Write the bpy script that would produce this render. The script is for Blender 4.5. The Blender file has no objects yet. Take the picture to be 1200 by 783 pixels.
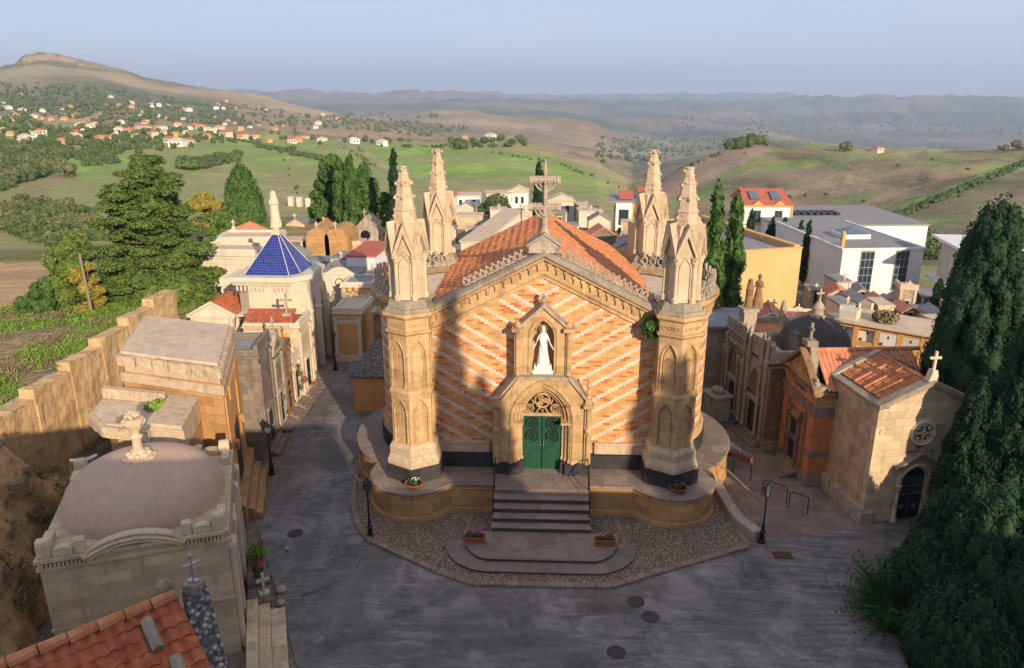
import bpy, bmesh, math, random
import numpy as np
from mathutils import Vector, Matrix
R=math.radians; PI=math.pi
SC=bpy.context.scene
COL=SC.collection
rnd=random.Random(7)

# ---------------------------------------------------------------- camera model (used to read places off the survey photo)
CP=R(18.0); CY=R(2.3); F=880.; CAM=(-0.12,-34.,19.6)
_f=(-math.sin(CY)*math.cos(CP),math.cos(CY)*math.cos(CP),-math.sin(CP))
_r=(math.cos(CY),math.sin(CY),0)
_u=(-math.sin(CY)*math.sin(CP),math.cos(CY)*math.sin(CP),math.cos(CP))
def at(px,py,x=None,y=None,z=None):
    a=(px-600)/F; b=-(py-391.5)/F
    d=[_f[i]+a*_r[i]+b*_u[i] for i in range(3)]
    if z is not None: t=(z-CAM[2])/d[2]
    elif y is not None: t=(y-CAM[1])/d[1]
    else: t=(x-CAM[0])/d[0]
    return Vector([CAM[i]+t*d[i] for i in range(3)])

# ---------------------------------------------------------------- mesh builder
SPLIT=set('corner_crest dark_plinth wall_base niche_pilasters buttress_pinnacle gable_corbels portal_plinth buttress_shafts jamb_columns gable_cresting gable bay_cornice plinth window'.split())
class MB:
    def __init__(s): s.v=[]; s.f=[]; s.mi=[]; s.T=Matrix(); s.m=0
    def add(s,vs,fs):
        o=len(s.v); T=s.T
        s.v+= [tuple(T@Vector(v)) for v in vs]
        s.f+= [tuple(o+i for i in f) for f in fs]; s.mi+=[s.m]*len(fs)
    def box(s,x0,x1,y0,y1,z0,z1):
        s.add([(x0,y0,z0),(x1,y0,z0),(x1,y1,z0),(x0,y1,z0),(x0,y0,z1),(x1,y0,z1),(x1,y1,z1),(x0,y1,z1)],
              [(0,3,2,1),(4,5,6,7),(0,1,5,4),(1,2,6,5),(2,3,7,6),(3,0,4,7)]); return s
    def prism(s,poly,z0,z1,k=1.0,c=None):      # xy polygon (ccw) extruded in z, top scaled by k about c
        n=len(poly)
        if c is None: c=(sum(p[0] for p in poly)/n,sum(p[1] for p in poly)/n)
        s.add([(p[0],p[1],z0) for p in poly]+[(c[0]+(p[0]-c[0])*k,c[1]+(p[1]-c[1])*k,z1) for p in poly],
              [tuple(range(n-1,-1,-1)),tuple(range(n,2*n))]+[(i,(i+1)%n,n+(i+1)%n,n+i) for i in range(n)]); return s
    def xz(s,poly,y0,y1):                      # xz polygon (ccw seen from -y) extruded along y
        n=len(poly)
        s.add([(p[0],y0,p[1]) for p in poly]+[(p[0],y1,p[1]) for p in poly],
              [tuple(range(n)),tuple(range(2*n-1,n-1,-1))]+[((i+1)%n,i,n+i,n+(i+1)%n) for i in range(n)]); return s
    def yz(s,poly,x0,x1):
        n=len(poly)
        s.add([(x0,p[0],p[1]) for p in poly]+[(x1,p[0],p[1]) for p in poly],
              [tuple(range(n-1,-1,-1)),tuple(range(n,2*n))]+[(i,(i+1)%n,n+(i+1)%n,n+i) for i in range(n)]); return s
    def lathe(s,prof,cx=0,cy=0,n=16,a0=0,a1=2*PI,ex=1,ey=1):
        full=abs(a1-a0-2*PI)<1e-6; m=n if full else n+1
        vs=[(cx+r*math.cos(a0+(a1-a0)*i/n)*ex,cy+r*math.sin(a0+(a1-a0)*i/n)*ey,z) for r,z in prof for i in range(m)]
        fs=[]
        for k in range(len(prof)-1):
            for i in range(n):
                j=(i+1)%m
                fs.append((k*m+i,k*m+j,(k+1)*m+j,(k+1)*m+i))
        if full:
            if prof[0][0]>1e-4: fs.append(tuple(range(n-1,-1,-1)))
            if prof[-1][0]>1e-4: fs.append(tuple((len(prof)-1)*m+i for i in range(n)))
        s.add(vs,fs); return s
    def tube(s,pts,r,n=6,r1=None,closed=False):
        pts=[Vector(p) for p in pts]; L=len(pts); vs=[]; fs=[]
        for k,p in enumerate(pts):
            if closed: d=pts[(k+1)%L]-pts[k-1]
            else: d=pts[min(k+1,L-1)]-pts[max(k-1,0)]
            if d.length<1e-9: d=Vector((0,0,1))
            d.normalize()
            a=d.cross(Vector((0,0,1)) if abs(d.z)<.9 else Vector((0,1,0))).normalized(); b=d.cross(a)
            rr=r if r1 is None else r+(r1-r)*k/max(1,L-1)
            vs+=[tuple(p+(a*math.cos(2*PI*i/n)+b*math.sin(2*PI*i/n))*rr) for i in range(n)]
        for k in range(L if closed else L-1):
            q=(k+1)%L
            for i in range(n):
                j=(i+1)%n; fs.append((k*n+i,q*n+i,q*n+j,k*n+j))
        if not closed: fs+= [tuple(range(n)),tuple((L-1)*n+i for i in range(n-1,-1,-1))]
        s.add(vs,fs); return s
    def ball(s,c,r,n=10,m=6,sx=1,sy=1,sz=1,ztop=1.0):
        c=Vector(c); vs=[(c.x,c.y,c.z-r*sz)]; 
        for k in range(1,m):
            a=-PI/2+PI*k/m
            vs+=[(c.x+r*sx*math.cos(a)*math.cos(2*PI*i/n),c.y+r*sy*math.cos(a)*math.sin(2*PI*i/n),c.z+r*sz*math.sin(a)) for i in range(n)]
        vs.append((c.x,c.y,c.z+r*sz)); fs=[]
        for i in range(n): fs.append((0,1+(i+1)%n,1+i))
        for k in range(m-2):
            for i in range(n):
                a=1+k*n+i; b=1+k*n+(i+1)%n; fs.append((a,b,b+n,a+n))
        t=len(vs)-1; o=1+(m-2)*n
        for i in range(n): fs.append((o+i,o+(i+1)%n,t))
        s.add(vs,fs); return s
    def quad(s,*p): s.add(list(p),[tuple(range(len(p)))]); return s
    def clusters(s,gap=.06):
        n=len(s.v); par=list(range(n))
        def fd(a):
            while par[a]!=a: par[a]=par[par[a]]; a=par[a]
            return a
        for f in s.f:
            a=fd(f[0])
            for i in f[1:]: par[fd(i)]=a
        comp={}
        for i in range(n): comp.setdefault(fd(i),[]).append(i)
        bb=[]
        for k,ids in comp.items():
            P=np.array([s.v[i] for i in ids]); bb.append([k,P.min(0)-gap,P.max(0)+gap])
        pr=list(range(len(bb)))
        def fb(a):
            while pr[a]!=a: a=pr[a]
            return a
        for i in range(len(bb)):
            for j in range(i+1,len(bb)):
                if fb(i)!=fb(j) and (bb[i][1]<=bb[j][2]).all() and (bb[j][1]<=bb[i][2]).all(): pr[fb(j)]=fb(i)
        root={bb[i][0]:fb(i) for i in range(len(bb))}; out={}
        for f,mi in zip(s.f,s.mi): out.setdefault(root[fd(f[0])],[]).append((f,mi))
        res=[]
        for g in out.values():
            m=MB(); mp={}
            for f,mi in g:
                for i in f:
                    if i not in mp: mp[i]=len(m.v); m.v.append(s.v[i])
                m.f.append(tuple(mp[i] for i in f)); m.mi.append(mi)
            res.append(m)
        return res
    def build(s,name,mat,parent=None,smooth=False,bevel=0,loc=None,rz=0,split=None):
        if split is None: split=parent is not None and name in SPLIT
        if split:
            cs=s.clusters()
            if len(cs)>1:
                for c in cs: o=c.build(name,mat,parent,smooth,bevel,loc,rz,False)
                return o
        me=bpy.data.meshes.new(name); me.from_pydata(s.v,[],s.f)
        mats=mat if isinstance(mat,(list,tuple)) else [mat]
        for m in mats: me.materials.append(m)
        if len(mats)>1: me.polygons.foreach_set('material_index',s.mi)
        me.update()
        if smooth:
            me.polygons.foreach_set('use_smooth',[True]*len(me.polygons))
            try: me.set_sharp_from_angle(angle=R(38))
            except Exception: pass
        o=bpy.data.objects.new(name,me); COL.objects.link(o)
        if parent: o.parent=parent
        if loc: o.location=loc
        if rz: o.rotation_euler=(0,0,rz)
        if bevel:
            b=o.modifiers.new('edge','BEVEL'); b.width=bevel; b.segments=1; b.limit_method='ANGLE'; b.angle_limit=R(50)
        return o
def tag(o,label=None,cat=None,group=None,kind=None):
    if label: o['label']=label
    if cat: o['category']=cat
    if group: o['group']=group
    if kind: o['kind']=kind
    return o
def empty(name,loc=(0,0,0),rz=0,label=None,cat=None,group=None):
    o=bpy.data.objects.new(name,None); COL.objects.link(o); o.location=loc; o.rotation_euler=(0,0,rz); o.empty_display_size=.3
    return tag(o,label,cat,group)
def copy_tree(o,parent=None):
    c=o.copy(); COL.objects.link(c); c.parent=parent
    for ch in list(o.children): copy_tree(ch,c)
    return c
def arch_pts(w,z0,zs,za,n=7):
    """pointed arch outline from bottom-left, over the apex, to bottom-right"""
    h=w/2; H=za-zs
    rr=(h*h+H*H)/(2*h); cxr=h-rr        # arc of right side centre
    pts=[(-h,z0),(-h,zs)]
    th=math.asin(min(1,H/rr)) if rr>=H else PI/2
    for i in range(1,n+1):
        a=th*i/n; pts.append((-(cxr+rr*math.cos(a)),zs+rr*math.sin(a)))
    L=[p for p in pts]
    for p in reversed(L[:-1]): pts.append((-p[0],p[1]))
    return pts
def ray_poly(c,d,poly):
    best=None
    for i in range(len(poly)):
        a=poly[i]; b=poly[(i+1)%len(poly)]
        ex,ez=b[0]-a[0],b[1]-a[1]; den=d[0]*ez-d[1]*ex
        if abs(den)<1e-9: continue
        t=((a[0]-c[0])*ez-(a[1]-c[1])*ex)/den; u=((a[0]-c[0])*d[1]-(a[1]-c[1])*d[0])/den
        if t>0 and -1e-6<=u<=1+1e-6 and (best is None or t<best[0]): best=(t,i)
    return (c[0]+d[0]*best[0],c[1]+d[1]*best[0]),best[1]
def arch_plate(m,outer,arch,y0,y1,zc):
    """plate with a hole: outer convex polygon (ccw), arch outline; front at y0, back at y1 (y0<y1)"""
    c=(0,zc); inn=arch; out=[];seg=[]
    zb=arch[0][1]
    for i,p in enumerate(inn):
        if i==0 or i==len(inn)-1:
            xs=[q[0] for q in outer]; out.append(((min(xs) if i==0 else max(xs)),zb)); seg.append(-1)
        else:
            q,k=ray_poly(c,(p[0]-c[0],p[1]-c[1]),outer); out.append(q); seg.append(k)
    vs=[];fs=[]
    for p,q in zip(inn,out): vs+=[(p[0],y0,p[1]),(q[0],y0,q[1]),(p[0],y1,p[1]),(q[0],y1,q[1])]
    n=len(inn)
    for i in range(n-1):
        a=i*4; b=a+4
        mid=[]
        if seg[i]!=seg[i+1] and seg[i]>=0 and seg[i+1]>=0:
            # corner(s) skipped: find shared vertex walking clockwise
            k=seg[i]; c2=[]
            while k!=seg[i+1] and len(c2)<4: c2.append(outer[k]); k=(k-1)%len(outer)
            mid=c2
        if mid:
            s0=len(vs)
            for q in mid: vs+=[(q[0],y0,q[1]),(q[0],y1,q[1])]
            fr=[a+1]+[s0+2*j for j in range(len(mid))]+[b+1]; bk=[a+3]+[s0+2*j+1 for j in range(len(mid))]+[b+3]
            fs.append(tuple([a]+[b]+fr[::-1])); 
            for j in range(len(fr)-1): fs.append((fr[j],fr[j+1],bk[j+1],bk[j]))
        else:
            fs.append((a,b,b+1,a+1)); fs.append((a+1,b+1,b+3,a+3))
        fs.append((a,a+2,b+2,b))
    m.add(vs,fs)
def tiles(m,p0,p1,p2,p3,sp=.26,row=.38,h=.05,seed=1,jit=.012):
    """corrugated tiled slope; p0 eave left, p1 eave right, p2 ridge right, p3 ridge left"""
    p0,p1,p2,p3=[Vector(p) for p in (p0,p1,p2,p3)]
    U=((p1-p0).length+(p2-p3).length)/2; V=((p3-p0).length+(p2-p1).length)/2
    N=(p1-p0).cross(p3-p0).normalized(); nu=max(2,int(U/sp)); nv=max(2,int(V/row)); rg=random.Random(seed)
    prof=[(0,0),(.18,.75),(.4,1),(.62,.75),(.8,0)]
    off=[[rg.uniform(-jit,jit) for _ in range(nu+1)] for _ in range(nv)]
    vs=[];fs=[]; W=nu*len(prof)+1
    for j in range(nv):
        for e in (0,1):
            v=(j+e*1.0)/nv; lift=.028*(1-e)
            for i in range(nu+1):
                for (du,hh) in (prof if i<nu else [(0,0)]):
                    u=(i+du)/nu
                    b=p0.lerp(p1,u).lerp(p3.lerp(p2,u),v)
                    vs.append(tuple(b+N*(h*hh+lift+off[j][i]*(1 if hh>0 else .3))))
    for j in range(nv*2-1):
        for i in range(W-1): fs.append((j*W+i,j*W+i+1,(j+1)*W+i+1,(j+1)*W+i))
    m.add(vs,fs)

def weathered(o,st=.12,lv=4,sc=.5):
    s=o.modifiers.new('cut','SUBSURF'); s.subdivision_type='SIMPLE'; s.levels=s.render_levels=lv
    tx=bpy.data.textures.get('wear%g'%sc) or bpy.data.textures.new('wear%g'%sc,'CLOUDS'); tx.noise_scale=sc; tx.noise_depth=4
    d=o.modifiers.new('wear','DISPLACE'); d.texture=tx; d.texture_coords='GLOBAL'; d.strength=st; d.mid_level=.5
    return o
# ---------------------------------------------------------------- materials
def lin(h):  # sRGB hex -> linear
    return tuple(((int(h[i:i+2],16)/255)/12.92 if int(h[i:i+2],16)/255<=.04045 else ((int(h[i:i+2],16)/255+.055)/1.055)**2.4) for i in (0,2,4))
class NT:
    def __init__(s,name):
        s.mat=bpy.data.materials.new(name); s.mat.use_nodes=True; s.t=s.mat.node_tree; s.n=s.t.nodes; s.b=s.n['Principled BSDF']
    def N(s,ty,**k):
        n=s.n.new(ty)
        for a,b in k.items():
            if a.startswith('i_'):
                n.inputs[a[2:].replace('_',' ')].default_value=b
            else: setattr(n,a,b)
        return n
    def L(s,a,b): s.t.links.new(a,b)
    def math(s,op,a,b=None,c=None):
        n=s.n.new('ShaderNodeMath'); n.operation=op
        for i,q in enumerate((a,b,c)):
            if q is None: continue
            if isinstance(q,(int,float)): n.inputs[i].default_value=q
            else: s.L(q,n.inputs[i])
        return n.outputs[0]
    def mix(s,fac,a,b,bl='MIX'):
        n=s.n.new('ShaderNodeMix'); n.data_type='RGBA'; n.blend_type=bl
        for i,q in ((0,fac),(6,a),(7,b)):
            if isinstance(q,(int,float)): n.inputs[i].default_value=q
            elif isinstance(q,tuple): n.inputs[i].default_value=(q[0],q[1],q[2],1)
            else: s.L(q,n.inputs[i])
        return n.outputs[2]
    def noise(s,vec,sc,det=5,rough=.6,out=0):
        n=s.n.new('ShaderNodeTexNoise'); n.inputs['Scale'].default_value=sc; n.inputs['Detail'].default_value=det; n.inputs['Roughness'].default_value=rough
        if vec is not None: s.L(vec,n.inputs['Vector'])
        return n.outputs[out]
    def ramp(s,v,a,b,lo=0.,hi=1.):
        n=s.n.new('ShaderNodeMapRange'); n.inputs[1].default_value=a; n.inputs[2].default_value=b; n.inputs[3].default_value=lo; n.inputs[4].default_value=hi
        s.L(v,n.inputs[0]); return n.outputs[0]
    def obj(s): return s.N('ShaderNodeTexCoord').outputs['Object']
    def wpos(s): return s.N('ShaderNodeNewGeometry').outputs['Position']
    def scale(s,vec,x,y,z):
        n=s.n.new('ShaderNodeVectorMath'); n.operation='MULTIPLY'; s.L(vec,n.inputs[0]); n.inputs[1].default_value=(x,y,z); return n.outputs[0]
    def wall(s):
        """object-space wall coordinates: (u along wall, v up)"""
        tc=s.N('ShaderNodeTexCoord'); sp=s.N('ShaderNodeSeparateXYZ'); s.L(tc.outputs['Object'],sp.inputs[0])
        sn=s.N('ShaderNodeSeparateXYZ'); s.L(tc.outputs['Normal'],sn.inputs[0])
        ax=s.math('GREATER_THAN',s.math('ABSOLUTE',sn.outputs[0]),.6); az=s.math('GREATER_THAN',s.math('ABSOLUTE',sn.outputs[2]),.75)
        u=s.math('ADD',s.math('MULTIPLY',sp.outputs[0],s.math('SUBTRACT',1,ax)),s.math('MULTIPLY',sp.outputs[1],ax))
        v=s.math('ADD',s.math('MULTIPLY',sp.outputs[2],s.math('SUBTRACT',1,az)),s.math('MULTIPLY',sp.outputs[1],az))
        c=s.N('ShaderNodeCombineXYZ'); s.L(u,c.inputs[0]); s.L(v,c.inputs[1]); return c.outputs[0]
    def bump(s,h,st=.3,d=.02):
        n=s.N('ShaderNodeBump'); n.inputs['Strength'].default_value=st; n.inputs['Distance'].default_value=d; s.L(h,n.inputs['Height']); s.L(n.outputs[0],s.b.inputs['Normal'])
    def out(s,col,rough=.85,spec=.3,metal=0):
        if isinstance(col,tuple): s.b.inputs['Base Color'].default_value=(*col,1)
        else: s.L(col,s.b.inputs['Base Color'])
        if isinstance(rough,(int,float)): s.b.inputs['Roughness'].default_value=rough
        else: s.L(rough,s.b.inputs['Roughness'])
        s.b.inputs['Specular IOR Level'].default_value=spec; s.b.inputs['Metallic'].default_value=metal
        return s.mat
def stone(name,c1,c2,dirt=(.05,.045,.04),dirt_amt=.4,joints=None,sc=1.,bump=.5,lichen=0,streak=.5,rough=.9,jcol=None,jd=.55):
    t=NT(name); o=t.obj(); w=t.wpos()
    a=t.noise(w,.9*sc,6,.65); b=t.noise(w,9*sc,6,.7); c=t.noise(t.scale(w,2.2*sc,2.2*sc,.35*sc),1.,5,.65)
    col=t.mix(t.ramp(a,.3,.7),c1,c2)
    col=t.mix(t.ramp(b,.25,.8,0,.55),col,tuple(x*.6 for x in c1),'MIX')
    col=t.mix(t.ramp(c,.52,.75,0,streak*dirt_amt*1.6),col,dirt)
    col=t.mix(t.math('MULTIPLY',t.ramp(t.noise(w,2.3*sc,8,.75),.5,.72),dirt_amt),col,dirt)
    if lichen:
        v=t.N('ShaderNodeTexVoronoi'); v.inputs['Scale'].default_value=9*sc; t.L(w,v.inputs['Vector'])
        sp=t.math('LESS_THAN',v.outputs['Distance'],.28)
        col=t.mix(t.math('MULTIPLY',t.math('MULTIPLY',sp,t.ramp(t.noise(w,1.7*sc,3),.42,.6)),lichen),col,(.42,.38,.3))
    h=b
    if joints:
        br=t.N('ShaderNodeTexBrick'); t.L(t.wall(),br.inputs['Vector']); br.inputs['Scale'].default_value=1
        br.inputs['Brick Width'].default_value=joints[0]; br.inputs['Row Height'].default_value=joints[1]; br.inputs['Mortar Size'].default_value=joints[2] if len(joints)>2 else .012
        br.inputs['Mortar Smooth'].default_value=.3; br.inputs['Color1'].default_value=(1,1,1,1); br.inputs['Color2'].default_value=(.72,.72,.72,1); br.inputs['Mortar'].default_value=(jd,jd,jd,1)
        col=t.mix(1.,col,br.outputs['Color'],'MULTIPLY')
        h=t.math('ADD',t.math('MULTIPLY',b,.5),t.math('MULTIPLY',t.math('SUBTRACT',1,br.outputs['Fac']),1.))
    t.bump(h,bump,.02)
    return t.out(col,rough,.2)
def plain(name,c,rough=.6,spec=.4,metal=0,var=.25,sc=6.):
    t=NT(name); w=t.wpos(); n=t.noise(w,sc,5,.65)
    col=t.mix(t.ramp(n,.3,.75,0,1),c,tuple(x*(1-var) for x in c))
    t.bump(n,.15,.01)
    return t.out(col,rough,spec,metal)
def foliage(name,c1,c2,trans=.0):
    t=NT(name); g=t.N('ShaderNodeNewGeometry'); w=g.outputs['Position']
    col=t.mix(g.outputs['Random Per Island'],c1,c2)
    col=t.mix(t.ramp(t.noise(w,.9,3),.35,.65,0,.6),col,tuple(x*1.35 for x in c2))
    return t.out(col,.75,.15)
def tile_mat(name,c1,c2,sp=.26,row=.38,lich=.35):
    t=NT(name); w=t.wpos(); o=t.obj()
    v=t.N('ShaderNodeTexVoronoi'); v.inputs['Scale'].default_value=3.2; t.L(w,v.inputs['Vector'])
    col=t.mix(t.ramp(t.noise(w,5,4),.3,.7),c1,c2)
    col=t.mix(t.math('MULTIPLY',v.outputs['Color'],.55),col,tuple(x*.55 for x in c1))
    col=t.mix(t.ramp(t.noise(w,1.1,7,.75),.5,.75,0,lich),col,(.16,.12,.09))
    t.bump(t.noise(w,30,4),.3,.01)
    return t.out(col,.85,.2)
M={}
M['warm']=stone('warm_sandstone',(.60,.37,.17),(.72,.49,.25),(.18,.10,.05),.62,(1.2,.48,.006),jd=.72)
M['warmdeep']=stone('ochre_stone',(.54,.28,.11),(.66,.40,.18),(.14,.08,.05),.45,(1.1,.42,.01))
M['pale']=stone('pale_limestone',(.66,.475,.28),(.77,.60,.39),(.16,.12,.09),.4,(.9,.38,.008),jd=.7)
M['warmpale']=stone('warm_pale_stone',(.62,.46,.29),(.74,.59,.41),(.22,.15,.09),.45)
M['palecl']=stone('cream_stone',(.66,.53,.37),(.75,.62,.46),(.22,.17,.12),.3)
M['weath']=stone('weathered_stone',(.40,.32,.24),(.52,.43,.33),(.08,.065,.05),.75,None,1.4,.8,lichen=.5)
M['lich']=stone('lichened_coping',(.30,.24,.17),(.42,.34,.25),(.08,.065,.05),.7,None,1.6,1.,lichen=.9)
M['darkst']=stone('dark_basalt',(.045,.042,.043),(.075,.068,.066),(.02,.02,.02),.3,(.8,.5,.01),jd=.5)
M['grayst']=stone('grey_tomb_stone',(.24,.19,.15),(.34,.27,.21),(.07,.055,.045),.6,(.7,.35,.008),jd=.7)
M['brownst']=stone('brown_tomb_stone',(.30,.17,.09),(.40,.25,.14),(.05,.035,.03),.7,(.7,.35,.008),jd=.7)
M['orange']=stone('orange_plaster',(.70,.34,.10),(.76,.42,.15),(.30,.15,.06),.3,None,.7,.2,rough=.9)
M['yellow']=stone('yellow_plaster',(.66,.40,.16),(.74,.47,.21),(.45,.28,.12),.25,None,.5,.1,streak=.3)
M['white']=stone('white_plaster',(.80,.76,.70),(.84,.81,.76),(.50,.44,.36),.15,None,.5,.1)
M['cream']=stone('cream_plaster',(.66,.56,.42),(.72,.62,.48),(.30,.22,.14),.3,None,.6,.2)
M['pinkdome']=stone('pink_dome_render',(.54,.36,.25),(.61,.42,.30),(.34,.23,.16),.22,None,.5,.15,streak=.2)
M['marble']=stone('white_marble',(.78,.74,.68),(.82,.79,.74),(.30,.24,.18),.18,None,2.,.2)
M['grayroof']=stone('grey_roof_felt',(.26,.25,.25),(.34,.32,.31),(.12,.11,.10),.5,None,.7,.2)
M['weathw']=stone('warm_weathered_stone',(.56,.41,.26),(.69,.53,.36),(.12,.09,.06),.6,None,1.4,.8,lichen=.35)
M['paleroof']=stone('sun_bleached_roof',(.62,.46,.31),(.72,.56,.40),(.18,.15,.12),.5,None,.9,.3,lichen=.3)
M['platf']=stone('terrace_paving',(.28,.215,.17),(.37,.29,.235),(.09,.07,.06),.5,(1.2,.9,.008),1.2,.4,jd=.6)
M['riser']=stone('shade_toned_step_riser',(.075,.055,.05),(.12,.09,.08),(.03,.025,.02),.5,None,1.5,.4)  # step risers: shade below the tread edges put into a darker colour
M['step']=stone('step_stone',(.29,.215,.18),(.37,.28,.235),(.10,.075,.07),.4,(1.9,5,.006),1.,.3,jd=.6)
M['kerb']=stone('kerb_stone',(.30,.22,.16),(.38,.29,.22),(.12,.09,.07),.45,(.55,.55,.012),1.3,.5,jd=.5)
M['pave']=stone('path_paving',(.27,.20,.155),(.36,.27,.21),(.10,.075,.065),.5,(.9,.6,.012),1.,.5,jd=.6)
M['earthwall']=stone('earth_and_rubble',(.56,.33,.14),(.66,.43,.21),(.14,.09,.05),.5,None,1.6,1.5)
M['boundary']=stone('boundary_wall_render',(.56,.35,.16),(.68,.48,.27),(.17,.10,.055),.75,None,1.0,.6)
M['tile']=tile_mat('terracotta_tiles',(.52,.17,.06),(.68,.30,.14),lich=.55)
M['tileb']=tile_mat('bright_terracotta_tiles',(.62,.20,.09),(.72,.34,.20),lich=.2)
M['tiled']=tile_mat('dark_terracotta_tiles',(.36,.085,.035),(.58,.18,.08),lich=.75)
M['redroof']=stone('red_painted_roof',(.50,.12,.08),(.56,.17,.11),(.25,.08,.06),.3,None,.8,.1)
M['iron']=plain('black_iron',(.018,.018,.02),.45,.5,.3)
M['lampglass']=plain('lamp_glass',(.10,.12,.12),.15,.7)
M['steel']=plain('galvanised_steel',(.42,.42,.43),.4,.5,.7)
M['rust']=plain('rusty_brown_metal',(.12,.055,.035),.7,.3,.2)
M['green']=stone('green_painted_door',(.012,.07,.04),(.025,.11,.06),(.012,.02,.014),.7,None,2.5,.3,rough=.55)
M['doordark']=plain('dark_door_metal',(.03,.035,.045),.5,.4,.2)
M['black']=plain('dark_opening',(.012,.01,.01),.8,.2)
M['soil']=plain('potting_soil',(.04,.028,.02),.95,.1)
M['terra']=plain('terracotta_pot',(.38,.12,.05),.8,.2,0,.4)
M['solar']=plain('skylight_glass',(.10,.16,.22),.15,.7)
M['window']=plain('window_glass',(.03,.05,.06),.12,.7)
M['red']=plain('red_petals',(.65,.02,.03),.6,.3); M['pink']=plain('pink_petals',(.75,.03,.28),.6,.3); M['wht']=plain('white_petals',(.75,.73,.68),.6,.3)
M['bark']=stone('bark',(.16,.11,.07),(.22,.16,.11),(.05,.035,.02),.4,None,3.,1.)
M['wood']=plain('wooden_pole',(.26,.20,.14),.8,.2)
M['pebble']=None
def _pebble(name,c1,c2,sc,bumpd=.05):
    t=NT(name); w=t.wpos(); v=t.N('ShaderNodeTexVoronoi'); v.inputs['Scale'].default_value=sc; t.L(w,v.inputs['Vector'])
    col=t.mix(t.N('ShaderNodeSeparateColor').outputs[0] if 0 else v.outputs['Color'],c1,c2)
    s=t.N('ShaderNodeSeparateColor'); t.L(v.outputs['Color'],s.inputs[0])
    col=t.mix(s.outputs[0],c1,c2); col=t.mix(t.ramp(v.outputs['Distance'],.25,.6,0,.8),col,tuple(x*.3 for x in c1))
    col=t.mix(t.ramp(t.noise(w,.8,5),.4,.7,0,.5),col,tuple(x*.6 for x in c1))
    t.bump(t.math('SUBTRACT',1,v.outputs['Distance']),.9,bumpd); return t.out(col,.95,.15)
M['gravel']=_pebble('brown_gravel',(.24,.165,.11),(.56,.44,.33),13)
M['pebble']=_pebble('pebble_roofing',(.12,.09,.075),(.40,.32,.26),7)
M['conglo']=_pebble('pebble_dashed_stone',(.10,.085,.075),(.58,.54,.50),9)
M['cyp']=foliage('cypress_foliage',(.010,.028,.014),(.026,.058,.024))
M['cypl']=foliage('lit_cypress_foliage',(.025,.06,.015),(.07,.13,.03))
M['cedar']=foliage('cedar_foliage',(.035,.075,.018),(.115,.165,.035))
M['bush']=foliage('broadleaf_foliage',(.05,.095,.018),(.13,.17,.035))
M['yel']=foliage('yellowing_foliage',(.13,.14,.025),(.28,.21,.04))
M['farf']=foliage('far_foliage',(.035,.065,.02),(.09,.12,.035))
M['olive']=foliage('olive_foliage',(.08,.095,.04),(.15,.15,.06))
M['dry']=foliage('dry_grass',(.13,.10,.05),(.24,.19,.10))
M['grass']=foliage('fresh_grass',(.07,.15,.015),(.17,.27,.035))
M['palm']=foliage('palm_foliage',(.02,.058,.018),(.05,.10,.03))
# asphalt
def _asph():
    t=NT('worn_asphalt'); w=t.wpos()
    a=t.noise(w,.35,6,.6); b=t.noise(w,40,3,.7)
    wpn=t.N('ShaderNodeVectorMath'); wpn.operation='ADD'; t.L(w,wpn.inputs[0]); t.L(t.scale(t.noise(w,.12,3,.6,1),9,9,0),wpn.inputs[1]); wp0=wpn.outputs[0]
    wv=t.noise(t.scale(w,.18,.9,1),1.5,8,.72)
    wv2=t.noise(t.scale(w,1.1,.22,1),1.3,8,.72)
    col=t.mix(t.ramp(a,.3,.7),(.088,.078,.072),(.145,.130,.118))
    s=t.N('ShaderNodeSeparateXYZ'); t.L(w,s.inputs[0])
    side=t.ramp(s.outputs[0],-9,-6)          # long tyre sweeps follow the road's direction
    st=t.mix(side,wv2,wv)
    col=t.mix(t.ramp(st,.46,.66,0,.55),col,(.24,.21,.21))
    big=t.noise(t.scale(wp0,.5,.5,1),.55,10,.72)
    col=t.mix(t.ramp(big,.50,.62,0,.5),col,(.36,.32,.29)); pt=t.noise(t.scale(w,1,1,0),.16,2,.3); col=t.mix(t.ramp(pt,.575,.58,0,.3),col,(.06,.055,.052))
    wp=t.N('ShaderNodeVectorMath'); wp.operation='ADD'; t.L(t.scale(w,.16,1.5,1),wp.inputs[0]); t.L(t.scale(t.noise(w,.25,4,.6,1),2.2,2.2,0),wp.inputs[1])
    fine=t.noise(wp.outputs[0],3.,9,.8)
    col=t.mix(t.math('MULTIPLY',t.ramp(fine,.48,.64,0,.8),t.ramp(t.noise(w,.22,4),.42,.60)),col,(.36,.32,.32))
    sc2=t.noise(t.scale(w,2.4,.5,1),2.,9,.8)
    col=t.mix(t.math('MULTIPLY',t.ramp(sc2,.54,.68,0,.5),t.ramp(t.noise(w,.24,3),.46,.62)),col,(.38,.33,.32))
    col=t.mix(t.math('MULTIPLY',t.ramp(t.noise(w,.6,6,.7),.52,.7),.55),col,(.030,.028,.034))
    col=t.mix(t.ramp(b,.55,.8,0,.35),col,(.14,.13,.13))
    cv=t.N('ShaderNodeTexVoronoi'); cv.feature='DISTANCE_TO_EDGE'; cv.inputs['Scale'].default_value=.28; t.L(t.scale(wp0,1,1,0),cv.inputs['Vector'])
    crack=t.math('MULTIPLY',t.math('LESS_THAN',cv.outputs['Distance'],.0035),t.ramp(t.noise(w,.3,3),.5,.55)); col=t.mix(t.math('MULTIPLY',crack,.7),col,(.03,.028,.028))
    col=t.mix(t.ramp(t.noise(w,90,2,.5),.68,.75,0,.5),col,(.05,.04,.035))
    t.bump(b,.35,.012); return t.out(col,t.ramp(a,.3,.7,.6,.85),.3)
M['asphalt']=_asph()
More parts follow.
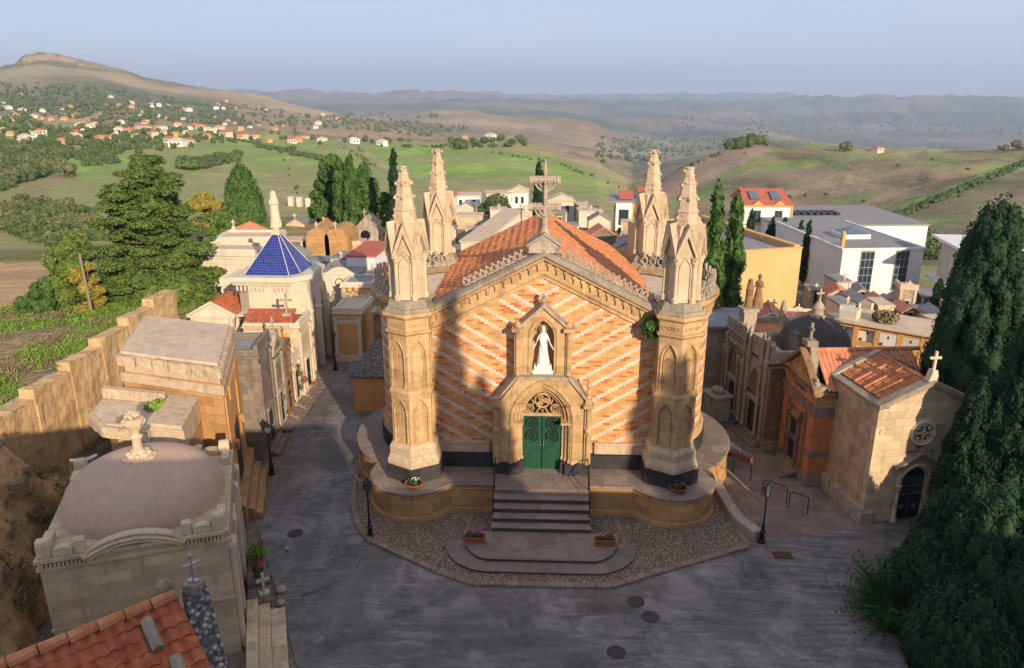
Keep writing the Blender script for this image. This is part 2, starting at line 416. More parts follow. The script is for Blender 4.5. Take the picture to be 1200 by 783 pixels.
# herringbone-stepped chevron brick of the facade
def _chev(name,mode):
    t=NT(name); tc=t.N('ShaderNodeTexCoord'); sp=t.N('ShaderNodeSeparateXYZ'); t.L(tc.outputs['Object'],sp.inputs[0])
    x=sp.outputs[0]; z=sp.outputs[2]
    if mode=='round':
        x=t.math('MULTIPLY',t.math('ARCTAN2',t.math('SUBTRACT',sp.outputs[1],4.2),t.math('SUBTRACT',t.math('ABSOLUTE',x),4.6)),4.)
    hc=.105; L=.35
    row=t.math('FLOOR',t.math('DIVIDE',z,hc))
    sh=t.math('MULTIPLY',t.math('MODULO',row,2),.5)
    cx=t.math('ADD',t.math('DIVIDE',x,L),sh); colm=t.math('FLOOR',cx)
    fx=t.math('FRACT',cx); fz=t.math('FRACT',t.math('DIVIDE',z,hc))
    if mode=='chev':
        cc=t.math('ABSOLUTE',t.math('SUBTRACT',t.math('ADD',colm,.5),sh))
        ph=t.math('SUBTRACT',row,t.math('MULTIPLY',cc,2.))
        fr=t.math('FRACT',t.math('DIVIDE',t.math('ADD',ph,140.2),7.)); wh=t.math('LESS_THAN',fr,.30)
    else:
        wh=t.math('LESS_THAN',t.math('FRACT',t.math('DIVIDE',row,6.)),.33)
    cb=t.N('ShaderNodeCombineXYZ'); t.L(colm,cb.inputs[0]); t.L(row,cb.inputs[1])
    wn=t.N('ShaderNodeTexWhiteNoise'); t.L(cb.outputs[0],wn.inputs['Vector'])
    red=t.mix(wn.outputs['Value'],(.57,.24,.08),(.76,.43,.18)); 
    red=t.mix(t.math('GREATER_THAN',wn.outputs['Value'],.87),red,(.50,.13,.04))
    whc=t.mix(wn.outputs['Value'],(.58,.50,.39),(.68,.60,.48))
    col=t.mix(wh,red,whc)
    mort=t.math('MAXIMUM',t.math('LESS_THAN',fx,.05),t.math('LESS_THAN',fz,.12))
    col=t.mix(t.math('MULTIPLY',mort,.55),col,(.55,.40,.26))
    w=t.wpos(); col=t.mix(t.ramp(t.noise(w,1.1,8,.75),.46,.7,0,.5),col,(.52,.34,.17)); 
    col=t.mix(t.ramp(t.noise(t.scale(w,1.5,1.5,.3),1.,4,.7),.52,.74,0,.55),col,(.28,.16,.08)); col=t.mix(t.ramp(t.noise(w,14,6,.8),.5,.8,0,.4),col,(.36,.2,.1))
    t.bump(t.math('ADD',t.math('SUBTRACT',1,mort),t.math('MULTIPLY',wn.outputs['Value'],.5)),.8,.012); return t.out(col,.9,.2)
M['chev']=_chev('chevron_brick','chev'); M['rbrick']=_chev('banded_brick','round')
def _brick():
    t=NT('red_brick'); br=t.N('ShaderNodeTexBrick'); t.L(t.wall(),br.inputs['Vector']); br.inputs['Scale'].default_value=1; br.inputs['Brick Width'].default_value=.26; br.inputs['Row Height'].default_value=.085; br.inputs['Mortar Size'].default_value=.008
    br.inputs['Color1'].default_value=(.44,.13,.045,1); br.inputs['Color2'].default_value=(.56,.20,.07,1); br.inputs['Mortar'].default_value=(.35,.2,.11,1)
    w=t.wpos(); col=t.mix(t.ramp(t.noise(w,2,6,.7),.5,.75,0,.6),br.outputs['Color'],(.10,.05,.03)); t.bump(br.outputs['Fac'],-.3,.01); return t.out(col,.9,.2)
M['brick']=_brick()
def _blue():
    t=NT('blue_glazed_tiles'); o=t.N('ShaderNodeTexCoord'); br=t.N('ShaderNodeTexBrick'); br.offset=0
    s=t.N('ShaderNodeSeparateXYZ'); t.L(o.outputs['Object'],s.inputs[0]); sn=t.N('ShaderNodeSeparateXYZ'); t.L(o.outputs['Normal'],sn.inputs[0])
    ax=t.math('GREATER_THAN',t.math('ABSOLUTE',sn.outputs[0]),t.math('ABSOLUTE',sn.outputs[1]))
    u=t.math('ADD',t.math('MULTIPLY',s.outputs[0],t.math('SUBTRACT',1,ax)),t.math('MULTIPLY',s.outputs[1],ax))
    c=t.N('ShaderNodeCombineXYZ'); t.L(u,c.inputs[0]); t.L(s.outputs[2],c.inputs[1]); t.L(c.outputs[0],br.inputs['Vector'])
    br.inputs['Scale'].default_value=1; br.inputs['Brick Width'].default_value=.2; br.inputs['Row Height'].default_value=.17; br.inputs['Mortar Size'].default_value=.012
    br.inputs['Color1'].default_value=(.006,.014,.13,1); br.inputs['Color2'].default_value=(.014,.030,.24,1); br.inputs['Mortar'].default_value=(.09,.11,.25,1)
    return t.out(br.outputs['Color'],.25,.6)
M['blue']=_blue()
# ---------------------------------------------------------------- foliage
_ico=None
def ico_pts():
    global _ico
    if _ico is None:
        bm=bmesh.new(); bmesh.ops.create_icosphere(bm,subdivisions=2,radius=1)
        _ico=(np.array([v.co[:] for v in bm.verts]),np.array([[v.index for v in f.verts] for f in bm.faces])); bm.free()
    return _ico
def leaf_mesh(name,clumps,mat,n,size,seed=1,core=.80,flat=0.,up=0.,aspect=1.6,parent=None,depth=.45):
    rg=np.random.RandomState(seed); C=np.array(clumps,float)
    wt=(C[:,3]*C[:,4]+C[:,4]*C[:,5]+C[:,3]*C[:,5]); wt/=wt.sum()
    k=rg.choice(len(C),n,p=wt)
    d=rg.normal(size=(n,3)); d/=np.linalg.norm(d,axis=1)[:,None]
    rad=1.08-depth*rg.rand(n)**2
    P=C[k,:3]+d*C[k,3:6]*rad[:,None]
    N=d*.9+rg.normal(size=(n,3))*.75; N[:,2]+=flat; N/=np.linalg.norm(N,axis=1)[:,None]
    A=rg.normal(size=(n,3)); A[:,2]+=up; T=np.cross(N,np.cross(A,N)); T/=np.maximum(np.linalg.norm(T,axis=1),1e-6)[:,None]
    B=np.cross(N,T); s=size*(.6+.8*rg.rand(n))[:,None]
    V=np.stack([P-T*s*aspect*.5,P+B*s*.5,P+T*s*aspect*.5,P-B*s*.5],1).reshape(-1,3)
    loops=[np.arange(4*n)]; tot=[np.full(n,4)]
    Vs=[V]; off=4*n
    if core:
        iv,fi=ico_pts()
        for c in C:
            q=c[:3]+iv*c[3:6]*core*(1+.12*np.sin(iv*7+c[0]*3+c[2]))
            Vs.append(q); loops.append((fi+off).reshape(-1)); tot.append(np.full(len(fi),3)); off+=len(iv)
    V=np.concatenate(Vs); Lp=np.concatenate(loops); Tt=np.concatenate(tot)
    me=bpy.data.meshes.new(name); me.vertices.add(len(V)); me.vertices.foreach_set('co',V.reshape(-1).astype(np.float32))
    me.loops.add(len(Lp)); me.loops.foreach_set('vertex_index',Lp.astype(np.int32))
    me.polygons.add(len(Tt)); st=np.concatenate([[0],np.cumsum(Tt)[:-1]]); me.polygons.foreach_set('loop_start',st.astype(np.int32))
    me.update(calc_edges=True); me.validate(); me.materials.append(mat)
    o=bpy.data.objects.new(name,me); COL.objects.link(o); o.parent=parent
    return o
def cypress(loc,h,r,label,group='cypress trees in the cemetery',mat='cypl',n=5000,size=.22,seed=1,base=.06,round_top=.0,lumps=60):
    t=empty('cypress_tree',loc,label=label,cat='cypress tree',group=group); rg=random.Random(seed)
    cl=[]
    def prof(u): return r*min(1,(.55+2.2*u))*(1-u)**(.42 if round_top else .62) if u>0 else r*.5
    K=9
    for i in range(K):
        u=(i+.5)/K; z=h*(base+(1-base)*u); q=prof(u); cl.append((0,0,z,q*.8,q*.8,h/K*.95))
    for i in range(lumps):
        u=rg.random()**1.1*.97; q=prof(u); a=rg.random()*2*PI; z=h*(base+(1-base)*u); s=r*(rg.uniform(.22,.38) if lumps<200 else rg.uniform(.10,.24))*(1-.35*u); e_=.74 if lumps<200 else rg.uniform(.78,1.0)
        cl.append((q*e_*math.cos(a),q*e_*math.sin(a),z,s,s,s*rg.uniform(1.5,3.0)))
    leaf_mesh('crown',cl,M[mat],n,size,seed,up=2.2,aspect=2.6,depth=.55,parent=t)
    MB().tube([(0,0,-.3),(0,0,h*.5),(0,0,h*.9)],r*.16+.05,7,.04).build('trunk',M['bark'],t)
    return t
def broad(loc,h,w,label,cat='tree',name='broadleaf_tree',group=None,mat='bush',n=6000,size=.3,seed=1,clumps=26,low=.25,flat=0,core=.8,lean=0):
    t=empty(name,loc,label=label,cat=cat,group=group); rg=random.Random(seed); cl=[]; m=MB()
    m.tube([(0,0,-.4),(lean*.3,0,h*.3),(lean*.7,0,h*.6)],.035*h*.6+.05,8,.04*h*.3)
    for i in range(clumps):
        u=rg.random(); a=rg.random()*2*PI; zz=h*(low+(1-low)*u); env=w/2*math.sqrt(max(.08,1-((u-.38)/.68)**2)); q=env*rg.random()**.5*.8
        s=w*rg.uniform(.10,.20); cl.append((q*math.cos(a)+lean*u,q*math.sin(a),zz-s*.4,s,s,s*(.6 if flat else .85)))
        if i%2==0: m.tube([(lean*.4*u,0,h*.25+h*.3*u),(q*.6*math.cos(a),q*.6*math.sin(a),zz-s*1.2),(q*math.cos(a),q*math.sin(a),zz-s*.3)],.03+.008*h,5,.02)
    leaf_mesh('crown',cl,M[mat],n,size,seed,core=core,flat=flat,parent=t); m.build('trunk',M['bark'],t)
    return t

# ---------------------------------------------------------------- terrain: far ridges surveyed by bearing, height angle and distance
XS=[-300,-150,0,15,25,45,60,100,150,165,180,200,240,300,340,400,450,500,560,600,640,680,700,740,770,800,850,880,940,1000,1080,1120,1200,1350,1500]
def col(**k):   # expand sparse dict over XS
    ks=sorted((int(a[1:]) if a[0]=='p' else -int(a[1:]),b) for a,b in k.items()); return np.interp(XS,[q[0] for q in ks],[q[1] for q in ks])
KN=[ # (distance, pixel row)
 (col(p0=105,p300=100,p600=105,p900=95,p1200=100), col(p0=308,p200=300,p300=262,p600=262,p720=270,p800=300,p900=330,p1200=345)),
 (col(p0=150,p300=130,p600=150,p900=130,p1200=150), col(p0=292,p200=285,p300=256,p600=258,p720=266,p800=296,p900=318,p1200=325)),
 (col(p0=230,p600=230,p1200=230), col(p0=262,p200=258,p300=252,p600=256,p740=262,p800=292,p900=302,p1080=305,p1200=305)),
 (col(p0=480,p400=470,p700=400,p800=420,p1200=430), col(p0=200,p200=200,p300=196,p400=200,p500=204,p600=208,p700=220,p740=232,p800=240,p900=236,p1000=240,p1200=242)),
 (col(p0=900,p300=850,p500=750,p640=680,p740=520,p770=520,p900=640,p1200=760), col(p0=150,p200=157,p300=166,p400=163,p450=168,p500=167,p560=166,p600=169,p640=178,p700=198,p740=222,p770=214,p800=196,p850=175,p880=165,p940=171,p1000=172,p1200=176)),
 (col(p0=1200,p300=1050,p500=900,p700=760,p770=700,p900=850,p1200=1000), col(p0=137,p200=148,p300=158,p400=167,p500=176,p600=180,p700=207,p740=226,p770=220,p800=203,p880=176,p1000=181,p1200=186)),
 (col(p0=1600,p600=1600,p1200=1700), col(p0=126,p100=125,p200=137,p300=147,p400=155,p500=161,p600=166,p700=186,p740=205,p800=196,p880=178,p1000=184,p1200=190)),
 (col(p0=2300,p600=2300,p1200=2400), col(m150=110,p0=98,p60=92,p100=96,p200=115,p300=131,p400=143,p500=149,p600=157,p700=176,p740=186,p800=184,p880=174,p1000=180,p1200=184)),
 (col(p0=2940,p600=3100,p1200=3250), col(m300=113,m150=106,p0=80,p25=74,p45=70,p100=77,p150=84,p165=88,p200=95,p240=100,p300=114,p340=124,p400=134,p450=139,p500=132,p560=131,p600=136,p640=139,p680=143,p700=150,p740=163,p800=170,p850=162,p910=155,p1000=177,p1200=183)),
 (col(p0=3000,p600=3200,p1200=3300), col(m300=112,m150=104,p0=77,p15=74,p25=65,p45=61,p60=62,p100=69,p150=77,p165=84,p180=89,p200=92,p240=98,p300=111,p340=122,p400=133,p450=138,p500=129,p560=127,p600=131,p640=134,p680=137,p700=146,p740=160,p800=168,p850=160,p880=154,p910=152,p940=160,p1000=175,p1200=182)),
 (col(p0=3300,p600=3500,p1200=3600), col(m300=118,p0=88,p60=70,p150=86,p240=106,p340=129,p400=139,p450=143,p500=140,p600=143,p700=156,p800=171,p910=162,p1000=178,p1200=184)),
 (col(p0=5000,p600=5000,p1200=5000), col(p0=125,p400=135,p500=132,p600=136,p700=144,p800=150,p900=157,p1000=168,p1200=172)),
 (col(p0=8000,p600=8000,p1200=7500), col(p0=118,p400=120,p500=117,p600=120,p700=121,p800=126,p900=134,p1000=140,p1200=140)),
 (col(p0=10500,p600=10500,p1200=9500), col(p0=118,p300=114,p340=109,p380=113,p400=110,p450=107,p500=108,p600=110,p700=111,p800=114,p850=116,p900=115,p940=113,p980=111,p1000=114,p1080=111,p1120=113,p1200=116,p1350=114,p1500=118)),
 (col(p0=12500,p600=12500,p1200=12500), col(p0=122,p600=118,p1200=124)),
 (col(p0=15500,p600=15500,p1200=15500), col(p0=112,p300=104,p340=105,p400=107,p700=109,p800=110,p850=107,p880=108,p920=112,p1200=114)),
]
KR=np.stack([a for a,b in KN]); KP=np.stack([b for a,b in KN])
def _te(a,py):
    k=(391.5-py)/F; return np.cos(a)*(k*math.cos(CP)-math.sin(CP))/(math.cos(CP)+k*math.sin(CP))
def _hash(ix,iy,s): 
    n=(ix*374761393+iy*668265263+s*974711)&0x7fffffff; n=(n^(n>>13))*1274126177&0x7fffffff; return (n&0xffff)/65535.
def vnoise(x,y,s=0):
    ix=np.floor(x).astype(np.int64); iy=np.floor(y).astype(np.int64); fx=x-ix; fy=y-iy; fx=fx*fx*(3-2*fx); fy=fy*fy*(3-2*fy)
    return (_hash(ix,iy,s)*(1-fx)+_hash(ix+1,iy,s)*fx)*(1-fy)+(_hash(ix,iy+1,s)*(1-fx)+_hash(ix+1,iy+1,s)*fx)*fy
def fbm(x,y,o=5,s=0):
    a=0;w=.5;t=0
    for i in range(o): a=a+w*vnoise(x*2**i,y*2**i,s+i); t+=w; w*=.52
    return a/t-.5
def near_z(x,y):
    """cemetery terrace is level; outside the left wall the ground is higher"""
    s=np.clip((-26.4-x)/1.2,0,1); s2=np.clip((60-y)/45,0,1)
    left=s*(3.4*s2-.6*(1-s2)*0)
    gully=np.clip((-20-x)/2,0,1)*np.clip((x+26.4)/.6+1,0,1)*0
    return left-.06+gully
def height(x,y,noise=True):
    x=np.asarray(x,float); y=np.asarray(y,float)
    dx=x-CAM[0]; dy=y-CAM[1]; r=np.hypot(dx,dy)+1e-6
    az=np.arctan2(dx,dy)+CY; azc=np.clip(az,-.72,.72)
    te=[]; rr=[]
    for k in range(len(KN)):
        px=600+F*np.tan(azc)/math.cos(CP)
        for _ in range(2):
            py=np.interp(px,XS,KP[k]); t=_te(azc,py); px=600+F*np.sin(azc)/(np.cos(azc)*math.cos(CP)-t*math.sin(CP))
        te.append(t); rr.append(np.interp(px,XS,KR[k]))
    te=np.array(te); rr=np.array(rr)
    zn=near_z(x,y)
    r0=rr[0]*.82
    out=zn.copy()
    # between r0 and first knot blend to surveyed line
    u=np.clip((r-r0)/(rr[0]-r0),0,1); u=u*u*(3-2*u)
    z1=CAM[2]+rr[0]*te[0]
    out=np.where(r>r0,zn*(1-u)+z1*u,out)
    for k in range(len(KN)-1):
        a=rr[k]; b=rr[k+1]; w=np.clip((1/a-1/np.maximum(r,1e-3))/(1/a-1/b),0,1)
        ws=w
        tt=te[k]*(1-ws)+te[k+1]*ws
        out=np.where((r>=a)&(r<b),CAM[2]+r*tt,out)
    out=np.where(r>=rr[-1],CAM[2]+rr[-1]*te[-1]-(r-rr[-1])*.05,out)
    if noise:
        amp=np.clip((r-rr[0])/250,0,1)
        out=out+amp*(fbm(x/120.,y/120.,6,3)*np.minimum(r*.026,32)-np.abs(fbm(x/70.,y/90.,5,13))*np.minimum(r*.024,18)*(r<1500)+fbm(x/1100.,y/1100.,6,9)*np.clip((r-3600)*.03,0,260))
        out=out-np.where(r>1800,np.abs(fbm(x/700.,y/700.,6,21))*np.minimum((r-1800)*.045,330),0)*np.where((r<3000)&(az<-.1),.3,1)
    return out
def hit(px,py,r0=60,r1=14000):
    """first place on the ground seen in this direction"""
    d=[_f[i]+(px-600)/F*_r[i]-(py-391.5)/F*_u[i] for i in range(3)]; hl=math.hypot(d[0],d[1])
    rr=np.geomspace(r0,r1,700); X=CAM[0]+d[0]/hl*rr; Y=CAM[1]+d[1]/hl*rr; Z=CAM[2]+d[2]/hl*rr
    g=height(X,Y); b=np.where(Z<g)[0]
    if len(b)==0: return None
    i=b[0]
    if i>0:
        f=(Z[i-1]-g[i-1])/((Z[i-1]-g[i-1])-(Z[i]-g[i])); x=X[i-1]+(X[i]-X[i-1])*f; y=Y[i-1]+(Y[i]-Y[i-1])*f
    else: x,y=X[0],Y[0]
    return Vector((x,y,float(height(np.array([x]),np.array([y]))[0])))
def inpoly(px,py,poly):
    c=np.zeros(px.shape,bool); n=len(poly)
    for i in range(n):
        x0,y0=poly[i]; x1,y1=poly[(i+1)%n]
        if y0==y1: continue
        c^=((y0>py)!=(y1>py))&(px<(x1-x0)*(py-y0)/(y1-y0)+x0)
    return c
def build_terrain():
    azs=np.concatenate([np.linspace(-PI,-.8,24)[:-1],np.linspace(-.8,-.64,24)[:-1],np.linspace(-.64,.64,620),np.linspace(.64,.8,24)[1:],np.linspace(.8,PI,24)[1:-1]])-CY
    # radii: fine where ground faces the viewer
    rs=np.concatenate([[0.5,6,12,18,24],np.linspace(28,84,50),np.geomspace(85,260,70)[0:],np.geomspace(262,1100,150),np.geomspace(1110,3400,110),np.geomspace(3450,17000,90)])
    A,Rr=np.meshgrid(azs,rs); X=CAM[0]+np.sin(A)*Rr; Y=CAM[1]+np.cos(A)*Rr; Z=height(X,Y)
    nr,na=X.shape
    V=np.stack([X,Y,Z],-1).reshape(-1,3)
    i=np.arange((nr-1)*na).reshape(nr-1,na); j=np.roll(i,-1,1)
    Fc=np.stack([i,j,j+na,i+na],-1).reshape(-1,4)
    me=bpy.data.meshes.new('ground'); me.vertices.add(len(V)); me.vertices.foreach_set('co',V.reshape(-1).astype(np.float32))
    me.loops.add(Fc.size); me.loops.foreach_set('vertex_index',Fc.reshape(-1).astype(np.int32)); me.polygons.add(len(Fc)); me.polygons.foreach_set('loop_start',(np.arange(len(Fc))*4).astype(np.int32))
    me.update(calc_edges=True); me.polygons.foreach_set('use_smooth',[True]*len(Fc))
    # land cover by field
    dx=X-CAM[0];dy=Y-CAM[1];dz=Z-CAM[2]; dep=dx*_f[0]+dy*_f[1]+dz*_f[2]; dep=np.where(dep<1,1e9,dep)
    px=600+F*(dx*_r[0]+dy*_r[1])/dep; py=391.5-F*(dx*_u[0]+dy*_u[1]+dz*_u[2])/dep
    G=np.array((.28,.35,.10)); T=np.array((.46,.35,.21)); O=np.array((.50,.33,.20)); BG=np.array((.25,.50,.075)); DK=np.array((.13,.15,.08)); PB=np.array((.30,.215,.165)); MT=np.array((.30,.26,.18))
    m1=np.clip((fbm(X/260,Y/260,6,5)*3.2+.5),0,1)[...,None]; m2=np.clip(fbm(X/60,Y/60,5,8)*3+.5,0,1)[...,None]; m3=np.clip(fbm(X/900,Y/900,5,12)*3.5+.5,0,1)[...,None]
    st=np.clip(fbm((X+Y*.6)/220,(Y-X*.6)/28,5,31)*4+.5,0,1)[...,None]
    C=G*(1-m1*.55)+T*m1*.55; C=C*(1-.35*m2)+(C*.6+T*.3)*.35*m2
    r=Rr[...,None]
    right=((px>735)&(Rr>180)&(Rr<1050))[...,None]
    C=np.where(right,(G*.78*(1-st*.85)+(PB*.8)*st*.85)*(.6+.65*m2),C)
    rt=inpoly(px,py,[(730,232),(800,192),(880,163),(905,175),(760,245)])[...,None]; C=np.where(rt,PB*1.15*(.8+.3*m2),C)
    far=(Rr>1050)[...,None]; C=np.where(far,(T*.9*(1-m3)+DK*m3)*(.8+.4*m1),C)
    far2=(Rr>4500)[...,None]; C=np.where(far2,(np.array((.25,.19,.14))*(1-m3)+np.array((.07,.11,.08))*m3),C)
    m4=np.clip(fbm(X/26,Y/26,6,61)*3.5+.5,0,1)[...,None]; m5=np.clip(fbm((X-Y*.4)/170,(Y+X*.4)/24,5,71)*5+.4,0,1)[...,None]
    def paint(poly,c,k=.85,vary=.25):
        nonlocal C
        q=inpoly(px+10*fbm(X/30,Y/30,3,77),py+4*fbm(X/30,Y/30,3,78),poly)[...,None]&(r<4500)
        kk=k*(1-.6*m5*(vary>.2)); C=np.where(q,C*(1-kk)+np.array(c)*kk*(1-vary/2+vary*m4),C)
    paint([(-10,305),(118,305),(70,345),(40,372),(-10,378)],(.62,.38,.20),.95,.2)     # ploughed field by the wall
    paint([(-10,292),(120,292),(110,306),(-10,308)],(.20,.24,.07),.7)
    paint([(0,232),(60,205),(85,200),(78,212),(0,250)],(.36,.25,.17),.7)             # track
    paint([(85,205),(160,190),(165,196),(95,212)],BG,.2)
    paint([(85,192),(95,178),(140,165),(160,180),(158,190),(100,200),(83,200)],BG,.85)
    paint([(62,205),(70,172),(90,170),(88,195)],BG,.5)
    paint([(150,180),(165,178),(172,190),(160,192)],O,.7)
    paint([(230,160),(300,165),(400,180),(460,172),(560,172),(620,182),(700,210),(560,205),(420,205),(300,195)],BG*.9,.6)
    paint([(250,170),(300,190),(330,240),(260,250),(225,200)],BG*.8,.45)
    paint([(230,195),(290,185),(360,240),(300,246),(250,235)],T,.45)
    paint([(380,170),(480,240),(560,252),(700,240),(735,222),(640,180),(560,172)],BG*.75,.5)
    paint([(480,220),(560,212),(640,235),(560,250),(500,246)],T,.35)
    paint([(395,166),(420,166),(478,214),(470,224),(430,196)],T,.5)
    paint([(560,172),(600,178),(720,220),(690,224),(610,200)],BG,.45)
    paint([(270,128),(330,123),(430,145),(520,160),(440,165),(300,150)],O,.8)
    paint([(30,133),(120,131),(150,140),(60,145)],O,.8); paint([(120,130),(170,128),(185,134),(130,137)],O,.7)
    paint([(480,160),(540,168),(700,190),(760,198),(700,180),(600,160)],O*.8,.6)
    paint([(430,142),(620,160),(740,180),(760,165),(690,140),(640,150),(560,150)],(.28,.20,.14),.6)
    paint([(25,67),(60,61),(150,77),(165,86),(100,78),(60,70),(25,74)],(.50,.33,.20),.85)
    paint([(0,80),(60,80),(60,110),(20,112),(-20,90)],MT*1.2,.5)
    paint([(150,95),(250,102),(340,124),(280,124)],(.30,.22,.15),.5)
    paint([(640,136),(680,138),(700,160),(670,170),(650,150)],(.33,.20,.13),.6)
    paint([(570,130),(590,132),(600,150),(575,150)],(.42,.30,.20),.6)
    paint([(960,275),(1150,205),(1210,190),(1210,196),(1160,210),(1010,265),(985,285)],(.17,.34,.06),.8)   # bright strip on the right slope
    paint([(930,285),(1110,215),(1190,190),(1200,190),(1140,208),(985,270),(960,290)],(.05,.075,.035),.6)
    paint([(1030,290),(1080,240),(1170,205),(1210,200),(1150,240),(1090,300)],(.13,.20,.06),.45)
    paint([(1060,300),(1140,240),(1210,215),(1210,260),(1120,310)],PB,.5)
    paint([(990,190),(1040,186),(1080,190),(1050,200),(1000,200)],(.09,.13,.05),.5)
    paint([(940,172),(1000,172),(960,182),(900,172)],(.35,.26,.17),.5)
    paint([(875,165),(915,166),(960,178),(925,176)],(.04,.05,.035),.4)
    for pl,c_ in (([(392,165),(399,164),(482,216),(474,220)],(.34,.27,.15)),([(300,168),(303,166),(395,188),(393,191)],(.07,.12,.04)),([(232,190),(236,188),(300,232),(292,235)],(.36,.29,.18)),([(420,172),(423,171),(436,205),(430,207)],(.07,.13,.04)),([(320,196),(324,195),(352,236),(346,238)],(.40,.32,.20)),([(470,205),(560,215),(640,228),(560,220)],(.40,.31,.19)),([(600,214),(640,205),(660,212),(620,226)],(.36,.30,.15)),([(330,180),(390,205),(400,222),(350,200)],(.40,.33,.19)),
        ([(800,262),(880,232),(960,215),(1080,196),(1080,200),(960,222),(880,242)],(.34,.24,.18)),([(1000,232),(1060,214),(1140,196),(1150,200),(1070,222),(1010,242)],(.34,.23,.18)),([(780,240),(850,205),(940,188),(945,194),(860,216),(790,250)],(.15,.24,.07)),([(880,262),(960,240),(1030,220),(1035,228),(960,255)],(.14,.24,.06)),([(960,186),(985,190),(1000,200),(980,202)],(.09,.19,.05)),([(840,250),(900,236),(905,244),(850,262)],(.24,.15,.12))):
        paint(pl,c_,.75,.3)
    # near ground
    nr_=(Rr<105)[...,None]; lf=((X<-26)&(Rr<140))[...,None]
    gm=np.clip(fbm(X/7,Y/7,5,41)*4+.55,0,1)[...,None]
    C=np.where(nr_&~lf,np.array((.26,.21,.16))*(.8+.3*m2),C)
    q=inpoly(px,py,[(-10,305),(118,305),(70,345),(40,372),(-10,378)])[...,None]
    C=np.where(lf&~q,np.array((.13,.21,.03))*gm+np.array((.30,.22,.12))*(1-gm),C)
    ca=me.color_attributes.new('cover','FLOAT_COLOR','POINT'); ca.data.foreach_set('color',np.concatenate([C.reshape(-1,3),np.ones((C.size//3,1))],1).reshape(-1).astype(np.float32))
    t=NT('land_cover'); a=t.N('ShaderNodeVertexColor'); a.layer_name='cover'; w=t.wpos()
    col=t.mix(t.ramp(t.noise(w,.12,9,.75),.3,.7,0,.55),a.outputs[0],t.mix(1.,a.outputs[0],(.50,.55,.5),'MULTIPLY'))
    col=t.mix(t.ramp(t.noise(w,.022,10,.8),.42,.62,0,.45),col,(.36,.27,.16))
    col=t.mix(t.ramp(t.noise(w,1.4,6,.7),.45,.7,0,.35),col,t.mix(1.,a.outputs[0],(1.35,1.25,1.1),'MULTIPLY'))
    t.bump(t.math('ADD',t.math('MULTIPLY',t.noise(w,.8,6,.7),.3),t.math('MULTIPLY',t.noise(w,.045,8,.72),7.)),.75,1.); t.out(col,.95,.1); me.materials.append(t.mat)
    o=bpy.data.objects.new('ground',me); COL.objects.link(o); tag(o,kind='structure'); return o
# ---------------------------------------------------------------- church
def hexa(R_,a0,cx=0,cy=0,n=6): return [(cx+R_*math.cos(a0+2*PI*i/n),cy+R_*math.sin(a0+2*PI*i/n)) for i in range(n)]
church=empty('church',(0,0,0),label='large sandstone church with chevron brick front, four pinnacled towers and red tiled roof',cat='church')
LZ=1.6
# front wall (pentagon)
m=MB(); m.xz([(-5.6,LZ),(5.6,LZ),(5.6,9.2),(0,12.15),(-5.6,9.2)],0,.6); m.build('front_wall',M['chev'],church)
m=MB(); m.box(-5.6,-2.6,-.16,0.,LZ+.75,2.85); m.box(2.6,5.6,-.16,0.,LZ+.75,2.85); m.box(-5.6,-2.6,-.22,0,2.85,2.97); m.box(2.6,5.6,-.22,0,2.85,2.97)
m.build('wall_base',M['weathw'],church,bevel=.02)
m=MB(); m.box(-5.6,-2.3,-.3,0.,LZ,LZ+.75); m.box(2.3,5.6,-.3,0.,LZ,LZ+.75); m.build('dark_plinth',M['darkst'],church,bevel=.02)
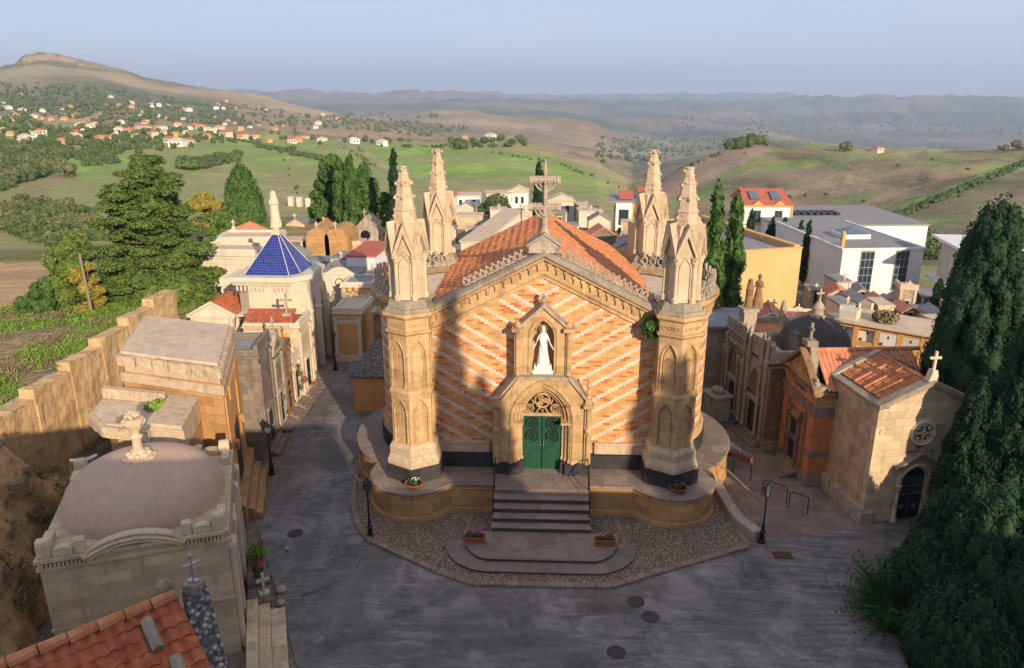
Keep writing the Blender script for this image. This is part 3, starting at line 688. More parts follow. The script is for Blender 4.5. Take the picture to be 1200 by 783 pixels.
# body behind
m=MB(); m.box(-5.4,5.4,.6,11.8,LZ-1.6,9.7); m.build('side_wall',M['warm'],church)
m=MB(); m.xz([(-5.5,9.2),(5.5,9.2),(0,12.1)],11.4,11.9); m.box(-5.5,5.5,11.5,11.85,0,9.2); m.build('rear_wall',M['warm'],church)
for s in (-1,1):   # bowed brick side bays
    m=MB(); a0,a1=(-1.35,1.35)
    cx=4.6*s; 
    if s<0: a0,a1=PI-1.35,PI+1.35
    m.lathe([(3.98,LZ+.75),(3.98,9.35)],cx,4.2,40,a0,a1); m.build('bowed_bay',M['rbrick'],church,smooth=True)
    m=MB(); m.lathe([(4.22,LZ),(4.22,LZ+.75),(4.0,LZ+.78)],cx,4.2,40,a0,a1); m.build('bay_plinth',M['darkst'],church,smooth=True)
    m=MB(); m.lathe([(4.05,LZ+.75),(4.16,LZ+.8),(4.16,LZ+1.15),(4.05,LZ+1.3),(3.97,LZ+1.3)],cx,4.2,40,a0,a1)
    m.lathe([(3.97,8.75),(4.12,8.85),(4.12,9.1),(4.05,9.15),(4.05,9.45),(4.3,9.6),(4.42,9.8),(4.42,9.95),(3.3,10.05),(2.6,9.98)],cx,4.2,40,a0,a1)
    for k in range(22):
        a=a0+(a1-a0)*(k+.5)/22; m.T=Matrix.Translation((cx+4.05*math.cos(a),4.2+4.05*math.sin(a),9.2))@Matrix.Rotation(a,4,'Z'); m.box(-.02,.16,-.1,.1,0,.3); m.T=Matrix()
    m.build('bay_cornice',M['warm'],church,smooth=True)
    m=MB()  # pierced crest railing
    for k in range(24):
        a=a0+(a1-a0)*(k+.5)/24; m.T=Matrix.Translation((cx+4.15*math.cos(a),4.2+4.15*math.sin(a),9.95))@Matrix.Rotation(a+PI/2,4,'Z')
        m.tube([(.16*math.cos(q),0,.42+.2*math.sin(q)) for q in [2*PI*i/10 for i in range(10)]],.05,5,closed=True); m.box(-.06,.06,-.07,.07,0,.24); m.box(-.05,.05,-.06,.06,.6,.85+.05*(k%3)); m.box(-.2,.2,-.08,.08,0,.12); m.T=Matrix()
    m.build('crest_railing',M['weath'],church)
    m=MB(); m.box(min(5.3*s,6.9*s),max(5.3*s,6.9*s),-.2,9.6,9.3,9.9); m.build('parapet_deck',M['paleroof'],church)
# roof
m=MB()
tiles(m,(-5.7,.35,9.75),(-.05,.35,12.55),(-.05,11.7,12.55),(-5.7,11.7,9.75),.3,.38,.06)  # placeholder orientation fixed below
m.v=[];m.f=[];m.mi=[]
# slopes: eave runs along y
tiles(m,(-5.6,12.0,9.72),(-5.6,.4,9.72),(0,.4,12.5),(0,12.0,12.5),.40,.45,.11,3,.015)
tiles(m,(5.6,.4,9.72),(5.6,12.0,9.72),(0,12.0,12.5),(0,.4,12.5),.30,.40,.07,4,.015)
for k in range(26):
    y=.45+k*.445; m.lathe([(.16,0),(.14,.46)],0,0,8,0,PI) if 0 else None
    m.tube([(0,y,12.52),(0,y+.46,12.55)],.15,8,.12)
m.build('roof',M['tile'],church,smooth=True)
# gable cornice following the slope
def slope_prof(m,s,prof,x0=5.35,z0=9.55,xa=0,za=12.36):
    """extrude a (y,z offset) profile along the raking line"""
    L=len(prof); vs=[]
    for (x,z) in ((s*x0,z0),(xa,za)):
        vs+=[(x,p[0],z+p[1]) for p in prof]
    fs=[tuple(range(L-1,-1,-1)) if s>0 else tuple(range(L))]
    for i in range(L):
        j=(i+1)%L; fs.append((i,j,L+j,L+i) if s>0 else (j,i,L+i,L+j))
    m.add(vs,fs)
m=MB(); m2=MB(); m3=MB()
for s in (-1,1):
    slope_prof(m,s,[(0,-.95),(-.10,-.95),(-.10,-.78),(-.20,-.72),(-.22,-.10),(-.42,-.02),(-.46,.10),(-.30,.13),(.6,.13),(.6,-.95)],za=12.25)
    slope_prof(m2,s,[(-.50,.10),(-.56,.16),(-.56,.30),(-.30,.42),(.62,.44),(.62,.10)],za=12.28)
    for k in range(13):    # corbels of the raking frieze
        u=(k+.6)/13.2; x=s*(5.2-5.2*u); z=9.55+(12.25-9.55)*((5.35-abs(x))/5.35)
        m3.T=Matrix.Translation((x,0,z)); m3.box(-.05,.05,-.34,-.2,-.42,-.12); m3.box(-.11,.11,-.32,-.2,-.22,-.08); m3.T=Matrix()
m.build('gable_cornice',M['warm'],church); m2.build('gable_coping',M['lich'],church,bevel=.02); m3.build('gable_corbels',M['warm'],church,bevel=.01)
m=MB()
for s in (-1,1):
    N=16
    for k in range(N):
        u=.06+(k+.5)/N*.80; x=s*5.35*(1-u)
        if s<0 and k<5: continue       # broken away on the left, as in the photograph
        z=9.55+2.7*u+.40; jit=rnd.uniform(-.02,.02)
        m.T=Matrix.Translation((x,.12,z+jit))@Matrix.Rotation(s*math.atan2(2.7,5.35),4,'Y')
        m.tube([(.12*math.cos(q),0,.22+.16*math.sin(q)) for q in [2*PI*i/10 for i in range(10)]],.045,5,closed=True)
        m.tube([(-.14,0,.02),(0,-.03,.1),(.14,0,.02)],.05,5); m.ball((0,0,.42),.07,6,4); m.tube([(-.15,0,.3),(-.06,0,.2)],.04,4); m.tube([(.15,0,.3),(.06,0,.2)],.04,4); m.T=Matrix()
m.build('gable_cresting',M['weath'],church)
# apex pedestal + cross
m=MB(); m.xz([(-.72,12.55),(.72,12.55),(.72,12.85),(0,13.35),(-.72,12.85)],-.45,.55); m.xz([(-.82,12.82),(-.82,12.92),(0,13.48),(.82,12.92),(.82,12.82),(0,13.36)][::-1],-.52,.6); m.build('apex_pedestal',M['weath'],church,bevel=.015)
m=MB(); m.lathe([(.28,13.3),(.22,13.5),(.14,13.6),(.13,14.1),(.18,14.2),(.11,14.3),(.10,15.1),(.16,15.25),(.07,15.5),(.06,16.0),(.10,16.1),(.02,16.75)],0,.1,8)
for z,w in ((14.55,.66),(15.75,.60)):
    m.box(-w,w,.02,.18,z,z+.14); 
    for s in (-1,1):
        m.box(s*w-.09,s*w+.09,.0,.2,z-.06,z+.2); m.tube([(s*.1,.1,z-.35),(s*.3,.1,z-.1),(s*w*.8,.1,z-.02)],.05,5)
        for q in range(4): m.ball((s*(.15+q*.14),.03,z-.07),.06,6,4)
for z,w in ((14.55,.66),(15.75,.60)):
    for s in (-1,1):
        for q in range(6):
            x=s*(.12+q*w/6.); m.ball((x,.1,z-.05-.05*(q%2)),.085,6,4); m.ball((x,.1,z+.16),.06,6,4)
        m.tube([(s*.08,.1,z-.5),(s*.34,.1,z-.32),(s*.52,.1,z-.02)],.05,5)
m.tube([(0,-.06,15.6),(0,-.08,15.0),(0,-.04,14.7)],.07,6); m.ball((0,-.08,15.68),.08,6,4)
m.build('gable_cross',M['weath'],church,smooth=False)
# towers
def arch_frame(m,w,z0,zs,za,y,r=.035):
    m.tube([(p[0],y,p[1]) for p in arch_pts(w,z0,zs,za,6)],r,5)
def tower(cx,cy,front):
    t=empty('tower',(cx,cy,0)); t.parent=church
    a=-PI/2; sh=M['warm']
    m=MB(); m.prism(hexa(1.52,a),LZ,LZ+.75,.985); m.build('tower_plinth',M['darkst'],t,bevel=.02)
    m=MB(); m.prism(hexa(1.44,a),LZ+.75,LZ+.95); m.prism(hexa(1.44,a),LZ+.95,LZ+1.3,.9); m.prism(hexa(1.30,a),LZ+1.3,LZ+1.65); m.prism(hexa(1.30,a),LZ+1.65,LZ+1.85,.88); m.build('tower_base',M['weathw'],t,bevel=.02)
    m=MB(); Rr=1.09; m.prism(hexa(Rr-.09,a),LZ+1.7,9.3)
    ap=Rr*math.cos(PI/6)   # apothem
    tiers=((3.4,6.05),(6.25,8.95))
    fw=Rr
    for k in range(6):
        ang=a+PI/6+k*PI/3
        m.T=Matrix.Rotation(ang+PI/2,4,'Z')
        for (z0,z1) in tiers:
            arch=arch_pts(fw*.62,z0+.12,z1-1.05,z1-.35,6)
            arch_plate(m,[(-fw/2,z0),(fw/2,z0),(fw/2,z1),(-fw/2,z1)],arch,-ap,-ap+.09,z1-1.05)
            m.box(-fw/2,fw/2,-ap,-ap+.09,z0-.02,z0+.12)
            arch_frame(m,fw*.70,z0+.12,z1-1.05,z1-.28,-ap-.02,.035)
            arch_frame(m,fw*.50,z0+.16,z1-1.1,z1-.48,-ap+.05,.025)
            m.tube([(-.2,-ap+.05,z1-1.15),(-.06,-ap+.05,z1-1.0),(0,-ap+.05,z1-1.12),(.06,-ap+.05,z1-1.0),(.2,-ap+.05,z1-1.15)],.022,4)
            for s in (-1,1): m.lathe([(.05,z0+.12),(.05,z0+.25),(.03,z0+.28),(.03,z1-1.1),(.055,z1-1.05),(.055,z1-.98)],s*fw*.35,-ap-.02,6)
        # quatrefoil band relief
        for s in (-1,0,1): m.tube([(s*.3+.11*math.cos(q),-ap-.06,9.42+.08*math.sin(q)) for q in [2*PI*i/8 for i in range(8)]],.025,4,closed=True)
        m.T=Matrix()
    for (z0,z1,r0,r1) in ((6.03,6.13,1.16,1.16),(6.13,6.27,1.16,1.09),(8.93,9.05,1.09,1.22),(9.05,9.15,1.22,1.22),(9.15,9.7,1.11,1.11),(9.7,9.85,1.14,1.30),(9.85,10.0,1.30,1.30)):
        m.prism(hexa(r0,a),z0,z1,r1/r0)
    m.build('shaft',sh,t,bevel=.012)
    p=empty('pinnacle',(0,0,0)); p.parent=t     # part with its own sub-parts
    b=a+PI/6
    m=MB(); m.prism(hexa(1.22,a),10.0,10.18,.93); m.prism(hexa(1.08,a),10.18,10.55,.86); m.build('pinnacle_base',M['lich'],t,bevel=.02)
    m=MB(); m.prism(hexa(.72,b),10.5,13.0)
    Rp=.78; ap=Rp*math.cos(PI/6)
    for k in range(6):
        m.T=Matrix.Rotation(b+k*PI/3+PI/2,4,'Z'); 
        m.lathe([(.15,10.55),(.15,10.75),(.09,10.82),(.085,12.2),(.14,12.35),(.16,12.6)],0,-Rp-.0,8)
        m.T=Matrix.Rotation(b+PI/6+k*PI/3+PI/2,4,'Z')
        arch_frame(m,Rp*.66,10.6,12.0,12.55,-ap+.02,.04)
        m.T=Matrix()
    m.build('pinnacle_shaft',M['warmpale'],t,smooth=False)
    m=MB()
    for k in range(6):    # gablets
        m.T=Matrix.Rotation(b+PI/6+k*PI/3+PI/2,4,'Z')
        for s in (-1,1): m.xz([(s*.54,12.6),(s*.40,12.6),(0,13.55),(0,14.02)][::(-1 if s<0 else 1)],-ap-.20,-ap+.02); m.add([(s*.54,-ap-.22,12.62),(0,-ap-.22,14.06),(0,-.42,14.12),(s*.30,-.42,13.2)],[(0,1,2,3) if s<0 else (3,2,1,0)])
        m.xz([(-.34,12.6),(.34,12.6),(0,13.5)],-ap-.04,-ap+.1)
        m.ball((.5,-ap-.08,12.52),.08,6,4); m.ball((-.5,-ap-.08,12.52),.08,6,4)
        m.T=Matrix()
    m.prism(hexa(.80,b),12.7,14.0,.78)
    m.build('gablets',M['weathw'],t)
    m=MB(); top=16.42; rg=random.Random(int(cx*10+cy)); 
    zz=[13.8,14.6,15.2,15.8,top-.3,top]; rr=[.56,.49,.40,.31,.23,.20 if rg.random()<.6 else .16]
    for i in range(5): m.prism([(q[0]+rg.uniform(-.015,.015),q[1]+rg.uniform(-.015,.015)) for q in hexa(rr[i],a)],zz[i],zz[i+1]-.04,rr[i+1]*1.03/rr[i]); m.prism(hexa(rr[i+1]*1.12,a),zz[i+1]-.06,zz[i+1]+.03)
    for i in range(4):
        for k in range(6):
            if rg.random()<.4: continue
            an=a+k*PI/3; z=zz[i]+.5; r_=rr[i]*.93; m.ball((r_*math.cos(an),r_*math.sin(an),z),.08,6,4); 
            an+=PI/6; m.ball((r_*.86*math.cos(an),r_*.86*math.sin(an),z+.1),.05,5,3)
    m.build('spire',M['weathw'],t,bevel=.02)
    bpy.data.objects.remove(p)
tower(-6.22,-.75,True); tower(6.22,-.75,True); tower(-6.08,9.2,False); tower(6.08,9.2,False)
# portal
PY=-.95
por=empty('portal',(0,0,0)); por.parent=church
m=MB(); outer=[(-2.12,LZ+.6),(2.12,LZ+.6),(2.12,5.35),(1.15,6.65),(-1.15,6.65),(-2.12,5.35)]
steps=[(2.75,6.35,PY,PY+.22),(2.42,6.14,PY+.22,PY+.44),(2.1,5.95,PY+.44,PY+.62)]
prev=outer
arch0=arch_pts(2.75,LZ+.6,4.45,6.32,9)
arch_plate(m,outer,arch0,PY,-.0,4.45)
for (w,za,y0,y1) in steps[1:]:
    zs=4.45; a_in=arch_pts(w,LZ+.6,zs,za,9)
    out_p=[(-1.375,LZ+.6),(1.375,LZ+.6)]+[p for p in reversed(arch0[1:-1])]
    arch_plate(m,[(-1.36,LZ+.6),(1.36,LZ+.6)]+[(p[0]*.99,p[1]) for p in reversed(arch0[1:-1])],a_in,y0,y1,4.45)
m.build('portal_front',M['warm'],por)
m=MB()
for (w,za,y) in ((3.0,6.5,PY-.02),(2.62,6.24,PY+.14),(2.28,6.04,PY+.34),(1.98,5.86,PY+.54)):
    m.tube([(p[0],y,p[1]) for p in arch_pts(w,4.35,4.45,za,10)],.075,7)
m.build('archivolt',M['warm'],por,smooth=True)
m=MB()
for s in (-1,1):
    for i,(x,y) in enumerate(((1.34,PY+.12),(1.18,PY+.34),(1.50,PY+.0),(1.02,PY+.52))):
        m.lathe([(.12,2.2),(.12,2.32),(.07,2.4),(.065,4.1),(.10,4.2),(.13,4.32),(.13,4.42)],s*x,y,8)
    m.box(min(s*.9,s*1.62),max(s*.9,s*1.62),PY-.06,PY+.6,4.28,4.40)
m.build('jamb_columns',M['warm'],por,smooth=True)
m=MB()
for s in (-1,1):
    m.box(min(s*1.12,s*1.72),max(s*1.12,s*1.72),PY-.12,PY+.1,LZ,LZ+.62); m.box(min(s*.9,s*1.4),max(s*.9,s*1.4),PY+.1,-.3,LZ,LZ+.62); m.box(min(s*1.72,s*2.3),max(s*1.72,s*2.3),PY-.02,-.0,LZ,LZ+.66)
m.build('portal_plinth',M['darkst'],por,bevel=.02)
m=MB()
for s in (-1,1):  # corner buttress shafts with finials
    x=s*2.2; m.box(x-.17,x+.17,PY-.12,-.1,LZ+.66,5.25); m.lathe([(.13,2.3),(.09,2.45),(.09,3.9),(.15,4.0),(.15,4.12),(.09,4.2),(.09,5.1),(.16,5.25)],x,PY-.16,8); m.box(x-.25,x+.25,PY-.3,PY+.3,5.25,5.42)
    m.box(x-.17,x+.17,PY-.2,PY+.15,5.42,5.7)
    if s>0: m.lathe([(.17,5.7),(.10,5.85),(.14,6.0),(.06,6.15),(.15,6.3),(.05,6.5),(.09,6.6),(.0,6.7)],x,PY,7)
m.build('buttress_shafts',M['warm'],por,bevel=.012)
m=MB()
for s in (-1,1): m.xz([(s*2.25,5.32),(s*2.25,5.5),(s*1.2,6.86),(s*1.2,6.68)][::(1 if s<0 else -1)][::-1],PY-.12,.0)
m.box(-1.25,1.25,PY-.12,0,6.62,6.76)
m.build('portal_coping',M['weath'],por,bevel=.01)
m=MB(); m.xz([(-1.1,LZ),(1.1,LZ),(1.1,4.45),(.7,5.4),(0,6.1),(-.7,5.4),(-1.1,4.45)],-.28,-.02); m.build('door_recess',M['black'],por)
m=MB(); arch=arch_pts(1.98,4.62,4.66,5.82,8)
m.tube([(p[0],-.36,p[1]) for p in arch],.06,6); m.box(-1.0,1.0,-.42,-.29,4.5,4.64)
def ring(m,x,z,r,tr=.035,y=-.36,n=14): m.tube([(x+r*math.cos(2*PI*i/n),y,z+r*math.sin(2*PI*i/n)) for i in range(n)],tr,5,closed=True)
ring(m,0,5.3,.36,.05)
for k in range(3):
    a=PI/2+k*2*PI/3; m.tube([(.33*math.cos(a),-.36,5.3+.33*math.sin(a)),(.15*math.cos(a+.9),-.36,5.3+.15*math.sin(a+.9)),(.02,-.36,5.3),(.2*math.cos(a+2.2),-.36,5.3+.2*math.sin(a+2.2))],.04,5)
    ring(m,.17*math.cos(a+.5),5.3+.17*math.sin(a+.5),.11,.03)
for s in (-1,1):
    ring(m,s*.62,4.88,.2,.045); ring(m,s*.62,4.88,.09,.03); m.tube([(s*.3,-.36,4.64),(s*.12,-.36,4.95),(0,-.36,4.7)],.045,5); m.tube([(s*.82,-.36,4.64),(s*.86,-.36,4.9)],.04,5); m.tube([(s*.42,-.36,5.1),(s*.5,-.36,5.35)],.04,5)
m.build('tympanum_tracery',M['warm'],por,smooth=True)
for s in (-1,1):
    d=MB(); x0,x1=sorted((s*.02,s*.98)); d.box(x0,x1,-.36,-.29,LZ,4.5)
    for z0,z1 in ((1.72,2.35),(2.42,3.0)): 
        d.box(x0+.1,x1-.1,-.375,-.36,z0,z1); d.box(x0+.16,x1-.16,-.39,-.375,z0+.06,z1-.06)
    dl=d.build('door_leaf',M['green'],por,bevel=.008)
    m=MB()
    for z in (3.42,4.08):
        cx=s*.5; m.lathe([(.34,0),(.34,.03),(.30,.05),(.28,.03),(.28,0)],0,0,18) if 0 else None
        ring(m,cx,z,.31,.03,-.38,18); ring(m,cx,z,.09,.025,-.39,10)
        for i in range(14): q=2*PI*i/14; m.tube([(cx+.09*math.cos(q),-.38,z+.09*math.sin(q)),(cx+.29*math.cos(q+.15),-.38,z+.29*math.sin(q+.15))],.016,4)
    m.build('door_rosette',M['iron'],dl); 
    m=MB(); m.tube([(s*.08,-.42,3.0),(s*.08,-.42,3.22)],.02,6); m.ball((s*.08,-.4,2.95),.035,6,4); m.build('door_handle',M['steel'],dl)
# niche
ni=empty('niche',(0,0,0)); ni.parent=church; NY=-.72
m=MB(); outer=[(-1.1,6.76),(1.1,6.76),(1.1,9.05),(0,10.05),(-1.1,9.05)]
arch_plate(m,outer,arch_pts(1.12,6.76,8.6,9.5,7),NY,0,8.6); m.box(-.56,.56,-.12,-.01,6.76,9.6); m.build('niche_frame',M['warm'],ni)
m=MB()
for w,za,y in ((1.32,9.66,NY-.02),(1.1,9.46,NY+.06)): m.tube([(p[0],y,p[1]) for p in arch_pts(w,6.85,8.6,za,8)],.05,6)
m.build('niche_moulding',M['warm'],ni,smooth=True)
m=MB()
for s in (-1,1):
    x=s*1.2; m.box(x-.14,x+.14,NY-.1,-.0,6.76,8.95); m.lathe([(.14,6.8),(.10,6.95),(.10,8.75),(.15,8.9)],x,NY-.12,8); m.box(x-.26,x+.26,NY-.3,.0,8.95,9.12); m.ball((x,NY-.05,9.25),.17,8,5); m.ball((x,NY-.05,9.42),.07,6,4)
m.build('niche_pilasters',M['warm'],ni,smooth=False)
m=MB()
for s in (-1,1): m.xz([(s*1.18,9.02),(s*1.18,9.16),(0,10.24),(0,10.08)][::(1 if s<0 else -1)][::-1],NY-.14,0)
m.lathe([(.15,10.1),(.08,10.25),(.16,10.38),(.05,10.5),(.13,10.62),(.03,10.75)],0,NY+.05,7)
m.build('niche_coping',M['weath'],ni)
m=MB(); m.box(-.5,.5,NY+.05,-.12,6.76,6.95); m.box(-.42,.42,NY+.1,-.15,6.95,7.2); m.build('statue_pedestal',M['marble'],ni,bevel=.02)
def statue(loc,h,label,rz=0,arms='low',mat='marble',name='statue'):
    m=MB(); k=h/1.75
    n=18; prof=[(.25,0),(.24,.15),(.20,.5),(.175,.8),(.135,1.0),(.145,1.12),(.175,1.25),(.185,1.36),(.13,1.44),(.055,1.5)]
    vs=[];fs=[]
    for j,(r,z) in enumerate(prof):
        for i in range(n):
            a=2*PI*i/n; f=1+ (.10*math.cos(6*a+z*2)+.05*math.cos(11*a))*(1-z/1.5); vs.append((r*f*math.cos(a)*1.08,r*f*math.sin(a)*.78,z))
    for j in range(len(prof)-1):
        for i in range(n): q=(i+1)%n; fs.append((j*n+i,j*n+q,(j+1)*n+q,(j+1)*n+i))
    fs+=[tuple(range(n-1,-1,-1)),tuple((len(prof)-1)*n+i for i in range(n))]
    m.T=Matrix.Scale(k,4); m.add(vs,fs)
    m.tube([(0,0,1.42),(0,-.01,1.56)],.055,8); m.ball((0,-.02,1.64),.10,10,8,.85,1.,1.2); m.ball((0,.02,1.66),.12,10,7,.9,.95,1.15); m.ball((0,-.12,1.62),.02,5,4)
    if arms=='low':
        for s in (-1,1): m.tube([(s*.15,0,1.38),(s*.25,-.03,1.15),(s*.33,-.10,.95),(s*.44,-.22,.80)],.05,7,.028); m.ball((s*.46,-.25,.77),.038,6,4,1,1.4,.6)
        m.tube([(-.14,-.10,1.25),(-.06,-.13,.85),(.1,-.15,.5),(.17,-.14,.15)],.035,6)
    elif arms=='pray':
        for s in (-1,1): m.tube([(s*.17,0,1.36),(s*.24,-.06,1.12),(s*.05,-.22,1.22)],.06,7,.035)
        m.tube([(0,-.2,1.18),(0,-.22,1.36)],.04,6,.015)
    elif arms=='veil':
        for s in (-1,1): m.tube([(s*.17,0,1.36),(s*.22,-.08,1.12),(s*.02,-.2,1.16)],.06,7,.04)
        m.lathe([(.25,.1),(.23,.7),(.22,1.2),(.17,1.5),(.13,1.72),(.02,1.8)],0,.05,12)
    m.T=Matrix(); m.box(-.26*k,.26*k,-.24*k,.24*k,-.06*k,.03*k)
    o=m.build(name,M[mat],None,smooth=True,loc=loc,rz=rz); rm=o.modifiers.new('one_piece','REMESH'); rm.mode='VOXEL'; rm.voxel_size=.017*k; rm.use_smooth_shade=True
    return tag(o,label,'statue')
st=statue((0,NY+.22,7.24),1.85,'white marble robed figure with open hands and halo in the niche above the door')
halo=MB(); ring(halo,0,1.76,.19,.014,.02,16); hb=halo.build('halo',M['warm'],st)
# plants growing from masonry
def tuft(loc,r,label,n=260,mat='grass',size=.12,sz=.8,seed=3,cat='weed',name='wall_weed'):
    t=leaf_mesh(name,[(0,0,0,r,r,r*sz)],M[mat],n,size,seed,core=.0,up=2.,depth=1.0); t.location=loc; return tag(t,label,cat)
tuft((5.0,-.62,9.15),.42,'green weed clump hanging from the gable cornice beside the right front tower',900,'cypl',.14,1.1)
tuft((-5.25,-.6,9.95),.16,'small green tuft beside the left front tower at the foot of the gable',90)
tuft((6.9,8.0,10.3),.35,'dry scrub growing on the church parapet by the right rear tower',200,'dry',.15)
tuft((8.2,5.2,9.9),.35,'yellow weed hanging over the cornice on the right side of the church',300,'yel',.15)

# ---------------------------------------------------------------- terrace and stair
def terrace_outline(grow=0.):
    L_=[]; c1=(6.25,-.85); r1=2.15+grow; c2=(4.6,4.2); r2=5.55+grow
    pts=[(2.3,-1.92-grow),(4.35,-1.97-grow)]
    for i in range(0,61):
        a=-2.1+i*.05; p=(c1[0]+r1*math.cos(a),c1[1]+r1*math.sin(a))
        if p[1]>-1.97-grow and p[0]<c1[0]: continue
        if math.hypot(p[0]-c2[0],p[1]-c2[1])<r2 and a>-.5: break
        if p[0]>4.4: pts.append(p)
    for i in range(0,80):
        a=-1.2+i*.04; p=(c2[0]+r2*math.cos(a),c2[1]+r2*math.sin(a))
        if p[1]<0.2 and math.hypot(p[0]-c1[0],p[1]-c1[1])<r1: continue
        if p[1]>9.3: break
        if p[0]>c1[0]+.5 : pts.append(p)
    pts.append((7.0,9.6+grow))
    return pts+[(-x,y) for x,y in reversed(pts)]
ter=empty('terrace',(0,0,0),label='curved sandstone terrace carrying the church with lobed stone paving on top',cat='terrace')
m=MB(); m.prism(terrace_outline(0),-.3,LZ-.14); m.build('retaining_wall',M['warmdeep'],ter)
m=MB(); m.prism(terrace_outline(.09),LZ-.14,LZ-.004); m.build('coping',M['platf'],ter,bevel=.03)
m=MB(); m.prism(terrace_outline(.07),0,.28); m.prism(terrace_outline(.045),LZ-.32,LZ-.24); m.build('base_course',M['warmdeep'],ter,bevel=.02)
sta=empty('staircase',(0,0,0),label='stone steps rising from the road to the church door with rounded bottom steps',cat='staircase')
m=MB(); m.box(-2.28,2.28,-2.42,-.3,0,LZ+.004); m.build('landing',M['platf'],sta,bevel=.02)
m=MB(); ys=[-2.42,-2.86,-3.28,-3.70,-4.12]; zs=[1.35,1.10,.85,.60]
for i,z in enumerate(zs): m.box(-2.29,2.29,ys[i+1]-.04,ys[i]+.02,z-.055,z+.003)
m.box(-2.29,2.29,-2.47,-2.3,LZ-.06,LZ+.006); m.build('tread',M['step'],sta,bevel=.012,split=True)
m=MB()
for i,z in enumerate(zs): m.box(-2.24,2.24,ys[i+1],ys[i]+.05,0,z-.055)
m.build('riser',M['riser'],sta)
def halfround(ax,ay,y0,w,z0,z1,n=16):
    pts=[(w,y0+ay)]
    pts=[(w+ax*math.cos(a),y0+ay*math.sin(a)) for a in [PI/2*.0 - PI/2*i/n for i in range(n+1)]]
    return pts
m=MB()
def slab(hw,ax,yb,yf,z0,z1):   # straight middle with elliptic ends
    n=14; right=[(hw+ax*math.sin(PI/2*i/n),yf+(yb-yf)*(1-math.cos(PI/2*i/n))) for i in range(n+1)]
    pts=[(-x,y) for x,y in reversed(right)]+right; return pts
m.prism(slab(2.25,1.25,-4.12,-6.2,0,.34),.30,.36); m.prism(slab(2.25,2.05,-4.6,-6.85,0,.17),.13,.19); m.prism(slab(2.3,2.35,-4.8,-7.1,0,.17),-.1,.03)
m.build('round_steps',M['step'],sta,bevel=.012)
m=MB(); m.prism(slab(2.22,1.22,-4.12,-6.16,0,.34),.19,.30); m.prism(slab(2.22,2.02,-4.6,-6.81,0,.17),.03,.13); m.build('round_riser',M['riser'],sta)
m=MB(); m.box(-2.2,2.2,-6.1,-4.12,.36,.37); m.build('lower_landing',M['platf'],sta)
for s,l in ((-1,'green metal handrail on the left side of the church steps'),(1,'green metal handrail on the right side of the church steps')):
    h=empty('handrail',(s*2.22,-.3,0),label=l,cat='handrail'); m=MB()
    m.tube([(0,-3.3,2.0-.25),(0,-2.1,2.62),(0,-.6,2.62)],.028,6); m.build('rail',M['iron'],h); m=MB(); m.tube([(0,-2.1,LZ),(0,-2.1,2.62)],.028,6); m.tube([(0,-3.3,.85),(0,-3.3,1.75)],.028,6); m.tube([(0,-.6,LZ),(0,-.6,2.62)],.028,6); m.tube([(0,-.6,2.1),(0,-2.1,2.1),(0,-3.3,1.3)],.018,5); m.build('post',M['iron'],h)
# ---------------------------------------------------------------- ground surfaces
def sheet(name,poly,z,mat,lab=None):
    m=MB(); m.quad(*[(p[0],p[1],z) for p in poly]); o=m.build(name,mat); o['kind']='structure'; return o
sheet('road',[(-13.2,-3.9),(-8.6,-12.6),(-3,-28),(16,-28),(40,-20),(40,-1.6),(17.4,-1.7),(9.6,-3.6),(9,.5),(12,14),(-10.3,14),(-12.6,21.5),(-13.9,21.5),(-15.0,16),(-14.9,8),(-14.0,2)],.0,M['asphalt'])
sheet('paved_path',[(9.5,-4.1),(12.6,-3.05),(15.4,-2.6),(15.2,-1.2),(13.9,2),(12.4,6),(11.7,14),(8.5,14),(9.0,1)],.006,M['pave'])
m=MB(); KP_=[(-9.9,2.2),(-9.75,.4),(-9.3,-1.6),(-8.6,-3.4),(-7.9,-4.5),(-6.2,-5.6),(-4.4,-6.75),(-2.8,-7.55),(2.95,-7.5),(5.2,-6.35),(7.6,-5.2),(9.35,-4.35),(9.15,-2.5),(8.9,.6)]
g=[(x,y) for x,y in KP_]; m.quad(*[(x,y,.06) for x,y in g]+[(8.9,2,.06),(-9.9,2.4,.06)]); o=m.build('gravel_bed',M['gravel']); o['kind']='structure'
k=MB()
rg=random.Random(5)
for a,b in zip(KP_[:-2],KP_[1:-1]):
    L=math.hypot(b[0]-a[0],b[1]-a[1]); n=max(1,int(L/.62)); an=math.atan2(b[1]-a[1],b[0]-a[0])
    for i in range(n):
        u=(i+.5)/n; k.T=Matrix.Translation((a[0]+(b[0]-a[0])*u,a[1]+(b[1]-a[1])*u,rg.uniform(-.012,.012)))@Matrix.Rotation(an+rg.uniform(-.02,.02),4,'Z'); k.box(-L/n/2+.008,L/n/2-.008,-.15,.15,-.1,.13)
k.T=Matrix(); o=k.build('kerb',M['kerb'],None,bevel=.02); o['kind']='structure'
m=MB(); m.box(-3.5,-3.3,-4.7,-2.6,0,.09); m.build('gravel_edging',M['kerb']) ['kind']='structure'
m=MB(); m.T=Matrix.Translation((3.7,-3.4,0))@Matrix.Rotation(R(7),4,'Z'); m.box(-.1,.1,-1.1,1.1,0,.09); m.build('gravel_edging',M['kerb'])['kind']='structure'
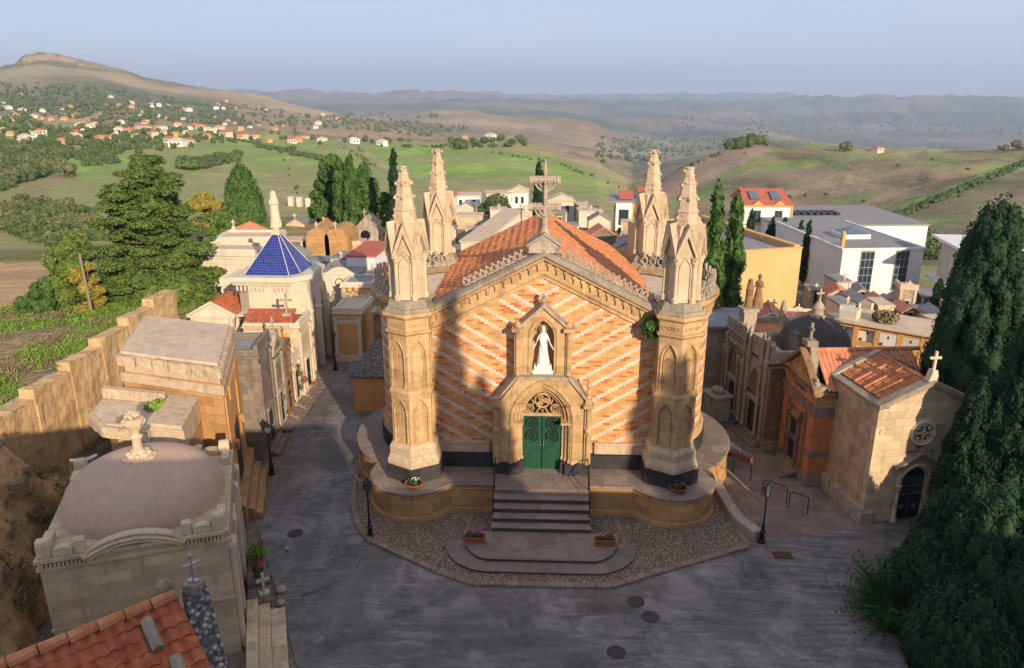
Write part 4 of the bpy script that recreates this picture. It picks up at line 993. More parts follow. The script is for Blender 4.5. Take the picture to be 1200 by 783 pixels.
# low boundary curb right of the gravel
lw=empty('low_wall',(0,0,0),label='low worn stone wall between the gravel bed and the right hand path',cat='low wall')
m=MB(); pts=[(9.0,1.0),(9.15,-1.0),(9.35,-2.6),(9.95,-3.75)]
for a,b in zip(pts[:-1],pts[1:]):
    d=Vector((b[0]-a[0],b[1]-a[1],0)); n=Vector((-d.y,d.x,0)).normalized()*.27
    A=Vector((*a,0));B=Vector((*b,0)); p=[A+n,A-n,B-n,B+n]; p=[(q.x,q.y) for q in p]; m.prism(p,-.1,.46)
m.build('wall_stone',M['weath'],lw,bevel=.05)
# manholes
for i,(x,y,l) in enumerate([(3.84,-8.4,'round iron manhole cover in the road nearest the church steps'),(-11.4,-4.1,'manhole cover in the left road beside the domed tomb'),(10.7,-4.95,'rectangular manhole cover in the road by the right street lamp'),(2.8,-11.3,'manhole cover at the front edge of the road, below the other two near it'),(4.3,-9.3,'faint manhole cover just below the round one in front of the steps')]):
    m=MB(); 
    if i==2: m.box(-.42,.42,-.28,.28,0,.012); m.box(-.34,.34,-.2,.2,.012,.02)
    else: m.lathe([(.36,0),(.36,.012),(.27,.012),(.27,.004),(.25,.004),(.25,.016)],0,0,18)
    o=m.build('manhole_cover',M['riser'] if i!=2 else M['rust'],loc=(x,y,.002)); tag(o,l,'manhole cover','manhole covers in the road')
# ---------------------------------------------------------------- street furniture
def make_lamp(h=3.0):
    t=empty('street_lamp')
    m=MB(); m.lathe([(.17,0),(.17,.12),(.12,.16),(.11,.5),(.14,.55),(.09,.62),(.055,.9),(.07,.95),(.045,1.0),(.035,h-.75),(.055,h-.72),(.055,h-.66),(.03,h-.6),(.05,h-.52)],0,0,10); m.build('post',M['iron'],t,smooth=True)
    g=MB(); g.prism(hexa(.11,0,n=6),h-.50,h-.12,1.55); g.build('lantern_glass',M['lampglass'],t)
    f=MB(); f.prism(hexa(.12,0),h-.53,h-.49); 
    for k in range(6): a=k*PI/3; f.tube([(.115*math.cos(a),.115*math.sin(a),h-.5),(.178*math.cos(a),.178*math.sin(a),h-.12)],.012,4)
    f.prism(hexa(.22,0),h-.12,h-.09); f.prism(hexa(.21,0),h-.09,h+.06,.35); f.lathe([(.06,h+.06),(.07,h+.1),(.02,h+.14),(.03,h+.18),(0,h+.22)],0,0,6)
    f.build('lantern_frame',M['iron'],t); return t
L0=make_lamp(2.9)
for i,(x,y,l) in enumerate([(-7.85,-4.25,'black street lamp on the kerb left of the church steps'),(10.05,-3.95,'black street lamp at the road end of the right path, beside the steel barrier'),(-14.45,1.5,'black street lamp in front of the grey tombs on the left road'),(-15.2,17.3,'black street lamp beside the buttressed tomb near the orange tomb'),(-14.35,21.5,'farthest street lamp, at the far end of the left road')]):
    o=L0 if i==0 else copy_tree(L0); o.location=(x,y,0); tag(o,l,'street lamp','black lantern street lamps')
bar=empty('steel_barrier',(0,0,0),label='grey steel crowd barrier standing behind the right street lamp',cat='barrier')
a=Vector((10.15,-3.2,0)); b=Vector((12.55,-1.9,0)); d=(b-a)
m=MB(); up=Vector((0,0,1)); m.tube([a+up*.1,a+up*.95,a+d*.03+up*1.05,b-d*.03+up*1.05,b+up*.95,b+up*.1],.022,6); m.tube([a+up*.2,b+up*.2],.018,5); m.build('frame',M['steel'],bar)
m=MB(); 
for i in range(1,14): q=a+d*(i/14); m.tube([q+up*.2,q+up*1.04],.009,4)
m.build('bars',M['steel'],bar)
m=MB(); nn=Vector((-d.y,d.x,0)).normalized()*.3
for q in (a+d*.04,b-d*.04): m.tube([q-nn,q+up*.08,q+nn],.018,5)
m.build('foot',M['steel'],bar)
for i,(p,q,l) in enumerate([((11.2,.2),(12.2,-.5),'black hoop rail on the right path, middle of the three hoops'),((12.2,-.9),(12.9,-1.5),'black hoop rail right of the steel barrier'),((10.3,2.6),(11.0,1.7),'black hoop rail farther up the right path beside the church')]):
    m=MB(); A=Vector((*p,0));B=Vector((*q,0)); m.tube([A,A+up*.85,A+(B-A)*.08+up*.93,B-(B-A)*.08+up*.93,B+up*.85,B],.026,6)
    tag(m.build('hoop_rail',M['iron']),l,'hoop rail','black hoop rails on the path')
m=MB()
for k in range(2): o=Vector((k*.18,k*.1,0)); m.tube([Vector((9.75,6.0,0))+o,Vector((9.75,6.0,.95))+o,Vector((10.7,3.6,.9))+o,Vector((10.7,3.6,0))+o],.022,6)
tag(m.build('hand_rail',M['steel']),'double steel handrail on the path behind the right side of the terrace','handrail')
m=MB(); m.tube([(8.75,.25,1.75),(9.3,-.1,1.55),(10.9,-1.3,.35)],.03,6); tag(m.build('drain_pipe',M['kerb']),'thin pale rail sloping down from the terrace to the right path','handrail')
m=MB(); m.box(-.07,.07,-2.3,2.3,-.12,.12); o=m.build('sloping_beam',M['rust']); o.location=(9.95,2.6,1.15); o.rotation_euler=(R(-17),0,R(17)); tag(o,'thick rusty brown beam sloping down beside the terrace on the right','beam')
# planters
def blossoms(m,pts,r=.035):
    for p in pts:
        for k in range(3): m.ball((p[0]+rnd.uniform(-.03,.03),p[1]+rnd.uniform(-.03,.03),p[2]+rnd.uniform(-.02,.03)),r,5,3,1,1,.7)
def planter(kind,loc,label,petals,n,seed):
    t=empty('planter',loc,label=label,cat='planter',group='flower planters around the church steps'); m=MB(); rg=random.Random(seed)
    if kind=='box': m.box(-.44,.44,-.16,.16,0,.24); m.box(-.47,.47,-.19,.19,.2,.30); m.build('pot',M['terra'],t,bevel=.015); s=MB(); s.box(-.42,.42,-.15,.15,.29,.305); s.build('soil',M['soil'],t); ext=(.40,.13); z0=.3
    else: m.lathe([(.18,0),(.24,.05),(.40,.20),(.44,.24),(.44,.27),(.39,.27),(.36,.22)],0,0,20); m.build('pot',M['terra'],t,smooth=True); s=MB(); s.lathe([(0.001,.225),(.375,.235)],0,0,16); s.build('soil',M['soil'],t); ext=(.28,.28); z0=.24
    lf=leaf_mesh('leaves',[(rg.uniform(-1,1)*ext[0]*.75,rg.uniform(-1,1)*ext[1]*.6,z0+.08,.11,.1,.10) for _ in range(6 if kind=='box' else 4)],M['bush' if kind=='box' else 'cypl'],420,.06,seed,core=.5,parent=t)
    p=MB(); blossoms(p,[(rg.uniform(-1,1)*ext[0]*.7+(.12 if kind=='box' else .05),rg.uniform(-1,1)*ext[1]*.6,z0+rg.uniform(.15,.28)) for _ in range(n)]); p.build('flowers',M[petals],t)
    return t
p=planter('box',(-2.95,-4.95,.36),'long terracotta flower box with red and pink flowers left of the steps','pink',10,1)
q=MB(); blossoms(q,[(-.32,0,.55),(-.28,.05,.5)],.05); q.build('red_flowers',M['red'],p)
planter('box',(2.85,-4.95,.36),'long terracotta flower box with a few magenta flowers right of the steps','pink',5,2)
planter('bowl',(-6.05,-2.45,LZ),'round terracotta bowl with white flowers on the left terrace lobe','wht',6,3)
planter('bowl',(6.45,-2.35,LZ),'round terracotta bowl with a magenta flower on the right terrace lobe','pink',4,4)

# ---------------------------------------------------------------- tomb building blocks (local frame: front faces -y, x across, origin at the middle of the front)
def cross(m,x,y,z,h,t=.05,w=.6):
    m.box(x-t,x+t,y-t,y+t,z,z+h); m.box(x-h*w/2,x+h*w/2,y-t*.9,y+t*.9,z+h*.58,z+h*.58+2*t)
def urn(m,x,y,z,s=1): m.lathe([(.12*s,z),(.14*s,z+.05*s),(.05*s,z+.12*s),(.15*s,z+.3*s),(.16*s,z+.42*s),(.07*s,z+.5*s),(.1*s,z+.56*s),(0.01,z+.66*s)],x,y,8)
def doorway(t,w,h,y,wall,z0=.3,arched=False,dm='doordark'):
    f=MB(); 
    f.box(-w/2-.18,-w/2,y-.08,y,z0,z0+h); f.box(w/2,w/2+.18,y-.08,y,z0,z0+h); f.box(-w/2-.28,w/2+.28,y-.14,y,z0+h,z0+h+.2); f.box(-w/2-.34,w/2+.34,y-.2,y,z0+h+.2,z0+h+.28)
    df=f.build('door_surround',wall,t,bevel=.01)
    d=MB(); d.box(-w/2,-.01,y-.03,y-.004,z0,z0+h); d.box(.01,w/2,y-.03,y-.004,z0,z0+h)
    for s in (-1,1):
        for k in range(3): d.box(s*w/4-w*.17,s*w/4+w*.17,y-.05,y-.03,z0+.15+k*h/3,z0+h/3-.08+k*h/3)
    dd=d.build('door',M[dm],t); g=MB(); ring(g,.12,z0+h*.45,.05,.012,y-.06,10); g.build('handle',M['steel'],dd)
def tomb(name,loc,rz,w,d,h,wall,roof,label,cat='tomb',style='flat',trim=None,door=True,front_cross=True,group=None,seed=1,steps_=0,attic=.5,ped=1.):
    rg=random.Random(seed); t=empty(name,loc,rz,label,cat,group); trim=trim or wall
    m=MB(); m.box(-w/2,w/2,0,d,-.3,h); m.build('wall',wall,t,bevel=.01)
    m=MB(); m.box(-w/2-.06,w/2+.06,-.06,d+.04,-.25,.45); m.build('plinth',trim,t,bevel=.02)
    if style=='flat':
        m=MB(); m.box(-w/2-.12,w/2+.12,-.14,d+.08,h,h+.14); m.box(-w/2-.04,w/2+.04,-.06,d+.02,h-.3,h-.22); 
        m.box(-w/2-.05,w/2+.05,-.08,.16,h+.14,h+.14+attic); m.box(-w/2-.05,-w/2+.15,.16,d,h+.14,h+.14+attic*.6); m.box(w/2-.15,w/2+.05,.16,d,h+.14,h+.14+attic*.6); m.box(-w/2,w/2,d-.15,d,h+.14,h+.14+attic*.6)
        m.build('cornice',trim,t,bevel=.02)
        m=MB(); m.box(-w/2+.15,w/2-.15,.16,d-.15,h+.14,h+.2); m.build('roof',roof,t)
    elif style=='gable':
        a=ped; m=MB(); m.xz([(-w/2-.02,h),(w/2+.02,h),(0,h+a)],.0,.18); m.xz([(-w/2,h),(w/2,h),(0,h+a*.97)],d-.18,d); m.build('gable',wall,t)
        m=MB()
        for s in (-1,1): m.xz([(s*(w/2+.18),h-.06),(s*(w/2+.18),h+.12),(0,h+a+.2),(0,h+a+.03)][::(1 if s<0 else -1)][::-1],-.14,.12)
        m.box(-w/2-.15,w/2+.15,-.12,0,h-.12,h+.02); m.box(-w/2-.1,-w/2+.02,0,d,h-.12,h+.04); m.box(w/2-.02,w/2+.1,0,d,h-.12,h+.04); m.build('cornice',trim,t,bevel=.015)
        m=MB(); sp=.26
        tiles(m,(-w/2-.12,d+.05,h+.02),(-w/2-.12,.12,h+.02),(0,.12,h+a+.06),(0,d+.05,h+a+.06),sp,.36,.05,seed); tiles(m,(w/2+.12,.12,h+.02),(w/2+.12,d+.05,h+.02),(0,d+.05,h+a+.06),(0,.12,h+a+.06),sp,.36,.05,seed+1)
        for k in range(int(d/.4)): m.tube([(0,.12+k*.4,h+a+.07),(0,.53+k*.4,h+a+.09)],.11,7,.09)
        m.build('roof',roof,t,smooth=True)
    if door: doorway(t,min(1.1,w*.34),2.1,0,trim,.3+steps_*.0)
    # pilasters, frieze
    m=MB()
    for s in (-1,1):
        x=s*(w/2-.16); m.box(x-.14,x+.14,-.1,0,.45,h-.3); m.box(x-.18,x+.18,-.14,0,h-.55,h-.3); m.box(x-.19,x+.19,-.15,0,.45,.65)
    m.box(-w/2+.3,w/2-.3,-.04,0,h-.75,h-.45)
    m.build('pilasters',trim,t,bevel=.01)
    if front_cross:
        m=MB(); z=h+(.14+attic if style=='flat' else ped+.15); m.box(-.16,.16,-.06,.22,z,z+.22); cross(m,0,.08,z+.2,.75,.045,.62); m.build('cross',trim,t)
    if steps_:
        m=MB()
        for k in range(steps_): m.box(-w*.42,w*.42,-.32*(steps_-k),-.0,-.2,.14*(k+1))
        m.build('steps',M['pave'],t,bevel=.02)
    return t
# ---- LEFT ROW
# perimeter wall
per=empty('perimeter_wall',(0,0,0),label='long stepped ochre boundary wall behind the left tombs',cat='wall')
m=MB(); segs=8
y0=-8.0
for k in range(2,segs):
    ya=-9+k*3.1 if k else -9; yb=-9+(k+1)*3.1; h=3.9+.34*k; x=-26.3+.04*k
    m.box(x-.38,x+.38,ya,yb,-.5,h); m.yz([(ya,h),(yb,h),(yb,h+.06),(ya+.6,h+.16),(ya,h+.24)],x-.38,x+.38)
weathered(m.build('wall_body',M['boundary'],per),.24,4,.9)
m=MB()
for k in range(2,segs): m.box(-25.95+.04*k,-25.75,-9+k*3.1+.0,-9+k*3.1+.35,-.4,3.3+.33*k)
m.build('buttress',M['boundary'],per,bevel=.04)
# earth bank in the ditch
m=MB(); rg=random.Random(2); nx,ny=14,64; V=[];Fq=[]
UU=[0,.3,.42,.46,.5,.54,.58,.62,.66,.70,.75,.8,.86,.93,1.]
for j in range(ny+1):
    y=-26+j*.6
    xf=float(np.interp(y,[-26,-16,-11,-6.5,-2,4,12],[-12.6,-15.6,-18.8,-21.4,-23.0,-23.9,-24.6]))+.5*math.sin(y*1.3)*.4; xt=xf-2.2; top=float(np.interp(y,[-26,-8,-4,-1.5,1,12],[4.6,4.4,4.2,1.4,.15,.05]))
    for i in range(nx+1):
        u=UU[i]
        if u<.46: x=-32+(xt+32)*u/.46; z=top+.15*math.sin(x*2+y)
        else: v=(u-.46)/.54; x=xt+(xf-xt)*v; z=top*(1-v)**.8*(1 if v<1 else 0)+.02
        if j>40 and x<-25.9: x=-25.9
        nn=float(fbm(np.array([x*.9]),np.array([y*.9]),4,5)[0]); n2=float(fbm(np.array([x*2.2+9]),np.array([y*2.2+z*2]),4,6)[0])
        V.append((x+1.1*n2*(u>.4),y,z+.7*nn*(u<.97)))
for j in range(ny):
    for i in range(nx): a=j*(nx+1)+i; Fq.append((a,a+1,a+nx+2,a+nx+1))
m.add(V,Fq); o=m.build('earth_bank',M['earthwall'],smooth=True); o['kind']='structure'
gl=[]
for k in range(150):
    j=rg.randrange(3,62); i=rg.choice([2,3,5,8,9,10,11,12,12,13,13,13]); q=V[j*15+i]; gl.append((q[0],q[1],q[2]+.12,.6,.6,.22))
o=leaf_mesh('dry_grass',gl,M['dry'],16000,.035,3,core=0,up=1.2,aspect=14,depth=1.1); tag(o,'dry brown grass and brambles covering the earth bank in the ditch','grass',kind='stuff')
gl=[(rg.uniform(-29,-26.6),rg.uniform(-6,12),rg.uniform(3.5,3.9),.35,.35,.2) for k in range(24)]

# domed mausoleum
TH=R(-26+0)   # facade direction leans to the left going away
dm=empty('domed_tomb',(-10.95,-11.75,0),0,'square ashlar tomb with a smooth pink dome and scrolled corner crests in the left foreground','tomb')
ang=math.atan2(-1.85,-5.45)  # direction from right front corner to left front corner
# local frame: x from left to right along camera-facing side, y away, origin right front corner
dm.rotation_euler=(0,0,R(20.5)); 
H=5.0; W=5.75; D=6.3
m=MB(); m.box(-W,0,0,D,-.3,H); m.build('wall',M['pale'],dm,bevel=.02)
m=MB(); m.box(-W-.08,.08,-.08,D+.08,H-.32,H-.2); m.box(-W-.1,.1,-.1,D+.1,H-.02,H+.12); m.box(-W-.05,.06,-.05,0,2.3,2.42)
for k in range(46): 
    m.box(.0,.14,.1+k*.135,.17+k*.135,H-.2,H-.05)
    if k<11 or k>33: m.box(-W+.1+k*.122,-W+.16+k*.122,-.13,.0,H-.2,H-.05)
m.build('cornice',M['pale'],dm,bevel=.01)
m=MB()
for cx,cy in ((-W,0),(0,0),(-W,D),(0,D)):
    sx=1 if cx<-1 else -1; sy=1 if cy<1 else -1
    m.box(min(cx,cx+sx*.42),max(cx,cx+sx*.42),min(cy,cy+sy*.42),max(cy,cy+sy*.42),H+.12,H+.75)
    m.yz([(y_+ (cy+sy*.21),z_) for y_,z_ in [( .2*math.cos(a),H+.75+.14*math.sin(a)) for a in [PI*i/6 for i in range(7)]]],min(cx,cx+sx*.4),max(cx,cx+sx*.4))
    m.box(min(cx+sx*.44,cx+sx*1.05),max(cx+sx*.44,cx+sx*1.05),min(cy,cy+sy*.3),max(cy,cy+sy*.3),H+.12,H+.36)
    c=cx+sx*.75; m.xz([(c+.3*math.cos(a),H+.36+.16*math.sin(a)) for a in [PI*i/8 for i in range(9)]],min(cy,cy+sy*.3),max(cy,cy+sy*.3))
    m.box(min(cx+sx*1.08,cx+sx*1.4),max(cx+sx*1.08,cx+sx*1.4),min(cy,cy+sy*.34),max(cy,cy+sy*.34),H+.12,H+.62)
    c=cx+sx*1.24; m.xz([(c+.17*math.cos(a),H+.62+.1*math.sin(a)) for a in [PI*i/6 for i in range(7)]],min(cy,cy+sy*.34),max(cy,cy+sy*.34))
    m.box(min(cx,cx+sx*.3),max(cx,cx+sx*.3),min(cy+sy*.5,cy+sy*1.3),max(cy+sy*.5,cy+sy*1.3),H+.12,H+.5)
m.v=[(v[0],v[1],H+.12+(v[2]-H-.12)*.8) for v in m.v]; m.build('corner_crest',M['warmpale'],dm,bevel=.03)
m=MB()
for y in (-.02,):   # low segmental arch moulding between the crests
    for rr_,tt in ((0,.09),(.16,.05),(-.14,.05)):
        pts=[(-W/2+ (1.45)*math.sin(a)/math.sin(.62),y-.04,H-.05+ (math.cos(a)-math.cos(.62))*2.3+rr_) for a in [-.62+1.24*i/12 for i in range(13)]]
        m.tube(pts,tt,6)
m.xz([(-W/2-1.45,H)]+[(-W/2+1.45*math.sin(a)/math.sin(.62),H+(math.cos(a)-math.cos(.62))*2.3+.1) for a in [.62-1.24*i/12 for i in range(13)]][::1] if 0 else [(-W/2+1.45,H)]+[(-W/2+1.45*math.sin(a)/math.sin(.62),H+(math.cos(a)-math.cos(.62))*2.3+.1) for a in [.62-1.24*i/12 for i in range(13)]]+[(-W/2-1.45,H)],0.02,.3)
for s in (-1,1): m.T=Matrix.Translation((-W/2+s*1.5,-.1,H))@Matrix.Rotation(PI/2,4,'X'); m.lathe([(.12,-.15),(.12,.0),(.06,.02),(.05,.1)],0,0,10); m.T=Matrix()
m.build('arch_moulding',M['warmpale'],dm,smooth=True)
m=MB(); m.lathe([(2.78,H+.05)]+[(2.76*math.cos(a)**.72,H+.1+1.72*math.sin(a)**.92) for a in [PI/2*i/30 for i in range(1,30)]]+[(.05,H+1.82)],-W/2,D/2,56); m.build('dome',M['pinkdome'],dm,smooth=True)
m=MB(); z=H+1.66; m.lathe([(.55,z),(.58,z+.1),(.50,z+.2),(.36,z+.24),(.30,z+.36),(.18,z+.48),(.16,z+.85),(.24,z+1.0),(.13,z+1.1),(.15,z+1.2),(.30,z+1.42),(.36,z+1.6),(.37,z+1.68),(.31,z+1.72),(.25,z+1.73)],-W/2,D/2,20)
for k in range(8):
    a=2*PI*k/8; m.ball((-W/2+.33*math.cos(a),D/2+.33*math.sin(a),z+.30),.12,6,4); m.ball((-W/2+.5*math.cos(a+.3),D/2+.5*math.sin(a+.3),z+.16),.09,6,4)
    m.tube([(-W/2+.38*math.cos(a),D/2+.38*math.sin(a),z+1.62),(-W/2+.36*math.cos(a+.39),D/2+.36*math.sin(a+.39),z+1.5),(-W/2+.38*math.cos(a+.78),D/2+.38*math.sin(a+.78),z+1.62)],.03,5)
rg=random.Random(4)
for k in range(34): a=rg.random()*2*PI; q=rg.random()**.5*.24; m.ball((-W/2+q*math.cos(a),D/2+q*math.sin(a),z+1.78+.14*(1-q/.3)+rg.uniform(0,.06)),.075,6,4)
m.build('urn_finial',M['warmpale'],dm,smooth=True)
# facade (local +x side)
m=MB()
for y in (.35,1.9,4.4,5.95): m.box(0,.18,y-.2,y+.2,0,H-.4); m.box(0,.26,y-.27,y+.27,H-.75,H-.5)
m.box(0,.1,2.2,4.1,3.2,3.9); m.build('pilasters',M['palecl'],dm,bevel=.02)
m=MB(); m.box(.02,.06,2.5,3.8,.5,3.0); m.build('door',M['doordark'],dm)
st_=empty('tomb_steps',(-10.95,-11.75,0),R(20.5),'pale stone steps and curb along the road in front of the pink domed tomb','steps')
m=MB(); m.box(.2,.62,-4,2.2,-.1,.55); m.box(.62,1.05,-4,2.1,-.1,.32); m.box(1.05,1.6,-4,1.9,-.1,.14); m.build('lower_flight',M['pale'],st_,bevel=.02)
m=MB(); m.box(.2,1.1,2.3,3.3,-.1,.3); m.box(.2,1.1,3.35,4.2,-.1,.5); m.box(.2,.95,4.25,5.9,-.1,.35); m.build('upper_flight',M['grayst'],st_,bevel=.03)
def stones(m,pts,rg,s=.25):
    for p in pts: m.ball((p[0],p[1],s*.4),s*rg.uniform(.7,1.3),6,4,rg.uniform(.8,1.2),1,rg.uniform(.5,.9))
for nm,ps,l in (('rock',[(-10.65,-8.3)],'largest loose boulder beside the steps of the pink domed tomb'),('rock',[(-11.35,-5.4)],'pale boulder at the road edge beside the green potted plant'),('rock',[(-10.4,-9.1)],'smaller boulder below the largest one at the road edge')):
    m=MB(); stones(m,ps,rg,.2); tag(m.build(nm,M['weath'],smooth=True),l,'rock','loose boulders at the left road edge')
# potted plant, chair, flower stand on upper steps
def lpt(x,y,z=0,a=R(20.5),o=(-10.95,-11.75)): return (o[0]+x*math.cos(a)-y*math.sin(a),o[1]+x*math.sin(a)+y*math.cos(a),z)
t=empty('potted_plant',lpt(.62,4.9,.35),label='round green plant in a square terracotta pot on the steps by the left road',cat='potted plant')
m=MB(); m.prism([(-.2,-.2),(.2,-.2),(.2,.2),(-.2,.2)],0,.34,1.2); m.build('pot',M['terra'],t,bevel=.01); leaf_mesh('leaves',[(0,0,.55,.3,.3,.25)],M['grass'],700,.07,5,parent=t)
t=empty('watering_can',lpt(.62,5.6,.35),R(60),'dark watering can behind the square potted plant','watering can')
m=MB(); m.lathe([(.2,0),(.2,.32),(.1,.4)],0,0,12); m.build('body',M['iron'],t,smooth=True); m=MB(); m.tube([(-.18,0,.1),(-.45,0,.45)],.03,6,.06); m.build('spout',M['iron'],t); m=MB(); m.tube([(.1,0,.38),(.05,0,.55),(.25,0,.5),(.2,0,.2)],.02,5); m.build('handle',M['iron'],t)
t=empty('flower_pot',lpt(.65,3.7,.5),label='small pot of pink and white flowers on the tomb steps below the green plant',cat='flower pot')
m=MB(); m.lathe([(.12,0),(.18,.25),(.2,.27),(.15,.27)],0,0,12); m.build('pot',M['grayst'],t,smooth=True); leaf_mesh('leaves',[(0,0,.4,.22,.22,.18)],M['bush'],300,.07,6,parent=t); m=MB(); blossoms(m,[(rnd.uniform(-.2,.2),rnd.uniform(-.2,.2),rnd.uniform(.4,.6)) for _ in range(9)],.04); m.build('flowers',M['pink'],t)
m=MB(); cross(m,0,0,.1,.85,.05,.6); m.box(-.2,.2,-.14,.14,0,.1); tag(m.build('stone_cross',M['palecl'],loc=lpt(.85,2.75,.3),rz=R(30)),'small pale stone cross standing on the tomb steps','cross')

# flat slab tomb (T2) and big block tomb (T3)
s2=empty('slab_roof_tomb',(-14.9,-6.3,0),0,'low tomb with a wide cracked stone slab roof with clipped corners behind the pink dome','tomb')
m=MB(); m.T=Matrix(((.985,-.22,0,0),(-.17,.975,0,0),(0,0,1,0),(0,0,0,1))); m.prism([(-3.3,.4),(-.05,.4),(-.05,3.6),(-4.2,3.6),(-4.2,1.5)],-.3,5.5); m.build('wall',M['warmdeep'],s2,bevel=.02)
m=MB(); m.T=Matrix(((.985,-.22,0,0),(-.17,.975,0,0),(0,0,1,0),(0,0,0,1))); m.prism([(-3.9,0),(-1.55,0),(-1.55,3.2),(-4.9,3.2),(-4.9,1.0)],5.5,6.0); weathered(m.build('roof_slab',M['weathw'],s2),.12,4,.4)
m=MB(); m.T=Matrix(((.985,-.22,0,0),(-.17,.975,0,0),(0,0,1,0),(0,0,0,1))); m.prism([(-3.7,.25),(-1.7,.25),(-1.7,2.4),(-4.6,2.4),(-4.6,1.15)],6.0,6.06); m.build('roof_fill',M['paleroof'],s2)
m=MB(); m.T=Matrix(((.985,-.22,0,0),(-.17,.975,0,0),(0,0,1,0),(0,0,0,1))); m.box(-1.5,-.0,.1,3.4,5.2,6.35); m.box(-1.5,.1,-.05,.15,3.0,6.2); m.box(-4.9,-1.6,2.9,3.35,6.0,6.5); m.build('parapet',M['weathw'],s2,bevel=.04)
tuft(lpt(-2.6,2.3,6.15,R(-8),(-14.9,-6.3)),.55,'green grass tuft growing along the slab roof',260,'grass',.14,.4); tuft(lpt(-3.3,.6,6.1,R(-8),(-14.9,-6.3)),.22,'small weed on the near edge of the slab roof',90,'dry',.1)
m=MB(); m.tube([(-.4,0,.15),(0,0,0),(.7,-.2,-.05)],.07,8); tag(m.build('drain_pipe',M['white'],loc=(-19.4,-5.9,4.6),rz=R(200)),'white drain pipe sticking out of the slab roof tomb wall','drain pipe')
b3=empty('block_tomb',(-14.4,-3.2,0),0,'tall ochre tomb with a massive weathered block parapet and flat sunlit roof','tomb')
m=MB(); m.T=Matrix(((.964,-.297,0,0),(-.27,.955,0,0),(0,0,1,0),(0,0,0,1))); m.box(-5.6,0,0,6.4,-.3,7.0); m.build('wall',M['warmdeep'],b3,bevel=.02)
m=MB(); m.T=Matrix(((.964,-.297,0,0),(-.27,.955,0,0),(0,0,1,0),(0,0,0,1))); m.box(-5.7,.1,-.1,6.5,6.5,6.95); m.box(-5.45,-.1,.1,6.3,6.95,7.35); m.build('cornice',M['weathw'],b3,bevel=.04)
m=MB(); m.T=Matrix(((.964,-.297,0,0),(-.27,.955,0,0),(0,0,1,0),(0,0,0,1))); rg=random.Random(9); x=-5.75
while x<-.2:
    w_=rg.uniform(.9,1.3); x1=min(x+w_,.15); m.box(x+.01,x1-.03,-.15,.4,7.35,7.82+rg.uniform(-.02,.03)); x=x1
for k in range(6): m.box(-.35,.15+rg.uniform(-.02,.02),.42+k*1.0,1.38+k*1.0,7.35,7.82+rg.uniform(-.02,.02))
m.box(-5.75,-5.3,.4,6.4,7.35,7.8); m.box(-5.3,-.35,6.0,6.4,7.35,7.8); weathered(m.build('parapet_block',M['weathw'],b3),.10,3,.25)
m=MB(); m.T=Matrix(((.964,-.297,0,0),(-.27,.955,0,0),(0,0,1,0),(0,0,0,1))); m.box(-5.3,-.35,.4,6.0,7.3,7.83); m.box(-5.55,-.1,.1,6.2,7.83,7.98); m.build('roof',M['paleroof'],b3,bevel=.03)
m=MB(); m.T=Matrix(((.964,-.297,0,0),(-.27,.955,0,0),(0,0,1,0),(0,0,0,1))); m.box(.0,.1,.2,1.4,.8,6.3); m.box(.0,.1,4.8,6.2,.8,6.3); m.box(.0,.14,1.7,4.5,5.6,6.3); m.box(-.02,.03,1.5,4.7,.6,5.5); m.build('facade_panel',M['orange'],b3,bevel=.02)
m=MB(); m.T=Matrix(((.964,-.297,0,0),(-.27,.955,0,0),(0,0,1,0),(0,0,0,1))); m.box(.03,.35,1.3,1.7,3.2,3.6); m.box(.03,.4,4.5,4.9,3.2,3.6); m.box(.0,.5,0,6.4,-.2,.9); m.box(.5,.9,.6,5.6,-.2,.5); m.box(.9,1.3,.8,5.4,-.2,.25); m.build('base_blocks',M['warmdeep'],b3,bevel=.03)
m=MB(); m.T=Matrix(((.964,-.297,0,0),(-.27,.955,0,0),(0,0,1,0),(0,0,0,1))); m.box(.05,.08,2.3,3.9,.6,3.9); m.build('door',M['doordark'],b3)
# grey tombs and others along the road: front faces +x => rz=90deg
GR='terraced tombs along the left road'
def ltomb(name,x,y0,y1,depth,h,wall,roof,label,lean=8,**k): 
    return tomb(name,(x,(y0+y1)/2,0),R(90+lean),abs(y1-y0),depth,h,wall,roof,label,group=GR,**k)
ltomb('grey_tomb',-15.5,3.3,6.3,3.6,5.9,M['grayst'],M['grayroof'],'tall dark grey classical tomb with fluted pilasters behind the street lamp on the left road',seed=3,steps_=2,attic=.6,front_cross=False)
ltomb('narrow_grey_tomb',-15.75,6.5,8.3,3.2,5.0,M['grayst'],M['grayroof'],'narrow grey tomb squeezed between the tall grey tomb and the brown one',seed=4,lean=4,steps_=2,style='gable',ped=.9,trim=M['weath'])
ltomb('brown_tomb',-15.9,8.5,10.0,3.0,4.4,M['brownst'],M['grayroof'],'small brown stone tomb with a dark cornice before the flower covered tomb',seed=5,lean=3,steps_=2,attic=.35)
t8=ltomb('orange_walled_tomb',-15.9,11.9,14.6,3.6,4.9,M['pale'],M['tiled'],'beige tomb with orange side wall and red lean-to tile roof below the blue pyramid',seed=6,lean=2,door=True,attic=.3,steps_=1,trim=M['palecl'],front_cross=False)
m=MB(); m.box(-1.36,-1.355,.6,3.4,.5,4.6) ; m.build('side_wall',M['orange'],t8)
m=MB(); tiles(m,(-1.5,3.7,4.95),(-1.5,.5,4.95),(.4,.5,5.7),(.4,3.7,5.7),.22,.32,.05,8); m.build('tile_roof',M['tiled'],t8,smooth=True)
